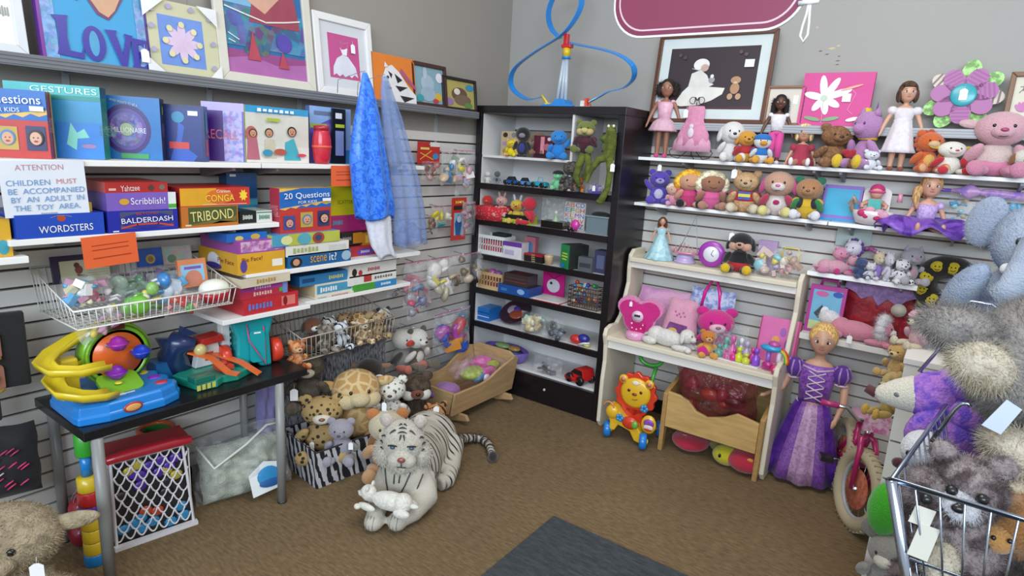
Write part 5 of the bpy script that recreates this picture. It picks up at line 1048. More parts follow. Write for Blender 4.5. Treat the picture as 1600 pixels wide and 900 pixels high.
# track set
t = thing('track_playset', 'green and blue car track playset with orange ramps, white tower and a shark head', 'toy playset', (-2.46, 1.245, TZ), RL, s=1.2)
GN = m('1f8f78', 'plastic'); OG = m('de6a34', 'plastic'); WT = m('d8d8d8', 'plastic'); NB = m('23345f', 'plastic')
f = MB(); f.prism([(-.06, -.13), (.0, -.14), (.03, -.12), (.08, -.13), (.15, -.10), (.17, -.05), (.14, .02), (.02, .05), (-.08, .0)], -.028, 0, GN, M=T(rx=-PI/2)); 
f.box(-.075, -.005, -.14, -.09, .028, .05, m('1f6a58', 'plastic')); f.build('base', t, bev=.004)
g = MB(); 
for i in range(4): g.box(-.07+i*.017, -.058+i*.017, -.1415, -.1405, .006, .024, m('c8c05a'))
g.build('windows', t)
f = MB(); f.tube([(-.03, .06, .0), (-.05, .05, .08), (-.04, .02, .13), (.0, -.01, .12)], [.05, .048, .042, .02], NB, n=12); f.prism([(-.08, .1), (-.1, .15), (-.05, .14)], -.01, .01, NB, M=T(y=.05)); f.prism([(-.04, .15), (-.03, .185), (.02, .15)], -.01, .01, NB, M=T(y=.02)); f.box(-.12, -.03, .02, .09, 0, .07, m('1f5f98', 'plastic')); f.ell((.01, -.02, .1), (.022, .02, .022), m('c8b878', 'plastic')); f.build('shark_head', t)
def strip(f, pts, wd, th, mt):
    P = [Vector(p) for p in pts]; V = []; k = len(P)
    for i, p in enumerate(P):
        d = (P[min(i+1, k-1)]-P[max(i-1, 0)]).normalized(); s_ = Vector((-d.y, d.x, 0)); s_ = s_.normalized() if s_.length > .1 else Vector((0, 1, 0)); up = d.cross(s_)*-1 if False else s_.cross(d)
        V += [p+s_*wd/2+up*th, p-s_*wd/2+up*th, p-s_*wd/2-up*th, p+s_*wd/2-up*th]
    f.add(V, [(i*4+j, i*4+(j+1) % 4, i*4+4+(j+1) % 4, i*4+4+j) for i in range(k-1) for j in range(4)]+[(0, 1, 2, 3), (4*k-1, 4*k-2, 4*k-3, 4*k-4)], mt, None, False)
f = MB(); strip(f, [(-.02, .0, .095), (.03, -.05, .075), (.05, -.12, .035), (.07, -.15, .03)], .028, .003, OG); f.build('track', t)
f = MB(); strip(f, [(.05, .01, .075), (.09, -.03, .06), (.12, -.08, .045), (.155, -.14, .006)], .028, .003, OG); f.build('track', t)
f = MB(); f.prism([(.0, .03), (.1, .03), (.085, .11), (.02, .11)], -.0, .03, WT, M=T(y=.0)); f.prism([(.005, .11), (.10, .115), (.09, .14), (.02, .135)], -.02, .04, m('b02a24', 'plastic')); f.box(.035, .065, -.003, 0, .05, .08, m('c84a34', 'plastic')); f.build('station', t, bev=.003)
f = MB(); f.box(.10, .13, .0, .03, .02, .20, WT)
for i in range(7): f.box(.13, .138, .005, .025, .04+i*.022, .05+i*.022, WT)
f.build('tower', t, bev=.002)
g = MB(); g.box(.04, .09, -.09, -.04, .03, .045, m('c04034', 'plastic')); g.ell((.06, -.065, .05), (.018, .014, .01), m('c04034', 'plastic')); g.build('roundabout', t)
# teal walker with red wheels
t = thing('toy_launcher', 'teal plastic toy with red wheels and pink cord at the right of the table', 'toy', (-2.43, 1.475, TZ), RL-.25, s=1.45)
TL = m('17989e', 'plastic'); RD = m('cf3c26', 'plastic')
f = MB(); f.prism([(-.05, .0), (-.045, .10), (-.065, .16), (-.03, .165), (.03, .165), (.066, .16), (.05, .10), (.055, .0), (.02, -.0), (.01, .02), (-.01, .02), (-.02, 0)], -.03, .05, TL); f.build('body', t, bev=.008)
f = MB(); f.lathe([(.0, -.048), (.045, -.046), (.048, -.03), (.048, .03), (.045, .046), (0, .048)], TL, n=24, M=T(0, .03, .185, 0, PI/2, 0)); f.box(-.047, .047, -.0, .06, .15, .18, TL); f.build('drum', t, bev=.003)
for s_ in (-1, 1):
    f = MB().lathe([(.0, -.014), (.034, -.014), (.038, -.008), (.038, .008), (.034, .014), (.018, .016), (.0, .012)], RD, n=28, M=T(s_*.075, 0, .039, 0, PI/2, 0)); f.build('wheel', t)
f = MB().lathe([(.0, -.014), (.034, -.014), (.038, -.008), (.038, .008), (.034, .014), (0, .014)], RD, n=28, M=T(-.075, .10, .039, 0, PI/2, 0)); f.build('wheel', t)
f = MB().tube([(-.018, -.034, .14), (-.014, -.04, .09), (.01, -.045, .05), (.03, -.04, .01), (.034, -.034, .06), (.03, -.034, .13)], .002, m('c05080')); f.build('cord', t)
f = MB().prism(rbox(.022, .05, .012), -.04, -.031, TL, M=T(.01, 0, .07)); f.box(.0, .02, -.0415, -.04, .11, .115, m('e8ecec')); f.build('front_panel', t, bev=.003)
# ================= UNDER THE TABLE AND FAR LEFT =================
t = thing('stacking_toy', 'tall stacked plastic toy of green, blue, yellow, red and purple cups under the table', 'toy', (-2.40, .80, 0))
f_ = [(0, .045, '1a80c8', .036), (.045, .095, 'd8b82a', .034), (.096, .146, 'd8b82a', .034), (.147, .195, 'd8b82a', .034), (.196, .245, '5a2a9a', .036), (.246, .30, 'c02a2c', .037), (.301, .36, 'd8b82a', .034)]
for a, b, c, r in f_: MB().lathe([(r*.97, a), (r, a+.004), (r, b-.004), (r*.92 if c != 'd8b82a' or b < .35 else r*.5, b)], m(c, 'plastic'), n=24).build('cup', t)
MB().lathe([(.018, .36), (.018, .44)], m('1a80c8', 'plastic'), n=16).build('neck', t); MB().lathe([(.028, .44), (.03, .445), (.03, .56), (0, .562)], m('3aa032', 'plastic'), n=20).build('handle', t)
t = thing('toy_hoop', 'small green toy bucket with an orange rim hung on the slats under the table', 'toy', (-2.60, 1.135, .30))
MB().lathe([(.0, .0), (.045, .0), (.06, .04), (.062, .055), (.055, .055), (.05, .01), (0, .006)], m('2f7a34', 'plastic'), n=24).build('bucket', t)
MB().tube([(.066*math.cos(a), .066*math.sin(a), .058) for a in np.linspace(0, 2*PI, 25)[:-1]], .011, m('c8562c', 'plastic'), True).box(-.066, -.06, -.02, .02, .02, .075, m('c8562c', 'plastic')).build('rim', t)
# scalloped basket
t = thing('storage_basket', 'white scallop-fronted plastic basket with a red lid full of dark toys under the table', 'basket', (-2.40, 1.02, 0), RL-.18)
WP = m('d6d3d6', 'plastic'); RDL = m('b02430', 'plastic')
f = MB(); f.tube([(-.14, -.005, .01), (-.135, -.0, .36), (.115, -.0, .36), (.14, -.005, .01)], .007, WP, True); 
for r_ in range(10):
    z = .045+r_*.034
    for c_ in range(7):
        x = -.13+c_*.04+(.02 if r_ % 2 else 0)
        if x > .125: continue
        k = 1.0
        f.tube([(max(-.136, min(.134, x-.02*k+.04*i/8)), -.002, z-.034*math.sin(PI*i/8)**.8+.014) for i in range(9)], .0036, WP, n=5)
f.box(-.15, .15, -.025, -.002, 0, .016, WP); f.build('front_grille', t)
MB().box(-.134, .134, .012, .016, .0, .34, m('2c2a28')).box(-.138, -.134, .0, .14, .0, .34, WP).box(.134, .138, .0, .14, .0, .34, WP).box(-.134, .134, .136, .14, .0, .34, WP).build('basket_body', t)
MB().tube([(-.15, .0, .375), (-.08, -.01, .385), (.08, -.01, .385), (.15, .0, .375)], [.018, .022, .022, .018], RDL).box(-.15, .15, .0, .15, .362, .385, RDL).build('lid', t, bev=.006)
g = MB(); r = random.Random(5)
for i in range(26):
    z = r.uniform(.03, .33); c = '2a80b0' if z < .1 else ('b0482c' if z < .17 else ('2a2228' if z < .23 else ('4a2a90' if r.random() < .75 else 'b0a040')))
    g.ell((r.uniform(-.11, .11), .004, z), (.026, .006, .022), m(c, 'plastic'), n=8)
g.build('toys_inside', t)['kind'] = 'stuff'
t = thing('storage_bag', 'big clear plastic bedding bag with white piping lying under the table', 'bag', (-2.42, 1.42, .0), (-.25, 0, RL-.25))
f = MB(); pillow(f, .36, .25, .15, m('b4b8aa', 'mottle', h2='8f9686', sc=14), crump=.4, seed=2); f.build('folded_bedding', t)
f = MB(); pillow(f, .42, .31, .21, BAG, crump=.3, seed=41); f.build('plastic_bag', t)
MB().tube([(-.19, -.05, .27), (-.14, -.10, .17), (.0, -.10, .24), (.10, -.08, .30), (.19, -.03, .29)], .006, m('d4d4cc', 'plastic')).build('piping', t)
f = MB(); f.prism([(0, 0), (.13, .02), (.14, .13), (.06, .15), (-.01, .10)], -.115, -.112, m('e0e4e4')); f.ell((.075, -.118, .08), (.05, .004, .045), m('2a88c0'), n=14); f.ell((.08, -.12, .05), (.05, .004, .02), m('1f5a98'), n=12); f.build('header_card', t)
t = thing('lavender_cloth', 'lavender cloth bundle hanging between the table leg and the hamper', 'cloth', (-2.60, 1.66, .12), RL)
f = MB(); pillow(f, .12, .36, .07, m('8a84b8', 'cloth'), crump=.5, seed=9); f.build('cloth', t)
t = thing('net_bag_of_balls', 'red balls in a net bag on the floor behind the stacked cups', 'bag of balls', (-2.56, .83, 0))
MB().ell((0, 0, .15), .05, m('b02030', 'plastic'), n=20).build('ball', t); MB().ell((.02, -.01, .055), .053, m('8a1c30', 'plastic'), n=20).build('ball', t); MB().ell((-.02, .06, .06), .05, m('7a1c30', 'plastic'), n=20).build('ball', t)
f = MB()
for i in range(9): a = i*2*PI/9; f.tube([(.0, .05, .32), (.04*math.cos(a), .03*math.sin(a), .2), (.062*math.cos(a), .075*math.sin(a)+.02, .1), (.03*math.cos(a), .04*math.sin(a)+.02, .003)], .0013, m('c09aa0'), n=4)
f.build('net', t)
# shaggy bear at lower left
plush('plush_bear', 'beige shaggy plush dog lying on the carpet in the lower left corner', 'plush toy', (-2.22, .50, 0), .50, rz=1.0, col=m('8f8068', 'mottle', h2='a8987c', sc=30), ear='side', fur=(700, .035, .005), nose='3a3028', wide=1.2, tagp=(.25, -.3, .6, .03))
# black display bags at far left
t = thing('costume_rack', 'black hanging rack panel with two carded play glasses at the left edge', 'display rack', (-2.50, .585, .62), RL-.2)
f = MB().box(-.16, .11, 0, .03, .10, .36, m('0e0d0f', 'cloth')); f.box(-.16, .02, -.03, 0, .0, .10, m('0e0d0f', 'cloth')); f.build('panel', t, bev=.008)
for z in (.235, .125):
    g = MB().prism(rbox(.06, .045, .015), -.012, -.002, m('8a5a48'), M=T(-.02, 0, z+.02)); g.ell((-.02, -.02, z+.02), (.045, .014, .028), m('5a3a34', 'plastic')); g.tube([(-.075, -.015, z-.028), (.0, -.03, z-.034), (.035, -.015, z-.02)], .006, m('a08a3a', 'plastic')); g.build('play_glasses', t)
t = thing('patterned_pouch', 'black drawstring pouch with pink and white animal print at the left edge', 'bag', (-2.50, .57, .33), RL-.2)
f = MB(); pillow(f, .24, .26, .09, m('141216', 'cloth'), crump=.2, seed=12); f.build('pouch', t)
g = MB(); r = random.Random(3)
for i in range(16): x = r.uniform(-.08, .09); z = r.uniform(.05, .2); g.tube([(x-.012, -.05, z-.01), (x, -.053, z), (x+.012, -.05, z+.006)], .003, m(r.choice(['c8386a', 'c8386a', 'b8b0b4', 'a83060'])), n=5)
g.build('print_marks', t)
# ================= BOOKCASE CONTENTS, TRACK TOWER, HANGING SIGN =================
def gR(name, label, xl, xr, yt, z, y, d, col, ops=(), **kw):
    p, w, h = onR(xl, xr, yt, z, y); hh = kw.pop('h', None); rz = kw.pop('rz', 0)
    return gbox(name, label, (p.x, y, z), w, hh or h, d, col, ops, rz, **kw)
def pR(name, label, px, pt, z, y, rz=.45, **kw):
    p, w, h = onR(px-5, px+5, pt, z, y); cat = kw.pop('cat', 'plush toy'); return plush(name, label, cat, (p.x, y, z), h*kw.pop('k', 1.0), rz, **kw)
def carR(label, xl, xr, yt, z, y, col, name='toy_car', rz=0, open_=False):
    p, w, h = onR(xl, xr, yt, z, y); t = thing(name, label, 'toy car', (p.x, y, z), rz)
    c = m(col, 'plastic'); k = w/2; hb = h
    f = MB(); f.prism([(-k, hb*.2), (-k, hb*.5), (-k*.6, hb*.58), (k*.7, hb*.58), (k, hb*.5), (k, hb*.2)], 0, w*.42, c)
    if open_: f.tube([(-k*.1, .01, hb*.55), (0, .01, hb), (k*.5, .01, hb), (k*.6, .01, hb*.55)], .0025, c)
    else: f.prism([(-k*.6, hb*.58), (-k*.3, hb*.95), (k*.4, hb*.98), (k*.7, hb*.58)], .006, w*.42-.006, m('1c2430', 'plastic'))
    f.build('car_body', t, bev=.002)
    for x in (-k*.58, k*.58):
        for yy in (-.002, w*.36):
            g = MB(); g.lathe([(0, 0), (hb*.25, 0), (hb*.27, .004), (hb*.25, .010), (hb*.12, .011), (0, .008)], m('16161a', 'plastic'), n=14, M=T(x, yy+.006, hb*.27, PI/2, 0, 0)); g.build('wheel', t)
    return t
zA, zB, zC, zD, zE, zF, zG = 1.5565, 1.3765, 1.1405, .9105, .6765, .4425, .1925
gR('wooden_box', 'wooden toy box with round holes and flower stickers on the top left bookshelf', 778, 814, 205, zA, 3.27, .10, 'cdb491', [('e', .25, .85, .14, .1, '3a241c'), ('e', .75, .85, .14, .1, '8a8a8a'), ('e', .2, .5, .12, .08, 'b090c0'), ('e', .25, .2, .12, .08, 'a0a040'), ('e', .6, .3, .2, .14, 'e0cf3a'), ('e', .8, .6, .1, .08, 'e0cf3a')], side='b99c78', cat='toy box', rz=-.3)
pR('plush_chick', 'small yellow spotted soft toy before the wooden toy box', 799, 216, zA, 3.245, col=m('dcc81e', 'spots', h2='c86a8a', sc=50), ear='round')
pR('toy_penguin', 'black helmeted figure standing between the wooden toy box and the maroon pack', 817, 193, zA, 3.27, col='1a1a1e', body='1f2026', muzzle='8a8a90', belly='3a3c8a', ear=None, nose=None, pose='stand', cat='toy figure')
pR('plush_dog', 'small brown plush lying behind the maroon carded toy', 842, 203, zA+.02, 3.36, col='8a6a4c', muzzle='6a4a34', ear='long')
gR('carded_toy', 'maroon carded toy with a pink vehicle on the top bookshelf', 834, 864, 212, zA, 3.31, .03, '5a2030', [('r', .35, .2, .55, .95, 'd88a98'), ('e', .7, .5, .2, .15, 'b06a78'), ('r', .1, .05, .9, .2, '2a1a24'), ('e', .8, .85, .1, .08, 'd8d0d8')], cat='toy packet')
pR('plush_monster', 'bright blue shaggy plush toy seated at the right end of the top left bookshelf', 873, 199, zA, 3.27, col='1f86d8', fur=(45, .05, .008), muzzle='1f86d8', nose=None, ear=None, eyes='1a1a1a', armup=1)
pR('toy_figure', 'small white robot figure at the left of the car row in the bookcase', 762, 266, zB, 3.25, col='dcd8d0', pose='stand', nose=None, ear=None, eyes='444444', cat='toy figure')
pR('toy_figure', 'small grey armoured figure next to the white robot in the bookcase', 777, 265, zB, 3.27, col='5a5c66', body='8a8c94', belly='3a3a40', pose='stand', nose=None, ear=None, cat='toy figure')
carR('dark blue toy car parked in the bookcase', 786, 806, 275, zB, 3.25, '1f4f98')
carR('blue and white toy car in the middle of the bookcase car row', 808, 826, 277, zB, 3.25, '5a88c8')
carR('turquoise open toy jeep at the right of the bookcase car row', 828, 852, 277, zB, 3.25, '1f9cb0', open_=True)
pR('plush_turtle', 'mint green plush toy wearing a black cap by the bookcase divider', 872, 264, zB, 3.27, col='7fd09a', hat='16161a', ear=None, nose=None)
# puppets hanging over the right compartment
t = plush('plush_frog', 'green plush frog with pale mouth in a maroon hooded top', 'plush toy', tuple(onR(905, 925, 197, 1.60, 3.24)[0]), .20, .3, col='6f7a30', body='4a1628', arm='4a1628', leg='66702c', foot='66702c', muzzle='c8b878', nose=None, shirt='4a1628', ear='round', cheeks='c8b070')
t.location.z = 1.60; 
MB().tube([(.0, .06, .16), (.0, .15, .17)], .003, SILV).build('hook', t)
t = thing('plush_crocodile', 'long olive green plush crocodile draped over the edge of the right bookcase compartment', 'plush toy', (PY(950, 245, 3.19).x, 3.19, 1.377))
OG2 = m('66712a', 'mottle', h2='4f5a20', sc=30); f = MB()
def rel(px, py, y=3.19): q = PY(px, py, y); return (q.x-t.location.x, q.y-t.location.y, q.z-t.location.z)
f.ell(rel(955, 207, 3.22), (.03, .03, .045), OG2); f.ell(rel(946, 217, 3.20), (.032, .03, .022), m('b8a860', 'plush')); f.tube([rel(957, 205), rel(955, 225), rel(952, 250)], [.025, .032, .03], OG2); f.ell(rel(948, 232), (.022, .024, .045), m('b8964a', 'plush'))
f.tube([rel(953, 245), rel(935, 250), rel(922, 268), rel(916, 285)], [.024, .022, .018, .014], OG2); f.tube([rel(953, 248), rel(953, 270), rel(949, 295), rel(940, 312)], [.024, .02, .018, .022], OG2)
f.ell(rel(937, 315), (.026, .02, .016), OG2); f.build('body', t, remesh=.006)
for a in (-1, 1): g = MB(); q = rel(955+a*4, 197, 3.20); g.ell(q, (.008, .008, .009), m('d8d8c0', 'plastic')); g.build('eye', t)
price_tag(t, *rel(957, 262, 3.17), .022); MB().tube([rel(953, 225, 3.21), rel(953, 222, 3.35)], .003, SILV).build('hook', t)
t = thing('plush_snake', 'dark olive plush legs hanging beside the frog in the bookcase', 'plush toy', (PY(905, 260, 3.19).x, 3.19, 1.38)); f = MB()
f.tube([rel(912, 240), rel(905, 258), rel(900, 275), rel(905, 292)], [.022, .024, .02, .012], OG2); f.tube([rel(918, 240), rel(920, 262), rel(912, 280)], [.02, .02, .014], OG2); f.build('body', t)
pR('yarn_doll', 'grey shaggy yarn doll at the left of the right bookcase compartment', 893, 247, zB, 3.25, col=m('6a625c', 'mottle', h2='3a3432', sc=60), fur=(40, .06, .008), ear=None, nose=None, cat='doll')
t = thing('toy_hat', 'small purple toy hat with a white tag in the right bookcase compartment', 'toy hat', tuple(onR(922, 944, 272, zB, 3.26)[0])); MB().lathe([(.045, 0), (.043, .005), (.03, .01), (.028, .045), (.02, .055), (0, .058)], m('4a2a98', 'plush'), n=20).build('hat_body', t); price_tag(t, .0, -.035, .03, .016)
pR('plush_carrot', 'small orange and green soft toy in the right bookcase compartment', 905, 274, zB, 3.25, col='c86a34', body='d87a3a', ear='up', earc='5a8a3a', nose=None)
p, w, h = onR(915, 950, 283, zB, 3.25); bag('toy_bag', 'clear bag of purple and green toys lying under the hanging crocodile', (p.x, 3.25, zB), w, h*.8, .06, ['6a5a88', '8aa060', 'a8a8b0'], n=9, seed=51)
# shelf C
t = thing('gift_basket', 'red dotted fabric basket on the second bookshelf', 'basket', tuple(onR(752, 801, 322, zC, 3.27)[0])); p, w, h = onR(752, 801, 322, zC, 3.27)
MB().lathe([(w*.44, 0), (w*.5, h), (w*.47, h), (w*.42, .006), (0, .005)], m('c82a34', 'spots', h2='d87a80', sc=70), n=4, M=T(rz=PI/4), sx=1.25, sy=.8).build('basket_body', t)
q = lambda px, pt, lb, nm, **kw: pR(nm, lb, px, pt, zC+.03, 3.27, **kw)
q(762, 302, 'red plush toy in the red dotted basket', 'plush_monster', col='d02a24', nose='d8802a', ear=None)
q(784, 303, 'pink plush pig in the red dotted basket', 'plush_pig', col='d8a8a0', muzzle='d88a90', ear='up')
pR('plush_bird', 'yellow plush bird with orange beak beside the red shaggy plush', 808, 308, zC, 3.27, col='d8b83a', muzzle='d8802a', ear='up', earc='d8d8e8')
pR('plush_monster', 'large red shaggy plush toy in the middle of the second bookshelf', 829, 303, zC, 3.27, col='cf1f38', fur=(50, .05, .008), nose=None, ear=None, muzzle='cf1f38', rz=-.9)
gR('flat_game_box', 'lime and black flat game box on the second bookshelf', 785, 826, 336, zC, 3.225, .10, 'a8c02c', [('r', .0, .5, 1, 1, '1c1c1e'), ('r', .1, .1, .4, .4, 'd8e0a0')], top='2a2a2c', cat='game box')
t = gR('display_case', 'clear display case with a pale green figure on a black stand', 845, 879, 346, zC, 3.24, .09, '17140f', cat='display case'); p, w, h = onR(843, 880, 309, zC, 3.24)
f = MB(); f.box(-w/2+.004, w/2-.004, .004, .085, .022, h, m('dfe6e4', 'glass')); f.build('glass_cover', t)
g = MB(); g.lathe([(.03, .022), (.022, .045), (.012, .07), (.008, .085)], m('a8c098', 'satin'), (0, .045, 0), n=16, wob=.1); g.ell((0, .045, .095), .012, m('d8d8c8')); g.build('figurine', t)
t = gR('alphabet_board', 'colourful alphabet letter board standing on the second bookshelf', 882, 914, 316, zC, 3.33, .01, 'd8d4cc', [], cat='board'); p, w, h = onR(882, 914, 316, zC, 3.33)
g = MB(); k = 0
for r_, row in enumerate(('ABCD', 'EFGH', 'KLMN', 'STUV', 'WXYZ')):
    for c_, ch in enumerate(row): art(g, [('t', ch, .14+.24*c_, .90-.195*r_, .2, .16, ('d83a34', 'e0a02a', '3a9a4a', '2a6ac8', 'a03aa0', 'e06a2a')[(k*5+r_) % 6])], w, h, -.001); k += 1
g.build('letters', t)
t = thing('toy_scooter', 'magenta toy with dark wheels in front of the alphabet board', 'toy', tuple(onR(888, 910, 336, zC, 3.24)[0])); MB().ell((0, 0, .04), (.03, .02, .032), m('c83a98', 'plastic')).box(-.03, .01, -.01, .01, .004, .018, m('8a2a4a', 'plastic')).build('body', t)
for x in (-.035, -.01): MB().lathe([(0, -.006), (.012, -.006), (.013, 0), (.012, .006), (0, .006)], m('1c1416', 'plastic'), n=14, M=T(x, -.008, .0135, PI/2)).build('wheel', t)
p, w, h = onR(914, 951, 336, zC, 3.25); t = thing('plastic_tub', 'grey translucent plastic tub with a black cloth inside', 'tub', (p.x, 3.25, zC)); MB().box(-w/2+.006, w/2-.006, .0, .09, 0, h*.86, m('6a7a80', 'plastic')).box(-w/2, w/2, -.005, .095, h*.861, h*.95, m('7f8f94', 'plastic')).build('tub_body', t, bev=.003); MB().ell((0, .045, h*.97), (w*.42, .04, .022), m('121214', 'cloth')).build('black_cloth', t)
# shelf D
p, w, h = onR(748, 789, 368, zD, 3.25); t = thing('plastic_basket', 'white slotted plastic basket full of black cases on the third bookshelf', 'basket', (p.x, 3.25, zD)); WPL = m('dcdcda', 'plastic'); f = MB(); f.box(-w/2*.86, w/2*.86, 0, .12, 0, .008, WPL)
f.box(-w/2, w/2, -.006, 0, h*.82, h, WPL).box(-w/2, w/2, -.004, 0, 0, h*.2, WPL)
for i in range(12): x = -w/2+w*i/11; f.box(x-.0022, x+.0022, -.004, 0, h*.2, h*.82, WPL)
f.box(-w/2, w/2, -.004, 0, h*.45, h*.52, WPL).box(-w/2, -w/2+.003, 0, .12, 0, h, WPL).box(w/2-.003, w/2, 0, .12, 0, h, WPL).box(-w/2, w/2, .117, .12, 0, h, WPL); f.build('basket_body', t)
g = MB(); 
for i, c in enumerate(('c84a5a', '3a3a44', 'd8d8d8', '2a3a34')): g.box(-w*.4+i*.012, w*.3, .015+i*.02, .03+i*.02, .01, h*(.7+.1*i), m(c, 'card'))
g.box(-w*.1, w*.4, .03, .10, h*.95, h*1.12, m('2a3432', 'card')); g.build('cases', t)
gR('small_game_box', 'white and violet small box on the third bookshelf next to the slotted basket', 786, 815, 378, zD, 3.24, .08, 'dcd8dc', [('r', 0, .72, 1, 1, '6a3a98'), ('r', .1, .2, .6, .5, 'b8b0c8')], cat='box')
gR('small_game_box', 'little pink and blue box standing behind the tape stack', 819, 836, 370, zD, 3.33, .04, 'b86a78', [('e', .5, .5, .3, .3, '4a78a0')], cat='box')
for i, c in enumerate(('201c1e', '241f20', '1c1a1c', 'a01f30')): gR('cassette_box', ('black flat case at the bottom of the red-topped case stack', 'black flat case second in the red-topped case stack', 'black flat case under the red one', 'red flat case on top of the black case stack')[i], 819, 848, 398-i*5, zD+i*.013, 3.24, .06, c, [('r', .4, .2, .6, .8, '9a8a60')], h=.0125, cat='case', group='flat cases on the third bookshelf')
t = thing('beige_cup', 'beige ribbed plastic cup in front of the green box', 'cup', tuple(onR(848, 868, 385, zD, 3.26)[0])); MB().lathe([(.022, 0), (.03, .05), (.03, .058), (.026, .058), (.02, .006), (0, .005)], m('c8ac88', 'plastic'), n=20).build('cup_body', t)
gR('green_box', 'green carton with yellow lettering on the third bookshelf', 872, 893, 382, zD, 3.225, .14, '128a4a', [('r', .2, .6, .8, .66, 'c8d83a'), ('r', .15, .48, .85, .54, 'c8d83a'), ('r', .25, .36, .75, .42, 'c8d83a'), ('e', .3, .12, .25, .1, '2a7ac0')], side='2b302c', top='2c3a34', cat='box', rz=-.45)
gR('grey_gadget', 'small grey plastic gadget in front of the green carton', 903, 925, 402, zD, 3.225, .05, '5a5e64', [('r', .1, .3, .9, .6, '3a3e44')], cat='gadget')
gR('video_case', 'dark violet plastic case at the right end of the third bookshelf', 928, 948, 392, zD, 3.26, .08, '3a3c5a', [('r', .2, .2, .8, .8, '5a6080')], cat='case')
# shelf E
p, w, h = onR(748, 784, 426, zE, 3.25); t = thing('plastic_basket', 'tan slotted plastic basket with pink toys on the fourth bookshelf', 'basket', (p.x, 3.25, zE)); WPL = m('c8a878', 'plastic'); f = MB(); f.box(-w/2, w/2, 0, .10, 0, .006, WPL).box(-w/2, w/2, -.004, 0, h*.8, h, WPL).box(-w/2, w/2, -.004, 0, 0, h*.2, WPL).box(-w/2, w/2, -.004, 0, h*.46, h*.54, WPL)
for i in range(9): x = -w/2+w*i/8; f.box(x-.003, x+.003, -.004, 0, h*.2, h*.8, WPL)
f.box(-w/2, -w/2+.003, 0, .10, 0, h, WPL).box(w/2-.003, w/2, 0, .10, 0, h, WPL); f.build('basket_body', t); MB().ell((-.02, .05, h*.9), (.03, .03, .03), m('b85a98', 'plastic')).ell((.03, .05, h*.85), (.03, .03, .03), m('8a5a98', 'plastic')).box(-.04, .04, .02, .09, .01, h*.7, m('a84a4a', 'cloth')).build('pink_toys', t)
gR('flat_game_box', 'blue flat game box at the bottom of the pair on the fourth bookshelf', 778, 826, 447, zE, 3.225, .16, '1f4f98', [('e', .75, .5, .12, .3, '8ab0d8'), ('r', .1, .3, .3, .6, '3a78c0')], top='3a2a4a', cat='game box')
zq = PY(802, 447, 3.225).z; gR('flat_game_box', 'dark and red game box on top of the blue one on the fourth bookshelf', 787, 824, 429, zq, 3.24, .12, '3a3234', [('l', [(.05, .35), (.95, .35)], .003, 'a83a34'), ('l', [(.05, .65), (.95, .65)], .003, '8a3a34')], top='5a2028', cat='game box')
gR('magenta_book', 'magenta picture board with a pale cartoon face at the back of the fourth bookshelf', 848, 882, 424, zE, 3.42, .01, 'c81f80', [('e', .5, .4, .3, .28, 'd8d0d8'), ('l', [(.2, .9), (.5, .7), (.8, .9)], .004, '2a1a28'), ('e', .4, .5, .06, .06, '2a1a28')], cat='book')
t = thing('picture_book', 'thin white book with a red edge lying on the fourth bookshelf', 'book', (PY(858, 458, 3.26).x, 3.22, zE)); MB().box(-.10, .10, 0, .15, 0, .005, m('a82a34', 'card')).box(-.098, .098, .002, .148, .0052, .012, m('e4e0da', 'card')).build('pages', t)
p, w, h = onR(888, 934, 446, zE, 3.25); t = thing('wicker_basket', 'dark wicker basket full of little bright toys on the fourth bookshelf', 'basket', (p.x, 3.25, zE)); WK = m('4a3020', 'yarn', h2='6a4a30'); f = MB()
for i in range(6): f.tube([(-w/2, 0, .006+h*.17*i), (w/2, 0, .006+h*.17*i), (w/2, .1, .006+h*.17*i), (-w/2, .1, .006+h*.17*i)], .0035, WK, True, n=5)
for i in range(13): f.tube([(-w/2+w*i/12, 0, .003), (-w/2+w*i/12, 0, h*.88)], .0022, WK, n=5)
f.build('weave', t); g = MB(); r = random.Random(8)
for i in range(30): g.ell((r.uniform(-.42, .42)*w, r.uniform(.02, .08), r.uniform(.02, h*1.05)), .014, m(r.choice(['c83a2a', '3a8a4a', 'd87a2a', 'd8d8c8', '2a7ab8', '5a3a98', '2a9ad0']), 'plastic'), n=8)
g.build('small_toys', t)['kind'] = 'stuff'
# shelf F
gR('blue_book', 'blue stacked books at the left of the fifth bookshelf', 742, 764, 481, zF, 3.26, .14, '1f6ab8', [('r', 0, .3, 1, .36, 'd8dce0'), ('r', 0, .62, 1, .68, '123a70')], cat='book', top='2a80d0')
p = PY(790, 498, 3.27); t = thing('round_game', 'round dark dish of brown and violet play pieces leaning on the fifth bookshelf', 'toy dish', (p.x, 3.30, zF+.005), (-.95, 0, 0)); MB().lathe([(0, 0), (.10, 0), (.115, .012), (.11, .014), (.095, .006), (0, .005)], m('3a2430', 'plastic'), n=30, M=T(0, 0, .11, PI/2, 0, 0)).build('dish', t)
MB().ell((.02, -.012, .09), (.055, .012, .045), m('9a4a34', 'plastic')).ell((-.03, -.012, .12), (.04, .01, .04), m('a89aa8', 'plastic')).ell((.0, -.014, .13), (.03, .012, .022), m('4a3a98', 'plastic')).build('pieces', t)
p, w, h = onR(812, 852, 492, zF, 3.24); bag('toy_bag', 'clear bag of pale green and tan toys on the fifth bookshelf', (p.x, 3.25, zF), w, h*1.1, .08, ['a8b890', 'b8a878', '8fb8a8', 'd8d0b0'], seed=52, zipc=None)
p, w, h = onR(847, 882, 500, zF, 3.24); bag('toy_bag', 'clear bag of grey and dark figures on the fifth bookshelf', (p.x, 3.245, zF), w, h*1.1, .08, ['3a4450', '6a7480', '8a8a80', '4a4a44'], seed=53, zipc=None, n=18)
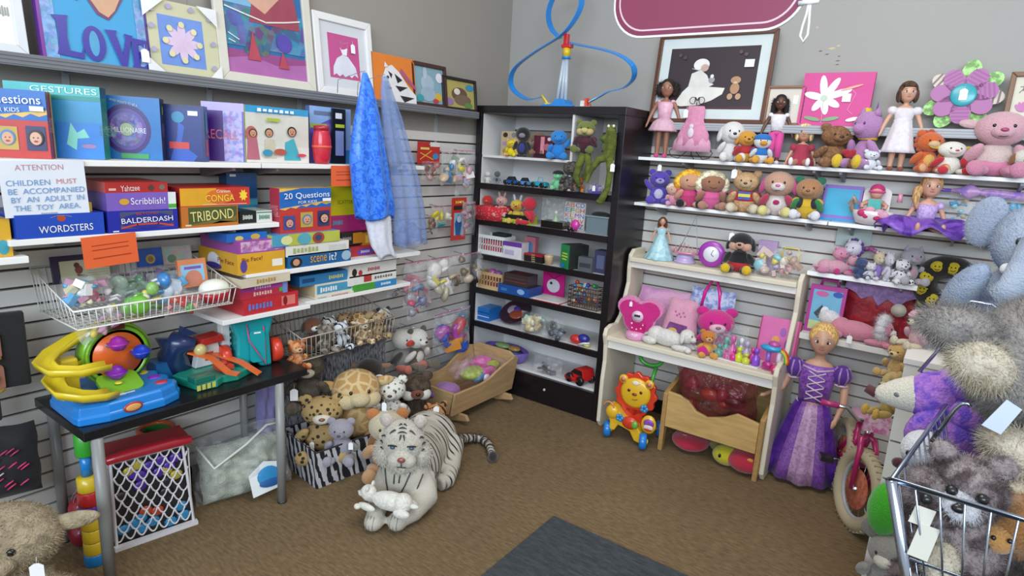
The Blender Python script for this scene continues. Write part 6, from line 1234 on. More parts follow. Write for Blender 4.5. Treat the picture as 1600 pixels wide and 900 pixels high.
t = thing('toy_boat', 'red and dark blue plastic toy at the right of the fifth bookshelf', 'toy', (PY(905, 530, 3.25).x, 3.25, zF)); MB().ell((-.03, .02, .03), (.045, .03, .03), m('c8322c', 'plastic')).ell((.02, .02, .045), (.04, .03, .028), m('2f2f8a', 'plastic')).build('body', t); MB().tube([(-.0, -.01, .008), (.04, -.012, .025), (.075, 0, .03)], .007, m('d8d4d0', 'plastic')).ell((.05, .01, .012), (.025, .02, .012), m('c8c06a', 'plastic')).build('strip', t)
# shelf G
t = thing('play_pool', 'lilac fish-shaped plastic tray with sea-coloured floor on the lowest bookshelf', 'toy tray', (PY(785, 545, 3.3).x+.01, 3.32, zG)); LI = m('7a62b8', 'plastic'); f = MB()
f.lathe([(.125, 0), (.15, .03), (.155, .07), (.145, .078), (.135, .055), (0, .05)], LI, n=34, wob=.06, wn=5, sx=1.15, sy=.72); f.build('tray', t); MB().lathe([(.128, .056), (.0, .06)], m('2f5a98', 'print', h2='5a88b8', sc=20), n=30, sx=1.1, sy=.7).build('sea_floor', t); MB().ell((-.03, .01, .085), (.06, .04, .02), m('8aa868', 'plastic')).ell((.06, .02, .08), (.05, .035, .018), m('b8904a', 'plastic')).build('islands', t)
p, w, h = onR(832, 878, 556, zG, 3.25); bag('toy_bag', 'crumpled clear bag with red string on the lowest bookshelf', (p.x, 3.26, zG), w, h*.9, .08, ['a83a4a', '6a6a70', '4a5048', '8a8488'], seed=54, zipc=None, n=9)
t = thing('toy_truck', 'red and black toy truck at the right of the lowest bookshelf', 'toy truck', (PY(902, 585, 3.27).x, 3.24, zG), -.25); RT = m('c41f1c', 'plastic'); BT = m('16161a', 'plastic')
MB().prism([(-.07, .03), (-.07, .055), (-.04, .065), (-.01, .10), (.05, .10), (.065, .06), (.065, .03)], .01, .11, RT).box(-.08, .04, -.012, .01, .02, .042, RT).build('truck_body', t, bev=.004); MB().prism([(-.045, .064), (-.015, .095), (.045, .095), (.055, .064)], .006, .0095, BT).build('window', t)
for x in (-.045, .045):
    for y in (0, .10): MB().lathe([(0, -.012), (.026, -.012), (.03, -.006), (.03, .006), (.026, .012), (0, .012)], BT, n=18, M=T(x, y, .031, PI/2)).build('wheel', t)
# ---- race track tower on top of the bookcase
t = thing('track_tower', 'blue looping toy race track rising from a grey tower on top of the bookcase', 'toy race track', (PY(880, 160, 3.34).x, 3.34, 1.8625))
BT2 = m('1a86d8', 'plastic')
def rt(px, py, y=3.34): q = PY(px, py, y); return Vector((q.x-t.location.x, q.y-t.location.y, q.z-1.8625))
f = MB(); b0 = rt(845, 163); f.prism([(-.13, 0), (.09, 0), (.09, .012), (.04, .02), (.03, .045), (.0, .05), (-.03, .045), (-.05, .02), (-.13, .012)], -.05, .05, BT2); f.build('base', t, bev=.002)
f = MB()
for x0, x1 in ((-.045, -.02), (-.012, .008), (.015, .03)): f.tube([(x0, 0, .03), (x0*.35, 0, .285)], [.013, .009], m('b9c6d2', 'plastic'), n=10)
f.build('tower', t)
f = MB().lathe([(.026, .28), (.028, .285), (.028, .292), (.0, .293)], BT2, n=16); f.build('collar', t)
MB().lathe([(.022, .293), (.024, .34), (0, .341)], m('e0bb1e', 'plastic'), n=14).build('yellow_drum', t)
MB().box(-.03, .032, -.02, .02, .3415, .36, m('c8242c', 'plastic')).box(-.02, .006, -.015, .015, .3605, .42, m('c8242c', 'plastic')).build('red_top', t, bev=.002)
MB().tube([(-.09, -.02, .0125), (-.12, -.02, .045), (-.145, -.02, .07)], .007, m('dcc83a', 'plastic')).box(-.11, -.07, -.035, 0, .0125, .025, m('dcc83a', 'plastic')).build('lever', t)
MB().box(.10, .20, -.03, .03, 0, .008, m('dcdcdc', 'plastic')).box(.13, .155, -.02, .0, .0085, .04, m('dcdcdc', 'plastic')).build('ramp_base', t)
MB().tube([(.13, 0, .0085), (.15, 0, .05), (.175, 0, .055), (.19, 0, .0085)], .005, m('d8502c', 'plastic')).box(.15, .17, -.015, .015, .01, .05, m('d8502c', 'plastic')).build('orange_gate', t)
def ribbon(pts, name, w=.022, th=.0025):
    P = [Vector(p) for p in pts]
    Q = []   # Catmull-Rom
    for i in range(len(P)-1):
        p0, p1, p2, p3 = P[max(i-1, 0)], P[i], P[i+1], P[min(i+2, len(P)-1)]
        for j in range(6):
            u = j/6; Q.append(.5*((2*p1)+(p2-p0)*u+(2*p0-5*p1+4*p2-p3)*u*u+(3*p1-p0-3*p2+p3)*u**3))
    Q.append(P[-1]); V = []; k = len(Q)
    for i, p in enumerate(Q):
        d = (Q[min(i+1, k-1)]-Q[max(i-1, 0)]).normalized(); wv = Vector((.12, 1, .25)); wv = (wv-wv.dot(d)*d).normalized(); n_ = d.cross(wv)
        V += [p+wv*w+n_*th, p-wv*w+n_*th, p-wv*w-n_*th, p+wv*w-n_*th]
    f = MB(); f.add(V, [(i*4+j, i*4+(j+1) % 4, i*4+4+(j+1) % 4, i*4+4+j) for i in range(k-1) for j in range(4)]+[(0, 1, 2, 3), (4*k-1, 4*k-2, 4*k-3, 4*k-4)], BT2); return f.build(name, t)
ribbon([rt(845, 152, 3.36), rt(825, 155, 3.36), rt(805, 143, 3.35), rt(798, 126, 3.33), rt(806, 105, 3.31), rt(835, 82, 3.30), rt(873, 58, 3.31), rt(893, 38, 3.33), rt(907, 12, 3.36), rt(908, -8, 3.38), rt(898, -22, 3.38), rt(880, -20, 3.36), rt(864, -2, 3.34), rt(857, 22, 3.34), rt(862, 45, 3.38), rt(876, 60, 3.40)], 'track_ribbon')
ribbon([rt(885, 66, 3.38), rt(910, 71, 3.34), rt(945, 78, 3.28), rt(972, 88, 3.26), rt(989, 103, 3.28), rt(990, 122, 3.33), rt(975, 137, 3.36), rt(952, 143, 3.37), rt(935, 152, 3.36), rt(920, 160, 3.34)], 'track_ribbon')
# ---- hanging sign near the window
yS = .90; SGN = m('7d2a48', 'plain', rough=.5)
a = PY(961, 0, yS); b = PY(1215, 48, yS); d_ = PY(1257, 10, yS)
cx = (PY(961, 0, yS).x+PY(1262, 0, yS).x)/2; z0 = 1.771; hw = (PY(1262, 0, yS).x-PY(961, 0, yS).x)/2
t = thing('hanging_sign', 'maroon sign board with rounded corners and double white border hanging near the window', 'sign', (cx, yS, z0), (0, .035*0, 0)); hh = .10
M_ = T(0, 0, hh)
MB().prism(rbox(hw, hh, .05, 10), -.002, .002, m('e8e4e6'), M=M_).prism(rbox(hw-.003, hh-.003, .047, 10), -.0024, .0024, SGN, M=M_).prism(rbox(hw-.009, hh-.009, .043, 10), -.0027, .0027, m('d8b8c0'), M=M_).prism(rbox(hw-.0115, hh-.0115, .041, 10), -.003, .003, m('84304c', 'plain', rough=.5), M=M_).build('board', t)
for s_ in (-1, 1): MB().tube([(s_*(hw-.03), 0, 2*hh), (s_*(hw-.03), 0, 2*hh+.9)], .001, m('e8e8e4'), n=5).build('hanging_cord', t)
lp = [PY(x_, y_, yS-.004) for x_, y_ in ((1263, 8), (1260, 22), (1254, 40), (1250, 56), (1255, 66), (1262, 54), (1264, 36), (1265, 20), (1266, 8))]
MB().tube([(p.x-cx, p.y-yS, p.z-z0) for p in lp], .0016, m('e4e4e0'), n=6).tube([(lp[0].x-cx-.012, -.004, lp[0].z-z0+.003), (lp[0].x-cx+.012, -.004, lp[0].z-z0+.004)], .003, m('e4e4e0')).build('cord_loop', t)
# ================= RIGHT-HAND WALL =================
LY = 3.50
def onledgeR(xl, xr, yt): return onR(xl, xr, yt, 1.7985, LY)
p, w, h = onledgeR(1019, 1203, 46)
GIRL = [('p', [(.0, 0), (.0, .03), (1, .05), (1, 0)], '4a3034'), ('p', [(.12, .08), (.2, .28), (.28, .40), (.36, .46), (.5, .36), (.68, .34), (.66, .24), (.55, .14), (.4, .06), (.2, .04)], 'e2e0d8'), ('p', [(.26, .36), (.28, .58), (.38, .64), (.46, .55), (.5, .44), (.55, .40), (.5, .36), (.36, .36)], 'dcdad4'),
 ('e', .38, .72, .09, .10, 'e6e4de'), ('e', .42, .67, .045, .06, 'cdaa9a'), ('l', [(.28, .66), (.36, .63), (.46, .70)], .004, 'b8a8b0'), ('e', .52, .47, .035, .05, '9a9aa0'), ('e', .52, .53, .02, .03, 'e2e0da'), ('e', .79, .33, .05, .09, 'b08868'), ('e', .79, .46, .055, .06, 'b89070'), ('e', .75, .20, .03, .05, 'c09a7c'), ('e', .84, .20, .03, .05, 'c09a7c'), ('e', .79, .42, .02, .02, 'd8b898'),
 ('e', .12, .88, .02, .03, '5a4a44'), ('e', .18, .84, .02, .03, '544440'), ('e', .8, .9, .02, .03, '5a4a44'), ('e', .86, .86, .02, .03, '5a4a44'), ('r', .86, .66, .96, .78, 'eceef0')]
frame_pic('framed_picture', 'large brown-framed picture of a child in white bonnet with a teddy, behind the ballerina doll', (p.x, 3.50, 1.8005), w, h, .024, '5a3524', GIRL, 0, matw=.055, matc='cfd8d8', bgc='33262e')
p, w, h = onledgeR(1194, 1256, 133)
frame_pic('framed_picture', 'small plain wooden-framed cream picture left of the pink daisy canvas', (p.x, 3.50, 1.8005), w, h, .013, '8a5f42', [('r', .72, .55, .86, .8, 'f2f2f0')], 0, bgc='d8d0c2')
p, w, h = onledgeR(1250, 1361, 112)
ops = []
for a, l in ((1.75, .36), (1.05, .36), (.35, .40), (-.5, .27), (-1.35, .26), (-2.2, .24), (2.9, .30)): ops.append(('p', petal(.34, .52, a, l, .055, w/h), 'ece8ea'))
ops += [('e', .34, .52, .05, .05*w/h, 'b8ccb8'), ('l', [(.34, .48), (.36, .05)], .002, 'c8b08a'), ('p', petal(.36, .1, .25, .25, .035), '7aa878'), ('p', petal(.34, .1, 2.9, .25, .035), '7aa878'), ('p', petal(.56, .66, .35, .32, .02), 'e8a088'), ('r', .6, .45, .72, .60, 'f2f0f2'), ('l', [(.7, .7), (.78, .6), (.74, .45), (.70, .3), (.78, .22)], .0015, 'e8a8c8'), ('p', petal(.7, .1, .3, .2, .035), 'f0ecf0')]
canvas('canvas_print', 'hot pink canvas with a large white daisy leaning on the right-hand ledge', (p.x, 3.50, 1.8005), w, h, ops, 0, side='c04080', bgc='d0468e')
p, w, h = onledgeR(1437, 1578, 92)
t = thing('wall_flower', 'pink and green wooden flower decoration with a turquoise centre on the right-hand ledge', 'wall decoration', (p.x, 3.52, 1.8005), (-.1, 0, 0))
def leafshape(a, l, wd, y, c, nm, stripes=None, r0=.0):
    f = MB(); P = []
    for i in range(22):
        q = 2*PI*i/22; u = r0+l/2+l/2*math.cos(q); v = wd*math.sin(q)*(1+.25*math.cos(q)); P.append((u*math.cos(a)-v*math.sin(a), h*.5+u*math.sin(a)+v*math.cos(a)))
    f.prism(P, y, y+.008, m(c, 'mottle', h2=hair_light(c), sc=40) if c.startswith('8') else m(c))
    if stripes:
        for k in range(4):
            u = r0+l*(.45+.13*k); hw_ = wd*.85; f.prism([(u*math.cos(a)+hw_*math.sin(a)*1, h*.5+u*math.sin(a)-hw_*math.cos(a)), ((u+.008)*math.cos(a)+hw_*math.sin(a), h*.5+(u+.008)*math.sin(a)-hw_*math.cos(a)), ((u+.008)*math.cos(a)-hw_*math.sin(a), h*.5+(u+.008)*math.sin(a)+hw_*math.cos(a)), (u*math.cos(a)-hw_*math.sin(a), h*.5+u*math.sin(a)+hw_*math.cos(a))], y-.0008, y, m(stripes))
    f.build(nm, t)
R0 = h*.42
for k, a in enumerate((1.45, .62, -.95, -2.1, 3.6)): leafshape(a, h*.53, .036, .022, '88b070', 'leaf')
for a in (2.55, -.05): leafshape(a, h*.50, .034, .012, 'd8ccbc', 'petal', '8a7078')
for k, a in enumerate((2.15, 1.05, .22, -.55, -1.55, 3.85, 3.05)): leafshape(a, R0, .038, .001, 'b070a4', 'petal', 'a05f98' if k in (0, 1, 2, 4) else None)
MB().ell((0, -.004, h*.5), (.05, .008, .05), m('2fa0ac', 'plastic'), n=24).build('centre_disc', t); price_tag(t, 0, -.014, h*.5, .025)
p, w, h = onR(1572, 1660, 110, 1.7985, LY)
frame_pic('framed_picture', 'brown-framed cream picture with brush characters and a pink bloom at the right edge', (p.x, 3.50, 1.8005), w, h, .02, '7a5638', [('l', [(.14, .80), (.3, .80)], .003, '6a6a60'), ('l', [(.22, .86), (.22, .72)], .003, '6a6a60'), ('l', [(.22, .76), (.14, .68)], .003, '6a6a60'), ('l', [(.22, .76), (.31, .68)], .003, '6a6a60')]+[('p', petal(.25, .3, .4+.5*i, .2, .04), 'c06aa8') for i in range(5)], 0, bgc='d8d2c0')
# ---- clothes for dolls
def skirt(t, prof, mt, M, name='skirt', n=40, wob=.09, wn=9, sx=1, sy=1): f = MB(); f.M = M; f.lathe(prof, mt, (0, 0, 0), n, wob=wob, wn=wn, sx=sx, sy=sy); return f.build(name, t, solid=.0015)
def bodice(t, H, M, mt, z0=.47, z1=.71, k=1.0, name='bodice'):
    f = MB(); f.M = M; f.lathe([(.078*k*H, z0*H), (.092*k*H, (z0+z1)/2*H), (.106*k*H, (z1-.03)*H), (.085*k*H, z1*H)], mt, n=24, sy=.68); return f.build(name, t)
def sleeves(t, H, M, mt, r=.045, z=.70, x=.115, rz_=.04):
    for s in (-1, 1): f = MB(); f.M = M; f.ell((s*x*H, 0, z*H), (r*H, r*H*.95, rz_*H), mt, n=14); f.build('sleeve', t)
def dR(name, label, px, pt, z, y, fn, rz=.25, **kw):
    p, w, h = onR(px-5, px+5, pt, z, y); k = kw.pop('k', 1.0); return doll(name, label, (p.x, y, z), h*k, rz, build_clothes=fn, **kw)
zs1, zs2, zT, zS3, zL, zD2 = 1.6005, 1.3375, 1.0185, 1.0805, .7655, .5755
def c1(t, H, M, hz, hr): mt = m('d49cb2', 'satin', h2='dfb0c2'); bodice(t, H, M, mt, .46, .72, 1.0); skirt(t, [(.09*H, .50*H), (.14*H, .46*H), (.19*H, .36*H), (.185*H, .345*H)], m('dcb0c0', 'cloth'), M, wob=.08, wn=14); sleeves(t, H, M, mt, .03, .73, .09, .022)
dR('ballerina_doll', 'tall dark-haired doll in a pink ballet tutu at the left end of the top shelf', 1038, 125, zs1, 3.50, c1, skin='9a6a54', hair='1c1412', hairdo='wild', headk=1.15, shoes='d8468a')
p, w, h = onR(1052, 1118, 150, zs1, 3.49); t = thing('dress_stand', 'pink child dress hung on a black scrolled wire stand next to the ballerina doll', 'dress stand', (p.x, 3.49, zs1))
IR = m('1f1f22', 'plain', rough=.4); f = MB()
f.tube([(0, 0, .012), (0, 0, h*.9)], .0025, IR, n=6)
for s in (-1, 1):
    f.tube([(s*(.0+.028*u*1.0), 0, h*.9+.01+.02*math.sin(u*3)) for u in np.linspace(0, .4, 4)]+[(s*(.024+.018*math.cos(a)), 0, h*.93+.018*math.sin(a)) for a in np.linspace(-2.2, 3.4, 14)], .0022, IR, n=6)
    f.tube([(0, 0, .09), (s*.03, -.0, .04), (s*.07, -.01, .004), (s*.11, -.015, .012), (s*.125, -.015, .04), (s*.105, -.01, .06), (s*.085, -.01, .045)], .0025, IR, n=6)
f.tube([(0, 0, .03), (0, .05, .0035)], .0025, IR, n=6); f.build('stand', t)
PK = m('d98fae', 'cloth'); f = MB(); f.lathe([(.10, h*.17), (.085, h*.40), (.055, h*.58), (.05, h*.62), (.052, h*.80), (.045, h*.84)], PK, n=40, wob=-.10, wn=8, sy=.45); f.build('dress', t, solid=.0015)
MB().lathe([(.115, h*.13), (.10, h*.28), (.07, h*.42)], m('dca0ba', 'cloth'), n=40, wob=-.1, wn=9, sy=.42).build('underskirt', t, solid=.0015); MB().ell((-.0, -.045, h*.42), (.018, .006, .028), m('ecdce4', 'plush')).ell((0, -.043, h*.52), (.013, .006, .014), m('ecdce4', 'plush')).build('applique', t); price_tag(t, -.045, -.03, h*.72, .022)
pR('plush_dog', 'white plush dog with one black ear and red collar on the top right shelf', 1143, 187, zs1, 3.49, col='e6e4e2', ear='long', earc='e2e0de', nose='141214', collar='b82430', head=1.2, wide=.9)
pR('plush_puppy', 'golden plush puppy in red top between the white dog and the blue-capped plush', 1166, 199, zs1, 3.475, col='d8992a', shirt='b02430', arm='b02430', ear='long')
pR('plush_duck', 'small white plush bird with blue cap and blue jacket beside the golden puppy', 1190, 206, zs1, 3.465, col='e4e4e4', hat='1f6fc0', shirt='1f6fc0', muzzle='e0901f', leg='e0a030', foot='e0a030', ear=None, nose=None, body='e4e4e4')
def c2(t, H, M, hz, hr):
    bodice(t, H, M, m('e8e4e8', 'cloth'), .46, .72, 1.05, 'shirt'); sleeves(t, H, M, m('e8e4e8', 'cloth'), .038, .71, .11, .035)
    f = MB(); f.M = M; mt = m('d84a98', 'cloth'); f.ell((0, 0, .455*H), (.09*H, .066*H, .05*H), mt)
    for s in (-1, 1): f.tube([(s*.05*H, 0, .46*H), (s*.054*H, 0, .1*H)], [.06*H, .046*H], mt, n=14)
    f.build('trousers', t); g = MB(); g.M = M; g.tube([(hr*.95*math.cos(a), -hr*.15+hr*.2*math.sin(a), hz+hr*.55+hr*.45*math.sin(a)) for a in np.linspace(.1, PI-.1, 10)], hr*.12, m('dcb0cc', 'cloth')); g.build('headband', t)
dR('fashion_doll', 'dark-skinned doll with long black hair, white shirt and pink trousers on the top right shelf', 1214, 148, zs1, 3.49, c2, skin='5a3a2c', hair='141012', hairdo='long', headk=1.1, shoes='d8d0e0')
def c3(t, H, M, hz, hr): f = MB(); f.M = M; mt = m('b03048', 'print', h2='c86a78', sc=90) ; mt = m('a8304a', 'cloth'); f.lathe([(.2*H, .38*H), (.17*H, .5*H), (.1*H, .62*H), (.105*H, .7*H), (.07*H, .73*H)], mt, n=30, wob=-.06, sy=.8); f.build('dress', t); sleeves(t, H, M, mt, .055, .68, .13, .06)
p, w, h = onR(1232, 1275, 193, zs1, 3.50)
doll('baby_doll', 'seated blonde baby doll in red dress and white booties on the top right shelf', (p.x, 3.52, zs1), h*1.55, .15, skin='c8967c', hair='b8a070', hairdo='bob', headk=1.45, pose='sit', build_clothes=c3, shoes='ece8e4')
def heart(t, S, HM, hd): g = MB(); g.M = S; g.ell((.1, -.28, .35), (.07, .05, .07), m('b02430', 'plush')).ell((.2, -.28, .35), (.07, .05, .07), m('b02430', 'plush')).ell((.15, -.28, .30), (.08, .05, .08), m('b02430', 'plush')); g.build('heart', t)
pR('plush_bear', 'brown curly teddy bear holding a small red heart on the top right shelf', 1306, 190, zs1, 3.50, col=m('7a5638', 'mottle', h2='936a48', sc=70), fur=(50, .05, .008), extra=heart, wide=1.25)
def pony(t, S, HM, hd):
    g = MB(); g.M = S @ HM; 
    for i, c in enumerate(('e0c02a', '8a3a9a', 'd04a8a', 'e0c02a', '7a3a9a')): g.ell((-.12+.06*i*.4, .06+.02*i, .22-.09*i), (.08, .07, .12), m(c, 'cloth'), rot=(0, -.5+.2*i, 0))
    g.build('mane', t); g = MB(); g.M = S @ HM; g.lathe([(.035, .15), (.0, .40)], m('7a3aa0', 'cloth'), (.12, 0, 0), n=10); g.build('horn', t); g = MB(); g.M = S; g.tube([(.13*math.cos(a), -.0+.12*math.sin(a), .5) for a in np.linspace(0, 6.28, 14)[:-1]], .028, m('dcb02a', 'plastic'), True); g.build('gold_collar', t)
pR('plush_pony', 'lilac plush pony with yellow hooves, yellow collar and multicoloured mane on the top shelf', 1356, 166, zs1, 3.50, col='b884b8', foot='e0bc2a', sole='e0bc2a', ear='point', pose='sit', eyes='5a2a6a', nose=None, extra=pony, wide=.75, rz=-.5, head=1.05)
pR('plush_bear', 'little white plush bear seated at the feet of the doll in the white dress', 1361, 232, zs1, 3.445, col='e2e6ec', nose='3a3434', wide=1.25)
def c4(t, H, M, hz, hr): mt = m('e6dfe4', 'cloth'); bodice(t, H, M, mt, .52, .72, 1.05); skirt(t, [(.09*H, .58*H), (.11*H, .5*H), (.165*H, .26*H), (.185*H, .215*H)], mt, M, wob=.07, wn=10); sleeves(t, H, M, mt, .055, .69, .125, .05); g = MB(); g.M = M; g.lathe([(.1*H, .55*H), (.1*H, .585*H)], m('efeaf0', 'satin'), n=24, sy=.75); g.build('sash', t)
dR('collector_doll', 'doll with bobbed brown hair in a white dress standing on the top right shelf', 1409, 130, zs1, 3.49, c4, skin='cf9f84', hair='3e2a1e', hairdo='bob', headk=1.2, shoes='8a4a38', eye='3a3a4a')
pR('plush_monkey', 'orange plush with yellow belly and darker ruff of fur beside the white-dress doll', 1450, 200, zs1, 3.485, col='d4652a', belly='e0b060', muzzle='dcb88a', ear='round', arm='d4652a', foot='d4652a', sole='e0a878', nose=None, mane='b8502a')
pR('plush_monster', 'fluffy white round plush with yellow tufts and red mittens and shoes on the top shelf', 1485, 216, zs1, 3.47, col='ebe6da', fur=(60, .05, .008), ear='side', earc='dcc040', arm='c42434', foot='c42434', leg='e8e2d4', nose='c83a30', muzzle='ebe6da', wide=1.35)
pR('plush_lamb', 'large pink and cream plush lamb seated at the right end of the top shelf', 1560, 167, zs1, 3.50, col='dba9b4', body='d9c2bc', belly='d9c2bc', arm='d8a0ae', leg='cf86a0', foot='cf86a0', pants='cf7f9e', ear='side', earc='d9b4b8', muzzle='dba9b4', nose='a8406a', smile=True, wide=1.1, rz=.1, head=1.1)
pR('plush_dog', 'white plush dog with brown drooping ears at the right edge of the top shelf', 1597, 232, zs1, 3.46, col='dcd6c8', ear='long', earc='8a5a38', nose='1c1818', head=1.25)
# ---- second shelf
pR('plush_bear', 'bright violet plush bear waving at the left end of the bear shelf', 1030, 259, zs2, 3.50, col='5a45b8', belly='c8c4e0', muzzle='b0a8d8', nose='4a3a8a', armup=-1, tagp=(-.05, -.22, 1.0), wide=1.05, k=.95)
def rag(label, px, pt, skin, hair, dress, legc, shoe, y=3.48, fur=(60, .06, .01), nm='rag_doll', hk='plush', wide=1.0, hs=1.2, longh=True, k=1.0):
    def hairx(t, S, HM, hd):
        g = MB(); g.M = S @ HM; hm_ = m(hair, 'mottle', h2=hair_light(hair), sc=60); g.ell((0, hd*.25, hd*.3), (hd*1.2, hd*1.0, hd*1.0), hm_, fur=(200, .03, .003))
        if longh:
            for s in (-1, 1): g.ell((s*hd*1.05, hd*.1, -hd*.2), (hd*.38, hd*.5, hd*.8), hm_, fur=(100, .03, .003))
        g.build('hair', t)
    return pR(nm, label, px, pt, zs2, y, col=skin, body=dress, shirt=dress, arm=skin, leg=legc, foot=shoe, muzzle='none', ear=None, nose=None, smile=True, extra=hairx, cat='doll', wide=wide, head=hs*.95, k=k)
rag('tiny pale pink cloth doll between the violet bear and the yellow-haired doll', 1052, 286, 'd8a898', 'd8b0a8', 'd890a8', 'd8a0b4', 'd8a0b4', y=3.46, nm='cloth_doll', longh=False)
rag('rag doll with bright yellow orange hair, pink dress and black shoes', 1078, 265, 'd8a080', 'd8942a', 'c8407a', 'd8a080', '1c1a20', wide=1.1)
rag('pale blonde cloth doll in a pink suit seated next to the yellow-haired rag doll', 1112, 267, 'a87458', 'cdbc9c', 'd8609a', 'b0806a', 'b0806a', nm='cloth_doll', wide=1.1)
def plaid(t, S, HM, hd): g = MB(); g.M = S; g.add([(-.1, -.20, .3), (.1, -.20, .3), (.1, -.18, .48), (-.1, -.18, .48)], [(0, 1, 2, 3)], m('2a4ab0')); g.add([(-.04, -.205, .3), (.04, -.205, .3), (.04, -.187, .48), (-.04, -.187, .48)], [(0, 1, 2, 3)], m('4a3a9a')); g.add([(-.1, -.206, .36), (.1, -.206, .36), (.1, -.196, .43), (-.1, -.196, .43)], [(0, 1, 2, 3)], m('c8c83a')); g.build('plaid_patch', t)
pR('plush_bear', 'tan plush bear in a red sweater with a blue patch on the bear shelf', 1165, 262, zs2, 3.49, col=m('c09a70', 'mottle', h2='ceac84', sc=60), shirt='b82c34', foot='cbb79a', sole='d8d0b8', muzzle='cdb08a', nose='5a3028', extra=plaid, fur=(40, .03, .006), tagp=(-.28, -.1, .85, .024), wide=1.05, rz=.2)
def hrt(t, S, HM, hd): g = MB(); g.M = S; g.ell((0, -.185, .3), (.055, .02, .055), m('b02060', 'plush')); g.build('heart_patch', t)
pR('plush_puppy', 'tan plush puppy with pink ears, white muzzle and a heart on its chest', 1216, 264, zs2, 3.48, col='c99b84', body='d8c8c4', belly='e8e0dc', ear='long', earc='c8508c', muzzle='e6ded8', nose='d0609a', smile=True, foot='d8cc7a', sole='dcd48a', arm='c0405a', head=1.2, extra=hrt, rz=.15)
def vst(t, S, HM, hd): g = MB(); g.M = S; g.ell((-.12, -.03, .36), (.1, .165, .14), m('23262c', 'cloth')).ell((.12, -.03, .36), (.1, .165, .14), m('23262c', 'cloth')); g.build('vest', t)
pR('plush_bear', 'patchwork plush bear with green and blue ears, yellow vest and white boots', 1263, 274, zs2, 3.48, col='b58258', body='d8b02a', shirt='d8b02a', arm='2f8a4a', foot='e4e2e8', leg='dedce4', ear='round', earc='2f7a5a', muzzle='b58258', nose='7a5038', extra=vst, head=1.1, rz=.1)
gR('drawing_board', 'flat turquoise and lilac drawing board leaning on the slats of the bear shelf', 1284, 1345, 289, zs2, 3.52, .015, '8a68c0', [('r', .07, .16, .93, .90, '2fa8d0'), ('r', 0, 0, 1, .08, '2f90cc')], cat='drawing board', tilt=-.15)
p, w, h = onR(1333, 1405, 272, zs2, 3.48); t = thing('baby_carrier', 'white and pink toy baby carrier seat on the second right shelf', 'toy carrier', (p.x, 3.47, zs2)); CRM = m('e2d8d8', 'plastic')
f = MB(); f.lathe([(.03, 0), (.07, .01), (.088, .05), (.09, .07), (.082, .072), (.07, .03), (0, .02)], CRM, n=28, sy=.8); f.build('seat_shell', t); MB().prism(rbox(.06, .07, .03), .05, .062, CRM, M=T(0, 0, .12, -.2)).build('back_shell', t); MB().tube([(-.088, 0, .06), (-.10, -.02, .10), (-.09, -.03, .13), (-.075, -.02, .10)], .012, m('b8a090', 'satin')).build('handle', t)
g = MB(); 
for x, z in ((-.04, .06), (-.01, .075), (.03, .065), (.05, .055), (-.02, .05), (.02, .045), (.0, .06)): g.ell((x, -.055, z), (.022, .014, .018), m('c8306a' if x*100 % 2 < 1 else 'dca0b4', 'cloth'))
g.build('blanket', t); MB().tube([(.10, -.01, .12), (.10, -.01, .16)], [.012, .009], m('d890a8', 'plastic')).build('bottle', t)
pB = thing('baby_doll', 'baby doll in a magenta striped cap and turquoise bib lying in the toy carrier', 'doll', (p.x, 3.47, zs2+.055), 0, s=.95)
g = MB(); SK = m('cf9a86', 'plain'); g.ell((0, .01, .105), (.03, .027, .032), SK, n=18); g.ell((0, .015, .045), (.035, .025, .045), SK); g.tube([(-.03, 0, .06), (-.055, -.02, .045), (-.05, -.035, .03)], [.012, .01, .008], SK); g.tube([(.03, 0, .06), (.055, -.02, .045), (.05, -.035, .03)], [.012, .01, .008], SK); g.build('body', pB)
MB().ell((0, .02, .12), (.035, .03, .032), m('c02a70', 'cloth')).tube([(.033*math.cos(a), .012+.03*math.sin(a), .112) for a in np.linspace(0, 6.28, 17)[:-1]], .006, m('d84a8a', 'cloth'), True).build('cap', pB); MB().box(-.03, .03, -.012, -.008, .015, .075, m('5ab8b0', 'cloth')).build('bib', pB, bev=.003)
for s in (-1, 1): MB().ell((s*.011, -.015, .108), (.004, .003, .003), m('2a2a30', 'plastic'), n=8).build('eye', pB)
def c5(t, H, M, hz, hr):
    bodice(t, H, M, m('a884c8', 'satin', h2='c8b0dc', sc=90), .46, .70, 1.05); f = MB(); f.M = M; PV = m('4a1c8a', 'satin', h2='7a48b8', sc=14)
    V = []; n = 48
    K = [(.09, .53, 0), (.19, .54, -.02), (.31, .53, -.12), (.42, .47, -.18), (.47, .41, -.2)]
    for i, (r, z, yo) in enumerate(K):
        for j in range(n): a = 2*PI*j/n; w_ = 1+.08*i*math.sin(5*a+1)*.5; V.append((r*H*1.05*w_*math.cos(a), (yo+r*.55*w_*math.sin(a))*H, (z+.025*i*math.sin(7*a)*.6)*H))
    f.add(V, [(i*n+j, i*n+(j+1) % n, (i+1)*n+(j+1) % n, (i+1)*n+j) for i in range(4) for j in range(n)], PV, None, True); f.build('skirt', t, solid=.003); sleeves(t, H, M, m('a884c8', 'satin', h2='c8b0dc', sc=90), .045, .69, .12, .045)
    g = MB(); g.M = M; g.tube([(hr*.9*math.cos(a), -hr*.1, hz+hr*.6+hr*.45*math.sin(a)) for a in np.linspace(.2, PI-.2, 9)], hr*.07, m('c8b048', 'metal')); g.build('tiara', t)
p, w, h = onR(1410, 1490, 282, zs2, 3.46)
doll('princess_doll', 'seated blonde doll in a spread deep violet gown on the second right shelf', (p.x, 3.49, zs2), h*1.75, .2, skin='cf9c84', hair='a07c50', hairdo='sideL', headk=1.35, pose='sit', build_clothes=c5, eye='5a3a28')
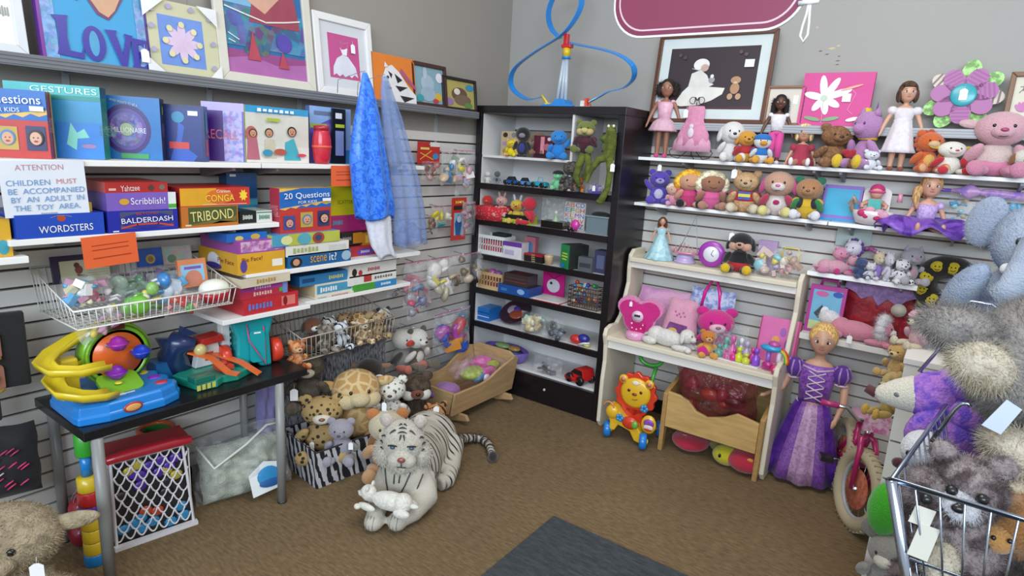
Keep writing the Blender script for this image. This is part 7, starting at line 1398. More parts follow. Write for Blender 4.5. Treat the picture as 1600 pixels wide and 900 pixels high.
# closed umbrella + hanging bags behind the seated doll
a = PY(1478, 297, 3.54); b = PY(1640, 312, 3.54); t = thing('folded_umbrella', 'small folded purple and blue umbrella hanging level under the top right shelf', 'umbrella', ((a.x+b.x)/2, 3.54, a.z)); L = (b.x-a.x)/2
MB().tube([(-L, 0, .0), (-L+.05, 0, .002), (-L+.09, 0, .028*0), (-L+.13, 0, 0), (-L+.16, 0, 0), (L, 0, -.01)], [.003, .012, .038, .012, .02, .016], m('9a78c8', 'satin', h2='c89ac8', sc=20), n=8).build('canopy', t); MB().tube([(-L-.05, 0, 0), (-L+.02, 0, 0)], .008, m('6a4aa8', 'plastic')).build('handle', t)
for s in (-.6, .5): MB().tube([(s*L, .0, .03), (s*L, .07, .03)], .002, SILV).tube([(s*L, 0, .005), (s*L, 0, .03)], .001, SILV).build('hook', t)
def pegR(label, xl, xr, yt, yb, cols, y=3.54, d=.05, **kw):
    zb_ = PY((xl+xr)/2, yb, y).z; p, w, h = onR(xl, xr, yt, zb_, y); t = bag('toy_bag', label, (p.x, y, zb_), w, h, d, cols, peg=RWY-.02-y, **kw); return t
pegR('clear bag of turquoise beads hanging right of the seated violet-gown doll', 1478, 1512, 300, 362, ['2a90b0', '8ac0c8', 'b8a070', '3a9ac8'], n=12, seed=61, zipc=None)
pegR('clear bag with silver and turquoise glitter hanging near the blue plush elephant', 1552, 1600, 308, 345, ['38a0c8', 'b0c8d8', '4ab0d0'], n=12, seed=62, zipc=None)
# ---- items on top of the cream stand
def c6(t, H, M, hz, hr): mt = m('9cc8d4', 'satin', h2='b8dce0', sc=30); bodice(t, H, M, mt, .46, .72, 1.0); skirt(t, [(.07*H, .56*H), (.13*H, .46*H), (.24*H, .2*H), (.34*H, .02*H), (.33*H, .005*H)], mt, M, wob=.07, wn=10); sleeves(t, H, M, m('b8d8e0', 'tulle'), .06, .69, .13, .055)
dR('princess_doll', 'small auburn-haired doll in a wide pale blue ball gown on the cream stand', 1033, 337, zT, 3.455, c6, skin='cf9c84', hair='4a2a1a', hairdo='long', headk=.95, rz=.35)
p, w, h = onR(1052, 1092, 372, zT, 3.47); t = thing('princess_tiara', 'pink toy tiara over a lilac birthday cake toy on the cream stand', 'toy tiara', (p.x, 3.47, zT)); LL = m('b8a4d0', 'plastic'); PP = m('d88a9c', 'plastic')
MB().lathe([(.06, 0), (.062, .012), (.05, .014), (.05, .035), (.053, .04), (.04, .042), (.038, .055), (0, .058)], LL, n=24).build('cake', t); f = MB(); pts = [(-.075, .09)]
for i in range(7): x = -.07+.0233*i; pts += [(x+.004, .075+.045*(1-abs(i-3)/4)), (x+.0115, .055+.02*(1-abs(i-3)/4))]
f.tube([(x, -.045, z) for x, z in pts], .004, PP); f.tube([(.08*math.sin(a), -.05*math.cos(a)+.005, .06) for a in np.linspace(-1.5, 1.5, 11)], .007, PP); f.build('tiara', t)
f = MB(); q0 = PY(1088, 338, 3.50); f.tube([(-.05, 0, .05), (q0.x-p.x, .03, q0.z-zT), (.07, 0, .05)], .003, m('b8c4d0', 'satin')); f.tube([(q0.x-p.x, .03, q0.z-zT), (q0.x-p.x, .14, q0.z-zT+.003)], .002, SILV); f.build('ribbon', t)
p, w, h = onR(1092, 1132, 377, zT, 3.44); t = thing('toy_clock', 'round purple and white toy clock on the high shelf of the cream stand', 'toy clock', (p.x, 3.44, zT), .1)
MB().lathe([(0, .012), (w*.5, .012), (w*.52, 0), (w*.5, -.008), (w*.3, -.01), (0, -.011)], m('a03aa8', 'plastic'), n=32, M=T(0, .0, w*.525, -PI/2)).build('rim', t); MB().lathe([(0, -.013), (w*.3, -.013), (w*.31, -.009)], m('e8e6ee', 'plastic'), n=28, M=T(0, 0, w*.525, -PI/2)).build('dial', t)
for a, l in ((.4, .2), (2.2, .13)): MB().box(-.0015, .0015, -.0155, -.0145, 0, w*l, m('5a4a6a'), M=T(0, 0, w*.525, 0, a, 0)).build('hand', t)
pR('plush_dog', 'black plush dog with peach muzzle, red shorts and big yellow shoes on the cream stand', 1157, 357, zT, 3.44, col='1a191c', muzzle='d0a088', cheeks='d0a088', pants='a82028', foot='dcb818', sole='dcb818', leg='1a191c', arm='1a191c', ear='long', earc='1a191c', wide=1.0, nose='141214', tagp=(-.22, -.1, .8, .022), rz=.15)
gR('gift_box', 'pink and lilac printed gift box behind the black plush dog', 1183, 1212, 376, zT, 3.52, .03, 'b898c4', [('e', .35, .6, .12, .06, 'd06aa0'), ('e', .65, .6, .12, .06, 'd06aa0'), ('e', .5, .6, .06, .06, 'c04a8a'), ('r', 0, 0, 1, .1, 'd8c0dc'), ('l', [(.1, .3), (.9, .35)], .002, 'e0d0e8')], cat='box')
p, w, h = onR(1180, 1222, 385, zT, 3.43); bag('toy_bag', 'shiny clear bag of teal and lilac trinkets on the right of the cream stand', (p.x, 3.44, zT), w, h, .06, ['8ac0c8', 'b8a0c8', 'd8c850', 'c8b0a8'], seed=63, zipc=None)
p, w, h = onR(1215, 1254, 385, zT, 3.43); t = bag('toy_bag', 'clear bag with a yellow-handled toy carriage at the right end of the cream stand', (p.x, 3.44, zT), w, h, .07, ['c8a898', 'd0b8a8', 'b89888', 'd8d0c8', 'c88a98'], seed=64, zipc=None, n=16); MB().tube([(-.04, -.01, h*.62), (-.045, -.01, h*.8), (-.03, -.01, h*.95), (.03, -.01, h*.95), (.045, -.01, h*.8), (.04, -.01, h*.62), (-.04, -.01, h*.62)], .004, m('d8c03a', 'plastic')).build('yellow_handle', t)
# ---- short shelf of unicorns
p, w, h = onR(1262, 1345, 388, zS3, 3.44); lyer('plush_unicorn', 'pink plush unicorn with magenta hooves flopped on the short shelf', 'plush toy', (p.x+.02, 3.47, zS3), .22, rz=PI+.35, col='d79cae', muzzle='c8407a', ear='point', headz=1.25, legc='c87a9c', nose=None)
p, w, h = onR(1280, 1300, 395, zS3, 3.45)
t = pR('plush_unicorn', 'small pink plush unicorn sitting at the left of the short shelf', 1312, 382, zS3, 3.50, col='d78fae', ear='point', muzzle='d08098', foot='c82a7a', nose=None, rz=.6)
t = pR('toy_unicorn', 'white toy unicorn with teal and purple mane on the short shelf', 1333, 369, zS3, 3.53, col='d8d4e4', mane='5a3a88', ear='point', nose=None, foot='4a3a78', rz=-.4, pose='stand', cat='toy unicorn')
f = MB(); f.tube([(0, .03, .12), (.06, .03, .14), (.13, .03, .115), (.17, .03, .125)], [.012, .012, .01, .002], m('8a3a78', 'yarn', h2='b070a0')); f.build('long_mane', t)
pR('toy_cat', 'small lilac brush-coated toy pony with blond top at the middle of the short shelf', 1372, 388, zS3, 3.47, col='d8c8a8', body='9a7ac8', arm='9a7ac8', leg='9a7ac8', ear='point', nose=None, pose='stand', wide=.7, cat='toy pony')
pR('toy_pony', 'slender white toy pony with violet eyes on the short shelf', 1388, 390, zS3, 3.455, col='dcd8e4', nose=None, ear='point', eyes='6a3a98', pose='stand', wide=.55, cat='toy pony')
pR('plush_dog', 'white plush dog with black spots on the short shelf', 1408, 400, zS3, 3.455, col=m('e0dfe2', 'spots', h2='1c1c28', sc=60), ear='long', earc='2a2a38', nose='141414')
pR('plush_cat', 'pale grey plush cat with pink details at the right end of the short shelf', 1423, 381, zS3, 3.50, col='b8b4bc', belly='d0a0ac', ear='point', nose='d07a94')
gR('paper_card', 'pale mint card clipped above the small ponies on the short shelf', 1307, 1362, 352, PY(1335, 386, 3.59).z, 3.59, .004, 'bcccc8', [('l', [(.2, .7), (.8, .72)], .0015, '8a9a98')], cat='card')
for i, px in enumerate((1345, 1360)): pR('toy_figure', ('tiny dark blue and white toy figure among the ponies', 'tiny white crouching toy among the ponies')[i], px, 400+i*8, zS3, 3.445, col=('3a4a78', 'dcd8dc')[i], ear='point', nose=None, cat='toy figure')
# ---- lower shelf
p, w, h = onR(1260, 1318, 447, zL, 3.45)
t = gbox('learning_laptop', 'magenta-cased play laptop with a blue picture card standing on the lower right shelf', (p.x, 3.45, zL), w, h, .03, 'a82a88', [('r', .1, .06, .9, .9, '6aa8c8'), ('e', .35, .82, .18, .06, 'c05a98'), ('e', .78, .84, .14, .06, '1f4aa8'), ('p', [(.2, .4), (.4, .6), (.5, .4), (.35, .3)], '2a3a3a'), ('r', .1, .06, .9, .25, 'b8c88a'), ('e', .5, .45, .12, .12, 'e0e0e0')], cat='toy laptop', tilt=-.12)
MB().tube([(-.04, .015, h), (-.035, .015, h+.03), (.035, .015, h+.03), (.04, .015, h)], .008, m('a82a88', 'plastic')).build('carry_handle', t)
p, w, h = onR(1316, 1428, 442, zL, 3.55); t = thing('gift_bag', 'large red and lilac scalloped plush bag behind the pink dog', 'bag', (p.x, 3.55, zL))
f = MB(); pillow(f, w, h*.98, .05, m('8f8098' if 0 else 'a01f2c', 'satin', h2='7a1420'), crump=.1, seed=71); f.build('bag_body', t); f = MB()
f.prism([(-w/2, h*1.0), (-w/2, h*.86), (-w*.35, h*.80), (-w*.25, h*.70), (-w*.1, h*.78), (0, h*.62), (w*.12, h*.76), (w*.28, h*.66), (w*.38, h*.78), (w/2, h*.84), (w/2, h*1.0)], -.034, -.026, m('9a78b0', 'satin')); f.build('lilac_flap', t); MB().lathe([(0, -.003), (.032, -.003), (.033, 0), (.0, .003)], m('c8c0b4'), n=24, M=T(w*.3, -.038, h*.6, PI/2)).build('round_label', t)
t = lyer('plush_dog', 'pink plush dog with a huge white mane and fluffy tail on the lower right shelf', 'plush toy', (PY(1345, 515, 3.44).x, 3.44, zL), .33, rz=PI-.15, col='d88a9e', muzzle='e8d8d4', ear='round', earc='e8e4e6', nose='2a2226')
S_ = Matrix.Diagonal((.33, .33, .33, 1)); f = MB(); f.M = S_; WM = m('e6e2e6', 'plush')
for i in range(10): a = 2*PI*i/10; f.ell((-.28, .14*math.cos(a), .27+.14*math.sin(a)), (.07, .07, .07), WM, fur=(300, .065, .0011), n=8)
f.build('mane', t); f = MB(); f.M = S_; f.ell((.46, 0, .26), (.16, .1, .12), WM, fur=(1200, .04, .0012)); f.ell((.42, 0, .18), (.05, .05, .08), WM); f.build('tail', t); price_tag(t, .02, .09, .02, .02)
# ---- low shelf of the cream stand
p, w, h = onR(973, 1030, 463, zD2, 3.26); t = thing('heart_toy', 'bright pink heart-shaped musical toy with a small screen on the cream stand', 'toy', (p.x, 3.24, zD2), .15); PK2 = m('d02080', 'plush'); HP = m('e088b8', 'plush')
def heartpoly(w, h, z0, n=34):
    P = []
    for i in range(n): a = 2*PI*i/n; x = 16*math.sin(a)**3; z = 13*math.cos(a)-5*math.cos(2*a)-2*math.cos(3*a)-math.cos(4*a); P.append((x/32*w, z0+(z+17)/29.5*h))
    return P
w *= 1.2; MB().prism(heartpoly(w*1.0, h*.88, h*.12), .0, .045, HP).prism(heartpoly(w*.88, h*.76, h*.17), -.012, .0, PK2).lathe([(0, 0), (w*.36, 0), (w*.36, .04), (0, .045)], HP, n=28, M=T(0, .0, h*.5, -PI/2)).lathe([(0, -.0125), (w*.32, -.0125), (w*.32, 0)], PK2, n=28, M=T(0, 0, h*.5, -PI/2)).build('heart', t, bev=.008)
MB().lathe([(.05, 0), (.058, .006), (.058, .04), (.04, .045), (0, .046)], m('dc9ac0', 'plastic'), (-.01, .0, 0), n=24).build('base', t); MB().lathe([(0, -.006), (.032, -.006), (.034, 0), (.0, .004)], m('e4c4d8', 'plastic'), n=24, M=T(-.005, -.022, h*.55, PI/2)).box(-.022, .012, -.0305, -.028, h*.55, h*.55+.012, m('222028')).build('screen', t)
g = MB()
for x, z in ((-.03, .065), (-.005, .06), (.02, .068), (.03, .09), (-.035, .09), (-.015, .045), (.01, .045)): g.ell((x, -.055 if z < .05 else -.016, z-.01*(z < .05)), .006, m('f0e0ec', 'plastic'), n=8)
MB().prism([(-.035, .03), (.04, .03), (.045, .10), (-.03, .11)], -.02, -.0125, m('b81868', 'plastic')).build('control_panel', t, bev=.003); g.build('buttons', t); price_tag(t, -.05, -.02, h*.82, .014)
def cush(name, label, xl, xr, yt, z, y, d, mt, cat='cushion', rz=0, tilt=-.25, seed=1, taper=.1, extra=None):
    p, w, h = onR(xl, xr, yt, z, y); t = thing(name, label, cat, (p.x, y, z), (tilt, 0, rz)); f = MB(); pillow(f, w, h, d, mt, crump=.12, seed=seed, taper=taper); f.build('padding', t)
    if extra: extra(t, w, h, d)
    return t
cush('cushion', 'pink and lilac patterned pillow lying behind the pink heart toy', 988, 1075, 452, zD2, 3.43, .06, m('d8a4c4', 'mottle', h2='c890c0', sc=10), seed=4)
def bag1(t, w, h, d): f = MB(); f.prism([(-w*.32, .005), (w*.3, .005), (w*.25, h*.42), (-w*.2, h*.45)], -d*.56, -d*.5, m('7a3a80', 'satin')); f.ell((-.02, -d*.58, h*.25), (.03, .004, .02), m('c8a04a')); f.build('purple_panel', t); g = MB(); [g.ell((x*w, -d*.52, z*h), .005, m('b85a9a'), n=6) for x, z in ((-.1, .7), (0, .66), (.1, .7), (.05, .6), (-.05, .62), (.15, .62))]; g.build('beads', t)
cush('plush_bag', 'large pale pink plush bag with a purple panel beside the heart toy', 1030, 1092, 468, zD2, 3.33, .09, m('e0a0b8', 'plush'), cat='bag', seed=5, taper=.3, extra=bag1)
def hnd(t, w, h, d):
    f = MB(); f.tube([(-.05, -d*.4, h*.62), (-.04, -.02, h*.95), (.0, 0, h*1.28), (.04, -.01, h*.95), (.055, -d*.4, h*.62)], .011, m('dc2a94', 'plastic')); f.build('handle', t); MB().tube([(0, .0, h*1.28), (0, .10, h*1.3)], .003, SILV).build('hook', t)
cush('tote_bag', 'blue and white patterned tote bag with pink handles hanging behind the magenta plush', 1072, 1148, 452, zD2+.02, 3.46, .05, m('7f90cc', 'mottle', h2='c8d0e8', sc=34), cat='bag', seed=6, tilt=-.05, extra=hnd)
pR('plush_backpack', 'round magenta plush animal backpack with a small pale face on the cream stand', 1117, 480, zD2, 3.33, col='d01f86', body='d01f86', ear='round', earc='d01f86', muzzle='e0b8c8', nose='8a5a6a', wide=1.15, head=1.3, k=.98)
pR('plush_lion', 'small orange plush cub with striped head seated before the magenta backpack', 1106, 512, zD2, 3.24, col='cc7a2a', body='dc9a3a', belly='e0b050', ear='round', muzzle='d8a878')
lyer('plush_dog', 'white fluffy plush dog lying along the front of the cream stand', 'plush toy', (PY(1048, 535, 3.24).x, 3.235, zD2), .32, rz=PI-.12, col=m('dedad2', 'plush', sc=90), fur=(700, .035, .004), ear='long')
p, w, h = onR(1112, 1190, 515, zD2, 3.22); t = thing('perfume_play_set', 'clear play case of teal, magenta and lime little bottles on the cream stand', 'toy set', (p.x, 3.22, zD2), -.1)
MB().box(-w/2, w/2, 0, .085, .0, .006, m('dcdce0', 'plastic')).box(-w/2, -w/2+.002, 0, .085, .006, h*.7, m('d8e4e4', 'glass')).box(-w/2, w*.1, .083, .085, .006, h, m('d8e4e4', 'glass')).prism([(-w/2, .006), (-w*.1, .006), (-w*.1, h*.75), (-w*.3, h), (-w/2, h*.75)], -.002, 0, m('d8e4e4', 'glass')).build('clear_case', t)
r = random.Random(4)
for i, (x, y, c, s) in enumerate(((-.38, .02, '1f9a88', 1), (-.3, .06, '3ab0a0', 1.5), (-.2, .02, 'c82a88', .8), (-.12, .05, 'd8d0dc', 1.4), (-.05, .015, 'c82a88', .9), (.06, .02, 'c8d02a', 1.1), (.16, .05, 'b8a8c8', 1.6), (.22, .015, 'c8cc3a', .8), (.3, .05, 'c83a98', 1.2), (.4, .03, '8a4ac8', 1.3), (-.1, .02, 'd05aa0', 1.9), (.02, .06, 'cfd4d8', 1.7))):
    g = MB(); g.lathe([(.013, 0), (.015, .004), (.015, .022*s), (.006, .03*s), (.006, .036*s), (.009, .037*s), (.009, .048*s), (0, .05*s)], m(c, 'plastic'), (0, 0, 0), n=14, M=T(x*w, y, .007, s=1.4)); g.build('bottle', t)
p, w, h = onR(1188, 1232, 510, zD2, 3.22); t = thing('play_house', 'small rainbow-roofed pony play house in lilac and turquoise on the cream stand', 'toy house', (p.x, 3.23, zD2))
MB().box(-.05, .05, .0, .07, 0, .012, m('c83a98', 'plastic')).lathe([(.012, .012), (.012, .10)], m('9a6ac8', 'plastic'), (-.03, .03, 0)).lathe([(.012, .012), (.012, .10)], m('d8c8d8', 'plastic'), (.02, .03, 0)).build('floor_and_columns', t); MB().ell((-.02, .03, .11), (.055, .035, .02), m('2f9ac8', 'plastic')).ell((-.01, .03, .13), (.03, .025, .02), m('b84a98', 'plastic')).build('roof', t)
for i, c in enumerate(('c83030', 'e08a2a', 'e0d03a', '4aa84a')): MB().tube([(.03+(.045-.006*i)*math.sin(a), .0, .05+(.075-.007*i)*math.cos(a)) for a in np.linspace(.0, 1.6, 8)], .004, m(c, 'plastic')).build('rainbow_band', t)
MB().ell((-.02, -.01, .03), (.028, .018, .02), m('b01f7a', 'plastic')).build('round_seat', t)
t = thing('toy_camera', 'small round pink toy beside the rainbow play house at the front of the stand', 'toy', (PY(1212, 575, 3.18).x, 3.185, zD2)); MB().lathe([(0, -.012), (.022, -.012), (.026, 0), (.022, .012), (0, .012)], m('d0306a', 'plastic'), n=20, M=T(0, 0, .026, PI/2)).lathe([(0, -.004), (.010, -.004), (.011, 0)], m('f0b8c8', 'plastic'), n=16, M=T(0, -.014, .026, PI/2)).build('body', t)
gR('picture_board', 'pink picture board with dancing figures leaning at the right end of the cream stand', 1182, 1246, 498, zD2, 3.38, .012, 'd86aa8', [('r', 0, 0, .03, 1, 'b02a6a'), ('r', .94, 0, 1, 1, 'b02a6a'), ('e', .6, .7, .08, .1, 'a05ab0'), ('e', .75, .45, .07, .12, '8a4aa0'), ('e', .45, .5, .1, .1, 'e0a05a'), ('e', .7, .2, .12, .08, 'e8b0cc')], cat='board', tilt=-.2)
# ---- lion walker
p, w, h = onR(942, 1026, 580, .0, 3.17); t = thing('lion_walker', 'yellow and red lion-faced push walker with blue wheels and green ring handle', 'push walker', (PZ(984, 690, 0).x, 3.13, 0), .12)
YL = m('dcae28', 'plastic'); RL_ = m('cc3a22', 'plastic'); BW = m('1a78c8', 'plastic'); GH = m('3f9a3a', 'plastic')
f = MB(); n = 36; P = [(.115*(1+.07*math.cos(12*2*PI*i/n*1.0+.0))*math.cos(2*PI*i/n), .30+.125*(1+.07*math.cos(12*2*PI*i/n))*math.sin(2*PI*i/n)) for i in range(n)]
n = 72; P = [(.118*(1+.06*math.cos(12*2*PI*i/n))*math.cos(2*PI*i/n), .285+.125*(1+.06*math.cos(12*2*PI*i/n))*math.sin(2*PI*i/n)) for i in range(n)]
f.prism(P, .0, .03, RL_); f.prism([(-.05, .20), (-.06, .10), (0, .07), (.06, .10), (.05, .20)], .0, .03, RL_); f.build('mane', t, bev=.005)
f = MB(); f.lathe([(0, -.02), (.07, -.018), (.086, -.008), (.088, 0)], YL, n=36, M=T(0, 0, .295, -PI/2) @ T(s=(1, 1, -1)) if False else T(0, 0, .295, PI/2) @ Matrix.Diagonal((1, 1, -1, 1)), sx=1, sy=1.02); f.build('face', t)
for s in (-1, 1):
    g = MB().lathe([(0, -.012), (.022, -.010), (.027, 0), (.022, .01), (0, .01)], YL, n=20, M=T(s*.075, -.006, .365, PI/2)); g.lathe([(0, -.004), (.014, -.004), (.015, 0)], m('d87a6a', 'plastic'), n=16, M=T(s*.075, -.017, .365, PI/2)); g.build('ear', t)
    g = MB().ell((s*.035, -.02, .31), (.009, .004, .009), m('3a2418', 'plastic')); g.build('eye', t)
MB().ell((0, -.023, .293), (.015, .006, .008), m('7a2418', 'plastic')).build('nose', t); MB().tube([(.02*math.sin(a), -.022, .272-.012*math.cos(a)) for a in np.linspace(-.6, 1.3, 8)], .0018, m('7a2418')).build('mouth', t); MB().ell((0, -.02, .36), (.02, .003, .012), m('e4e0d8')).build('price_sticker', t)
f = MB(); f.prism([(-.15, .17), (-.13, .21), (-.09, .20), (-.04, .15), (.04, .12), (.08, .06), (.07, .02), (.03, .03), (-.0, .08), (-.07, .10), (-.09, .06), (-.12, .06), (-.12, .11)], -.05, .02, YL); f.ell((.10, -.03, .14), (.045, .018, .055), YL); f.ell((-.11, -.05, .17), (.04, .02, .04), YL); f.build('yellow_frame', t, bev=.008)
MB().ell((.105, -.05, .155), (.03, .006, .025), m('8a4aa0', 'plastic')).ell((.105, -.052, .13), (.028, .006, .02), m('d8d0c8', 'plastic')).ell((0.105, -.054, .12), (.022, .006, .01), m('c83a2a', 'plastic')).build('dial', t)
MB().ell((.0, -.05, .13), (.05, .02, .038), RL_).ell((.03, -.062, .13), (.02, .012, .024), m('6aa83a', 'plastic')).build('drum', t)
for x, z in ((-.06, .15), (.065, .225)):
    g = MB(); [g.ell((x+.014*math.cos(a), -.06 if x < 0 else -.028, z+.014*math.sin(a)), (.011, .009, .011), m('2a88c0', 'plastic'), n=10) for a in np.linspace(0, 6.28, 6)[:-1]]; g.build('blue_flower', t)
for x, y in ((-.14, -.02), (.085, -.06), (-.10, .16), (.12, .16)): MB().lathe([(0, -.02), (.04, -.02), (.047, -.012), (.047, .012), (.04, .02), (.02, .022), (0, .02)], BW, n=28, M=T(x, y, .048, 0, PI/2, .3)).lathe([(0, .021), (.016, .022), (.012, .028), (0, .03)], m('dcc83a', 'plastic'), n=16, M=T(x, y, .048, 0, PI/2, .3)).build('wheel', t)
MB().tube([(x, .03, .09) for x in (-.10, .10)], .012, YL).tube([(-.08, .02, .09), (-.10, .15, .05)], .012, YL).tube([(.08, .02, .09), (.12, .15, .05)], .012, YL).build('rear_frame', t)
f = MB(); f.tube([(.035+.062*math.cos(a), .12+.0*math.sin(a), .47+.036*math.sin(a)) for a in np.linspace(0, 2*PI, 25)[:-1]], .012, GH, True); f.tube([(.07, .12, .437), (.07, .07, .38), (.06, .03, .30)], .011, GH); f.build('ring_handle', t)
MB().tube([(-.13+.03*math.sin(a), -.06, .20+.03*math.cos(a)) for a in np.linspace(-1.6, 1.6, 9)], .004, m('d88a5a', 'plastic')).build('bead_wire', t)
# ---- wooden bin contents and cushions below
t = thing('toy_bag', 'large clear bag of dark red and orange toys lying in the wooden bin', 'bag of toys', (-.885, 3.32, .17)); f = MB(); pillow(f, .42, .30, .20, m('7a3038', 'bag'), crump=.35, seed=81, M=T(0, -.02, .06, .45)); f.build('plastic_bag', t)
g = MB(); r = random.Random(6)
for i in range(15): g.ell((r.uniform(-.16, .16), r.uniform(-.12, .02), r.uniform(.08, .27)), (r.uniform(.02, .06), .03, r.uniform(.02, .04)), m(r.choice(['7a1c28', '9a2030', 'c8482a', '3a1c20', 'b03a2a', '2a3a5a', '5a1420']), 'plastic'), n=10)
g.build('bagged_toys', t)
def lo(px, py, z=0): q = PZ(px, py, z); return q
q = lo(1072, 705); t = thing('cushion', 'flat crimson plush cushion with a white tag under the left of the wooden bin', 'cushion', (q.x, q.y+.06, .0), .2); MB().ell((0, 0, .048), (.105, .12, .047), m('b8203c', 'plush'), n=24).build('padding', t); price_tag(t, -.03, -.06, .095, .018, (1.2, 0, 0))
q = lo(1130, 728); t = thing('ladybug_pillow', 'yellow plush bug pillow with black antennae and olive wings under the wooden bin', 'plush toy', (q.x, q.y+.04, .0), .25); MB().ell((0, -.02, .058), (.075, .06, .055), m('c6bc22', 'plush'), n=22).build('head', t); MB().ell((.02, .12, .05), (.12, .11, .05), m('8a822a', 'plush'), n=22).build('body', t)
for s in (-1, 1): MB().ell((s*.035, -.072, .07), (.008, .006, .012), m('1a1a18', 'plastic')).build('eye', t); MB().tube([(s*.02-.02, .01, .11), (s*.03-.03, .04, .135), (s*.045-.05, .05, .11)], .006, m('1a1a18', 'plush')).build('antenna', t)
q = lo(1160, 745); t = thing('cushion', 'round crimson plush cushion with two orange petals in front of the bin leg', 'cushion', (q.x-.01, q.y+.075, .0), .2); MB().ell((0, 0, .062), (.10, .10, .06), m('b4203a', 'plush'), n=24).build('padding', t); MB().ell((-.035, -.078, .075), (.014, .006, .012), m('dc9a3a', 'plush')).ell((.02, -.075, .10), (.016, .006, .011), m('dc9a3a', 'plush')).build('petals', t)
# ================= BIG DOLL, BIKE, ISLAND PLUSH, CART =================
def c7(t, H, M, hz, hr):
    PR = m('6a2f98', 'satin', h2='8e58b4', sc=60); PKP = m('a077a0', 'satin', h2='b993b6', sc=45); DP = m('43157a', 'satin', h2='5a2496', sc=12)
    bodice(t, H, M, PR, .475, .725, 1.0)
    f = MB(); f.M = M; K = [(.085, .50), (.118, .42), (.148, .32), (.176, .22), (.20, .12), (.213, .03)]; n = 56
    V = [(r*H*(1+.03*i*.4*math.sin(11*2*PI*j/n))*math.cos(2*PI*j/n), r*.8*H*(1+.05*i*.4*math.sin(11*2*PI*j/n))*math.sin(2*PI*j/n), z*H) for i, (r, z) in enumerate(K) for j in range(n)]
    f.add(V, [(i*n+j, i*n+(j+1) % n, (i+1)*n+(j+1) % n, (i+1)*n+j) for i in range(5) for j in range(n)], DP, None, True)
    for i in range(5):
        for j in range(n):
            a = 2*PI*(j+.5)/n; d = abs((a-1.5*PI+PI) % (2*PI)-PI); mt = PKP if d < .36 else (m('6c3596', 'satin', h2='82509e', sc=70) if d < .62 else DP)
            f.fm[i*n+j] = f.mi(mt)
    f.build('skirt', t, solid=.002)
    for s in (-1, 1):
        f = MB(); f.M = M; f.ell((s*.125*H, 0, .685*H), (.052*H, .05*H, .06*H), m('5a2a90', 'cloth'), n=18)
        for k in range(7): a = 2*PI*k/7; f.tube([(s*.125*H+.03*H*math.cos(a), .03*H*math.sin(a), .735*H), (s*.125*H+.054*H*math.cos(a), .052*H*math.sin(a), .685*H), (s*.125*H+.035*H*math.cos(a), .035*H*math.sin(a), .635*H)], .006*H, m('b48ccc', 'satin'), n=6)
        f.tube([(s*.13*H+.036*H*math.cos(a), .034*H*math.sin(a), .628*H) for a in np.linspace(0, 6.28, 13)[:-1]], .006*H, m('d8b8d4', 'cloth'), True); f.build('sleeve', t)
    f = MB(); f.M = M
    for i in range(4): z = .52+.045*i; f.tube([(-.045*H, -.066*H, z*H), (.045*H, -.068*H, (z+.04)*H)], .004*H, m('d8c4d8')); f.tube([(.045*H, -.066*H, z*H), (-.045*H, -.068*H, (z+.04)*H)], .004*H, m('d8c4d8'))
    f.tube([(-.08*H, -.045*H, .715*H), (0, -.075*H, .70*H), (.08*H, -.045*H, .715*H)], .006*H, m('d0b0d0', 'cloth')); f.tube([(.088*H*math.cos(a), .062*H*math.sin(a), (.50-.02*abs(math.sin(a)))*H) for a in np.linspace(0, 6.28, 21)[:-1]], .006*H, m('d0b0d0', 'cloth'), True); f.build('lacing', t)
    price_tag(t, -.20*H, -.12*H, .48*H, .022)
q = PZ(1243, 757, 0)
doll('princess_doll', 'child-sized blonde doll in a long violet and pink laced gown standing on the floor', (q.x+.0, q.y+.10, 0), .865, .12, skin='c89a80', hair='b08c54', hairdo='up', headk=.92, build_clothes=c7, eye='3a2018', slim=.92, shoes='4a1c78', vox=.0075,
  arms=[([(-.10, 0, .715), (-.15, .0, .63), (-.175, -.05, .555), (-.25, -.13, .525)], (.03, .025, .021, .014)), ([(.10, 0, .715), (.15, .0, .62), (.155, -.05, .52), (.13, -.10, .44)], (.03, .025, .021, .014))])
t = gbox('white_tag_card', 'white card lying on the floor between the tall gowned doll and the pink bicycle', tuple(PZ(1305, 735, .0)), .12, .012, .05, 'cfcbc4', [], .5, cat='card', top='cfcbc4')
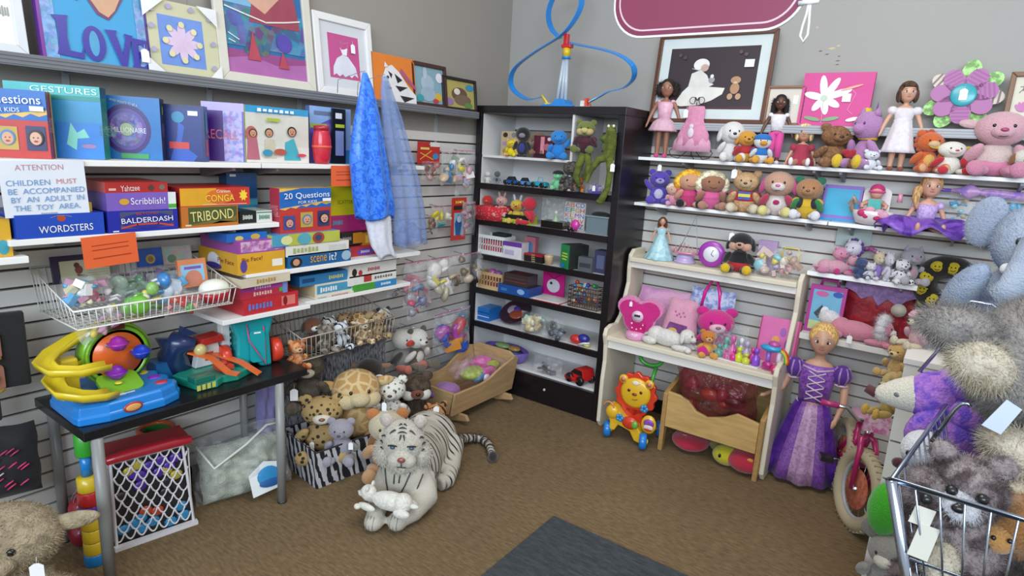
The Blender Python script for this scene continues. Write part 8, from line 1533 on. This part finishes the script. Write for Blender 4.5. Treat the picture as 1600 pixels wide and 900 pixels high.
# ---- pink bicycle
w0 = PZ(1335, 829, 0); t = thing('child_bicycle', 'pink childs bicycle with cream tyres leaning between the doll and the island display', 'bicycle', (w0.x-.035, w0.y+.03, 0), (0, .10, .32))
FW = Matrix.Rotation(.24, 4, 'Z')
PKB = m('a8205c', 'plastic'); TY = m('b0a486', 'plain', rough=.8); R_ = .185; CH = m('c8c8cc', 'metal'); YB = .37
for y, nm in ((0, 'front_wheel'), (YB, 'rear_wheel')):
    f = MB(); f.M = FW if y == 0 else None; f.tube([(0, y+R_*.86*math.cos(a), R_+.0+R_*.86*math.sin(a)) for a in np.linspace(0, 2*PI, 37)[:-1]], R_*.16, TY, True, n=10)
    for k in range(40): a = 2*PI*k/40; f.box(-.018, .018, -.004, .004, -.003, .003, TY, M=T(0, y+R_*1.01*math.cos(a), R_+R_*1.01*math.sin(a), a))
    o = f.build(nm, t); g = MB(); g.M = f.M; g.tube([(0, y+R_*.70*math.cos(a), R_+R_*.70*math.sin(a)) for a in np.linspace(0, 2*PI, 33)[:-1]], .009, m('a8a8ac', 'plain', rough=.4), True, n=8)
    for k in range(12): a = 2*PI*k/12; g.tube([(.008, y, R_), (0, y+R_*.7*math.cos(a), R_+R_*.7*math.sin(a))], .0016, CH, n=5)
    g.tube([(-.03, y, R_), (.03, y, R_)], .012, CH, n=12); g.lathe([(0, 0), (R_*.48, 0), (R_*.5, .004), (0, .006)], m('a8583c', 'mottle', h2='c0705a', sc=30), n=24, M=T(-.012, y, R_, 0, PI/2, 0)); g.build('rim', o)
f = MB(); f.M = FW
for s in (-1, 1): f.tube([(s*.034, 0, R_), (s*.036, .02, R_*2.0), (s*.03, .045, R_*2.22), (0, .055, R_*2.3)], [.011, .013, .015, .016], PKB)
f.tube([(0, .05, R_*2.2), (0, .085, R_*2.6)], .012, CH, n=10); f.build('fork', t)
f = MB(); f.tube([(0, .07, R_*2.6), (0, .13, R_*1.9), (0, .22, R_*1.35)], .017, PKB); f.tube([(0, .065, R_*2.35), (0, .13, R_*1.55), (0, .22, R_*1.2)], .014, PKB); f.tube([(0, .22, R_*1.15), (0, .26, R_*2.3)], .014, PKB)
for s in (-1, 1): f.tube([(0, .26, R_*2.0), (s*.03, YB, R_)], .009, PKB); f.tube([(0, .22, R_*1.2), (s*.03, YB, R_)], .009, PKB)
f.build('frame', t)
f = MB(); f.M = FW; f.tube([(-.19, .14, R_*2.8), (-.10, .10, R_*2.85), (-.05, .085, R_*2.62), (.05, .085, R_*2.62), (.10, .10, R_*2.85), (.19, .14, R_*2.8)], .010, CH); f.build('handlebar', t)
for s in (-1, 1): MB().tube([FW @ Vector((s*.13, .115, R_*2.83)), FW @ Vector((s*.2, .145, R_*2.8))], .015, m('b03070', 'plastic')).build('grip', t)
MB().ell((0, .27, R_*2.4), (.05, .085, .025), m('c090a8', 'plastic')).build('saddle', t); MB().prism([(-.05, 0), (.05, 0), (.04, .09), (-.04, .09)], -.02, .02, m('b85a88', 'print', h2='d8a8c0', sc=60), M=T(0, .03, R_*2.5)).build('front_bag', t)
MB().tube([(-.02, .22, R_*1.15), (-.10, .20, R_*1.15)], .006, CH).box(-.14, -.08, .17, .23, R_*1.08, R_*1.2, m('2a2628', 'plastic')).build('pedal', t); MB().prism([(.02, .2), (.06, .2)]+[(.04, .3)], -.03, .03, m('8a3a5a', 'plastic'), M=T(0, .2, .02)).build('chain_guard', t)
# ---- things around the island display
def hgR(name, label, px, pt, pb, y, x1=None, **kw):
    zb_ = PY(px, pb, y).z; p, w, h = onR(px-5, px+5, pt, zb_, y); t = plush(name, label, 'plush toy', (p.x, y, zb_), h, kw.pop('rz', .1), **kw)
    MB().tube([(0, 0, h*.97), (0, .03, h*.99), (max(.03, -.065-p.x), .03, h*.995)], .0025, m('dcdcd8', 'plain')).build('hook', t); return t
yI = 2.62
hgR('plush_bunny', 'pale pink hooded cream plush animal hanging on the upper peg of the island display', 1438, 480, 545, yI, col='c8bca0', body='d0a4ac', hat='d2a0aa', arm='d0a4ac', leg='c8bca0', ear='long', earc='cfa0aa', rz=-.9)
hgR('plush_bunny', 'lower pink and grey plush animal hanging behind the white panel of the island display', 1452, 520, 575, yI+.1, col='c8969c', body='c49a9e', ear='long', earc='b8a898', rz=-.6)
hgR('plush_lion', 'orange-maned plush lion hanging at the left edge of the island display', 1404, 530, 590, yI, col='bf9a5c', mane='c8602c', ear='round', muzzle='cdb080', rz=-.5)
hgR('plush_bear', 'pale yellow plush bear hanging just above the long-nosed purple plush', 1394, 572, 652, yI-.02, col='b5a265', body='b89a48', ear='round', muzzle='c8b888', foot='c4983a', rz=-.7, wide=.55)
f = MB(); q = PY(1384, 792, 2.38); t = tag(f.ell((0, 0, 0), (.055, .05, .098), m('3fae1e', 'plush'), n=24).build('green_cushion', None, (q.x, 2.36, q.z)), 'bright green oval plush ball hanging low on the corner of the island display', 'plush toy')
MB().tube([(0, .0, .095), (0, .045, .11)], .003, SILV).build('hook', t)
zb_ = PY(1395, 935, 2.36).z; plush('plush_elephant', 'grey and white plush animal hanging at the bottom corner of the island display', 'plush toy', (PY(1392, 870, 2.34).x, 2.34, max(.01, zb_)), PY(1395, 828, 2.34).z-max(.01, zb_), -.3, col='8a867e', body='8f8b84', ear='big', earc='7d7972', muzzle='c8c2b4', nose=None)
p, w, h = onR(1435, 1522, 404, 1.0, 3.5); q = PY(1478, 445, 3.52); t = thing('neck_pillow', 'black ring cushion printed with yellow round faces hanging right of the short shelf', 'cushion', (q.x, 3.53, q.z-.085), 0)
f = MB(); f.tube([(.085*math.cos(a), 0, .085+.085*math.sin(a)) for a in np.linspace(0, 2*PI, 33)[:-1]], .052, m('201c16', 'plush'), True, n=14); f.build('ring', t); g = MB()
for k in range(9): a = 2*PI*k/9; r_ = .085+.008*(k % 2); x, z = r_*math.cos(a), .085+r_*math.sin(a); g.ell((x, -.042, z), (.029, .012, .029), m('cdb81e', 'plush'), n=14); g.ell((x-.008, -.053, z+.005), (.003, .003, .004), m('2a2416'), n=6); g.ell((x+.008, -.053, z+.005), (.003, .003, .004), m('2a2416'), n=6); g.tube([(x-.01, -.053, z-.008), (x, -.055, z-.012), (x+.01, -.053, z-.008)], .0018, m('6a3a1c'), n=5)
g.build('round_faces', t); MB().tube([(0, .03, .175), (0, .075, .175)], .003, SILV).build('hook', t)
pegR('clear bag of red, blue and green building toys hanging below the ring cushion', 1432, 1462, 443, 483, ['b02840', '2a8ab0', '3aa048', 'd8c83a'], n=14, seed=91, zipc=None)
pegR('clear bag of tan and turquoise toys hanging right of the red and blue bag', 1462, 1500, 446, 488, ['b89a60', '2a8aa0', '8a5a3a', 'c8b880'], n=14, seed=92, zipc=None)
hgR('plush_bear', 'pale teal plush bear behind the cart frame on the island display', 1480, 508, 560, 2.75, col='9fb0a6', ear='round', muzzle='b0bcb0', rz=-.3)
# big pale blue elephant on the island
q = PY(1562, 560, 2.66); t = thing('plush_elephant', 'large pale blue plush elephant with white tusks sitting on top of the island display', 'plush toy', (q.x+.045, 2.76, .992), -.1, s=.92)
EB = m('8f9db4', 'mottle', h2='a2aebf', sc=8); WH = m('e4e6ea', 'plush'); f = MB(); fr = lambda n: (n, .012, .001)
f.ell((0, .05, .17), (.17, .14, .18), EB, n=22, fur=fr(1600)); f.ell((0, -.03, .43), (.15, .14, .15), EB, n=24, fur=fr(1800)); f.tube([(0, -.14, .42), (-.02, -.20, .36), (-.05, -.22, .28), (-.09, -.22, .24)], [.07, .055, .045, .04], EB, n=12)
for s in (-1, 1): f.ell((s*.17, -.12, .08), (.075, .14, .075), EB, rot=(0, 0, s*-.5), fur=fr(500)); f.ell((s*.19, -.10, .24), (.055, .06, .13), EB, rot=(.5, s*-.5, 0), fur=fr(400)); f.ell((s*.21, -.22, .09), (.05, .035, .055), WH)
f.build('body', t)
for s in (-1, 1): g = MB(); g.ell((s*.175, .0, .49), (.07, .03, .10), m('98a4ba', 'plush'), rot=(0, s*-.2, s*.3), n=18, fur=fr(500)); g.build('ear', t); g = MB(); g.ell((s*.06, -.155, .44), (.01, .008, .014), m('20242c', 'plastic')); g.build('eye', t); g = MB(); g.ell((s*.075, -.17, .34), (.022, .03, .022), WH); g.build('tusk', t)
# ---- wire shopping cart
A = PZ(1393, 750, 1.0); A.x += .0; ZT, ZB_ = 1.0, .60; XL, XR, YN, YF = A.x, A.x+.52, A.y, A.y+.74
t = thing('shopping_cart', 'chrome wire shopping cart piled with plush animals in the right foreground', 'shopping cart', ((XL+XR)/2, (YN+YF)/2, 0)); ox, oy = (XL+XR)/2, (YN+YF)/2; CRM2 = m('aab4c4', 'metal', rough=.18)
xl, xr, yn, yf = XL-ox, XR-ox, YN-oy, YF-oy; sk = .10
f = MB(); f.tube([(xl, yn, ZT), (xr, yn, ZT), (xr, yf, ZT), (xl+sk, yf, ZT)], .006, CRM2, True, n=12); i_ = .11; f.tube([(xl+i_, yn+i_, ZB_), (xr-i_, yn+i_, ZB_), (xr-i_, yf-i_, ZB_), (xl+sk+i_, yf-i_, ZB_)], .005, CRM2, True, n=10)
f.tube([(xl+.05, yn+.05, .82), (xr-.05, yn+.05, .82), (xr-.05, yf-.05, .82), (xl+sk+.05, yf-.05, .82)], .0035, CRM2, True, n=8); f.build('rim', t)
f = MB()
for k in range(1, 13): u = k/13; x = xl+(xr-xl)*u; xb = xl+i_+(xr-xl-2*i_)*u; f.tube([(x, yn, ZT), (xb, yn+i_, ZB_), (xb, yf-i_, ZB_), (x if x > xl+sk else xl+sk, yf, ZT)], .0022, CRM2, n=6)
for k in range(1, 15): u = k/15; y = yn+(yf-yn)*u; x0 = xl+sk*u; f.tube([(x0, y, ZT), (x0+i_, y, ZB_), (xr-i_, y, ZB_), (xr, y, ZT)], .0022, CRM2, n=6)
f.build('wire_mesh', t)
for x_, y_ in ((xl, yn), (xr, yn), (xl+sk, yf), (xr, yf)): f = MB(); sx_ = 1 if x_ < 0 else -1; sy_ = 1 if y_ < 0 else -1; f.tube([(x_, y_, ZT), (x_+sx_*.10, y_+sy_*.10, .62), (x_+sx_*.05, y_+sy_*.06, .13)], .011, CRM2, n=12); f.lathe([(0, -.012), (.05, -.012), (.055, 0), (.05, .012), (0, .012)], m('2a2a2c', 'plastic'), n=20, M=T(x_+sx_*.05, y_+sy_*.06, .056, 0, PI/2)); f.tube([(x_+sx_*.05, y_+sy_*.06, .13), (x_+sx_*.05+.018, y_+sy_*.06, .10), (x_+sx_*.05+.018, y_+sy_*.06, .056)], .004, CRM2); f.build('leg', t)
f = MB(); B1 = PY(1437, 580, 2.02); B2 = PY(1503, 505, 2.13); r_ = lambda p: (p.x-ox, p.y-oy, p.z); f.tube([(xl+sk, yf, ZT), r_(B1), r_(B2), (xr, yf+.04, B2.z)], .006, CRM2, n=10)
q = [PY(a, b, 2.14) for a, b in ((1504, 505), (1511, 474), (1518, 471), (1550, 476), (1556, 480), (1554, 512))]; f.tube([r_(p) for p in q], .0045, CRM2, n=8); f.build('back_frame', t)
f = MB(); q = [PY(a, b, YN+.33) for a, b in ((1455, 690), (1492, 640), (1501, 632), (1512, 630), (1516, 636))]; f.tube([r_(p) for p in q], .005, CRM2, n=8); f.build('lift_handle', t)
# plush in the cart
def furry(name, label, loc, parts, rz=0, extra=None):
    t = thing(name, label, 'plush toy', loc, rz); f = MB()
    for c, r, mt, rot, fu in parts: f.ell(c, r, mt, rot, n=20, fur=fu)
    f.build('body', t); 
    if extra: extra(t)
    return t
MF = m('8f8382', 'mottle', h2='4c3f40', sc=26); CF = m('b5a993', 'mottle', h2='c8bfac', sc=14); GF = m('7c7876', 'mottle', h2='938e8a', sc=11); WF = m('d9dadf', 'plush')
def eyes_(pts, col='141416', r=.011, nose=None):
    def fn(t):
        for p in pts: MB().ell(p, r, m(col, 'plastic'), n=12).build('eye', t)
        if nose: MB().ell(nose[0], nose[1], m('1c1618', 'plastic'), n=12).build('nose', t)
    return fn
q = PY(1560, 590, 1.78)
furry('plush_wolf', 'very large shaggy grey plush dog with cream muzzle on top of the cart', (q.x+.085, 1.82, .875), [((.0, .02, .30), (.16, .15, .17), GF, (0, 0, 0), (9000, .02, .0007)), ((-.155, -.03, .36), (.11, .07, .055), GF, (0, .25, .2), (3500, .028, .0007)), ((-.12, -.09, .305), (.07, .05, .055), CF, (0, .3, 0), (2200, .026, .0007)), ((.13, .04, .12), (.18, .16, .14), GF, (0, 0, 0), (3200, .02, .0007)), ((-.0, -.10, .12), (.10, .07, .055), CF, (0, .35, 0), (3200, .024, .0007)), ((.03, -.14, .03), (.10, .08, .07), CF, (0, 0, 0), (3200, .02, .0007)), ((.02, -.13, .22), (.04, .04, .035), m('2a2426', 'plush'), (0, 0, 0), None)],
  extra=eyes_([(-.04, -.125, .33), (.06, -.125, .33)]))
t = bpy.data.objects['plush_wolf']; MB().prism([(-.02, 0), (.02, 0), (.022, .07), (-.012, .075)], -.001, .001, m('c8d4e4')).build('paper_label', t, loc=(-.085, -.15, .18), rz=(0, .35, .2))
q = PY(1430, 625, 2.05); t = thing('plush_anteater', 'plush animal with long white snout and purple hooded sweater behind the cart rail', 'plush toy', (q.x+.06, 2.03, .86), -.1)
TD = m('6d4ec0', 'mottle', h2='ab74cc', sc=34); f = MB()
S0 = PY(1368, 618, 2.0); S1 = PY(1425, 617, 2.0); sn = [Vector((S0.x-t.location.x, S0.y-t.location.y, S0.z-.86)), Vector((S1.x-t.location.x, S1.y-t.location.y, S1.z-.86))]
f.tube([sn[0], sn[0].lerp(sn[1], .15), sn[0].lerp(sn[1], .6), sn[1], sn[1]+Vector((.05, 0, .005))], [.013, .026, .042, .052, .05], m('d2cdbd', 'plush'), n=18); f.build('body', t)
g = MB(); c0 = sn[1]+Vector((.05, .0, .008)); g.ell(c0, (.065, .06, .07), TD, n=22); g.ell(c0+Vector((.045, .02, .035)), (.06, .05, .055), TD); g.ell(c0+Vector((.07, .01, -.03)), (.08, .06, .05), TD, rot=(0, .4, 0)); g.ell(c0+Vector((.05, 0, -.10)), (.085, .07, .07), TD, n=20); g.ell(c0+Vector((.0, -.04, -.07)), (.035, .03, .07), TD, rot=(0, .5, 0)); g.build('hooded_sweater', t)
MB().tube([sn[0]+Vector((-.025, 0, .012)), sn[0]+Vector((.003, 0, .002))], [.014, .016], m('4a1c20', 'cloth')).build('nose', t); MB().ell(sn[1]+Vector((-.025, -.040, .0)), (.011, .006, .008), m('6a6868', 'plastic')).build('eye', t)
q = PY(1440, 700, 1.85)
def penx(t): MB().ell((-.075, -.05, .08), (.018, .014, .014), m('4a1420', 'plush')).build('nose', t); MB().ell((-.06, -.055, .115), (.007, .005, .008), m('141416', 'plastic')).build('eye', t)
furry('plush_seal', 'white plush animal with dark red nose sticking over the left rail of the cart', (q.x+.035, 1.84, .79), [((-.03, 0, .11), (.052, .05, .055), WF, (0, 0, 0), None), ((.01, -.01, .04), (.036, .034, .10), WF, (0, -.55, 0), None), ((.05, .04, .03), (.07, .06, .08), m('a8a4a0', 'plush'), (0, 0, 0), None)], extra=penx)
fur_ = lambda n, l=.013: (n*2, l, .0006)
q = PY(1425, 745, 1.52); furry('plush_owl', 'mottled brown and white shaggy plush at the near left corner of the cart', (q.x+.05, 1.50, .84), [((0, 0, .10), (.07, .065, .065), MF, (0, 0, 0), fur_(2600)), ((.02, .02, .0), (.075, .07, .08), MF, (0, 0, 0), fur_(2000)), ((.03, -.05, -.02), (.03, .02, .05), CF, (0, 0, 0), fur_(500))], extra=eyes_([(-.02, -.075, .12), (.035, -.07, .12)]))
q = PY(1510, 760, 1.50); furry('plush_bear', 'mottled shaggy plush bear with white face in the middle of the cart front', (q.x, 1.51, .82), [((0, 0, .15), (.07, .065, .065), MF, (0, 0, 0), fur_(2400)), ((-.01, -.05, .135), (.04, .03, .035), WF, (0, 0, 0), fur_(500)), ((0, .02, .02), (.09, .08, .11), MF, (0, 0, 0), fur_(2600)), ((-.05, 0, .215), (.025, .015, .025), MF, (0, 0, 0), fur_(200)), ((.05, 0, .215), (.025, .015, .025), MF, (0, 0, 0), fur_(200))], extra=eyes_([(-.025, -.065, .165), (.025, -.065, .165)], nose=((-.01, -.085, .14), (.012, .008, .009))))
for i, (x, y, z, s_, lb) in enumerate(((-.13, -.22, .70, .105, 'mottled dark shaggy plush pressed against the near left wires of the cart'), (.03, -.23, .70, .115, 'mottled brown plush filling the middle of the cart behind the front wires'), (.17, -.22, .74, .10, 'reddish brown mottled plush at the right of the cart behind the front wires'), (.0, .10, .74, .13, 'grey mottled plush buried in the middle of the cart'))):
    furry('plush_animal', lb, (ox+x, oy+y, z), [((0, 0, 0), (s_, s_*.85, s_*.95), m(('7a6c6c', '84716c', '7c625a', '8a8280')[i], 'mottle', h2=('403538', '4a3b38', '4a3630', '5a5452')[i], sc=24), (0, 0, 0), fur_(3200)), ((-s_*.4, -s_*.75, s_*.3), (s_*.35, s_*.25, s_*.4), m(('c8c4c4', 'b8b4b4', 'a88a78', 'b0aaa8')[i], 'plush'), (0, 0, 0), fur_(500))], extra=eyes_([(-s_*.5, -s_*1.0, s_*.4), (-s_*.2, -s_*1.02, s_*.4)], r=.007))
q = PY(1590, 795, 1.52); furry('plush_bear', 'golden brown plush between the cream paws of the large grey dog and the cart rail', (q.x+.03, 1.55, .86), [((0, 0, .05), (.09, .07, .06), m('9a6a34', 'plush'), (0, 0, 0), fur_(1200, .015)), ((-.05, -.05, .03), (.03, .03, .03), m('b8864a', 'plush'), (0, 0, 0), None)], extra=eyes_([(-.06, -.075, .04), (-.035, -.078, .045)], r=.005))
for i, (px, py, hh) in enumerate(((1440, 805, .04), (1442, 845, .075))):
    q = PY(px, py, YN+.035); t = tag(MB().prism([(-.018, -hh/2), (.018, -hh/2), (.02, hh/2), (-.015, hh/2)], -.0008, .0008, m('d8d6c8')).build('paper_label', None, (q.x, YN+.03, q.z), (.0, .1, .1)), ('short cream paper label just inside the left front wires of the cart', 'long white paper label hanging lowest inside the left front of the cart')[i], 'label')
# ---- group phrases for the countable repeats
for o in list(SC.objects):
    if o.parent or 'category' not in o or 'group' in o: continue
    c = o['category']; x, y, z = o.matrix_basis.translation
    gname = None
    if c in ('plush toy',): gname = 'plush toys along the left wall' if x < -1.9 and y < 3.1 else ('plush toys in the bookcase' if x < -1.6 else ('plush toys on the right-hand wall shelves' if y > 3.1 else 'plush toys around the island display and cart'))
    elif c == 'game box': gname = 'boxed games on the left wall shelves' if y < 3.1 else 'flat games in the bookcase'
    elif c == 'bag of toys': gname = 'clear bags of small toys'
    elif c == 'toy packet': gname = 'carded toy packets'
    elif c == 'picture': gname = 'pictures on the left ledge' if x < -2 else 'pictures on the right-hand ledge'
    elif c == 'shelf': gname = 'wall shelves'
    elif c == 'doll': gname = 'dolls along the right-hand wall'
    elif c == 'notice': gname = 'paper notices on the left shelves'
    elif c == 'cushion': gname = 'cushions under and around the cream stand'
    elif c == 'toy figure': gname = 'small toy figures'
    elif c == 'toy car': gname = 'toy cars in the bookcase'
    elif c in ('book', 'basket', 'wire basket'): gname = {'book': 'books among the toys', 'basket': 'small baskets and storage baskets', 'wire basket': 'wire baskets on the left wall'}[c]
    if gname: o['group'] = gname
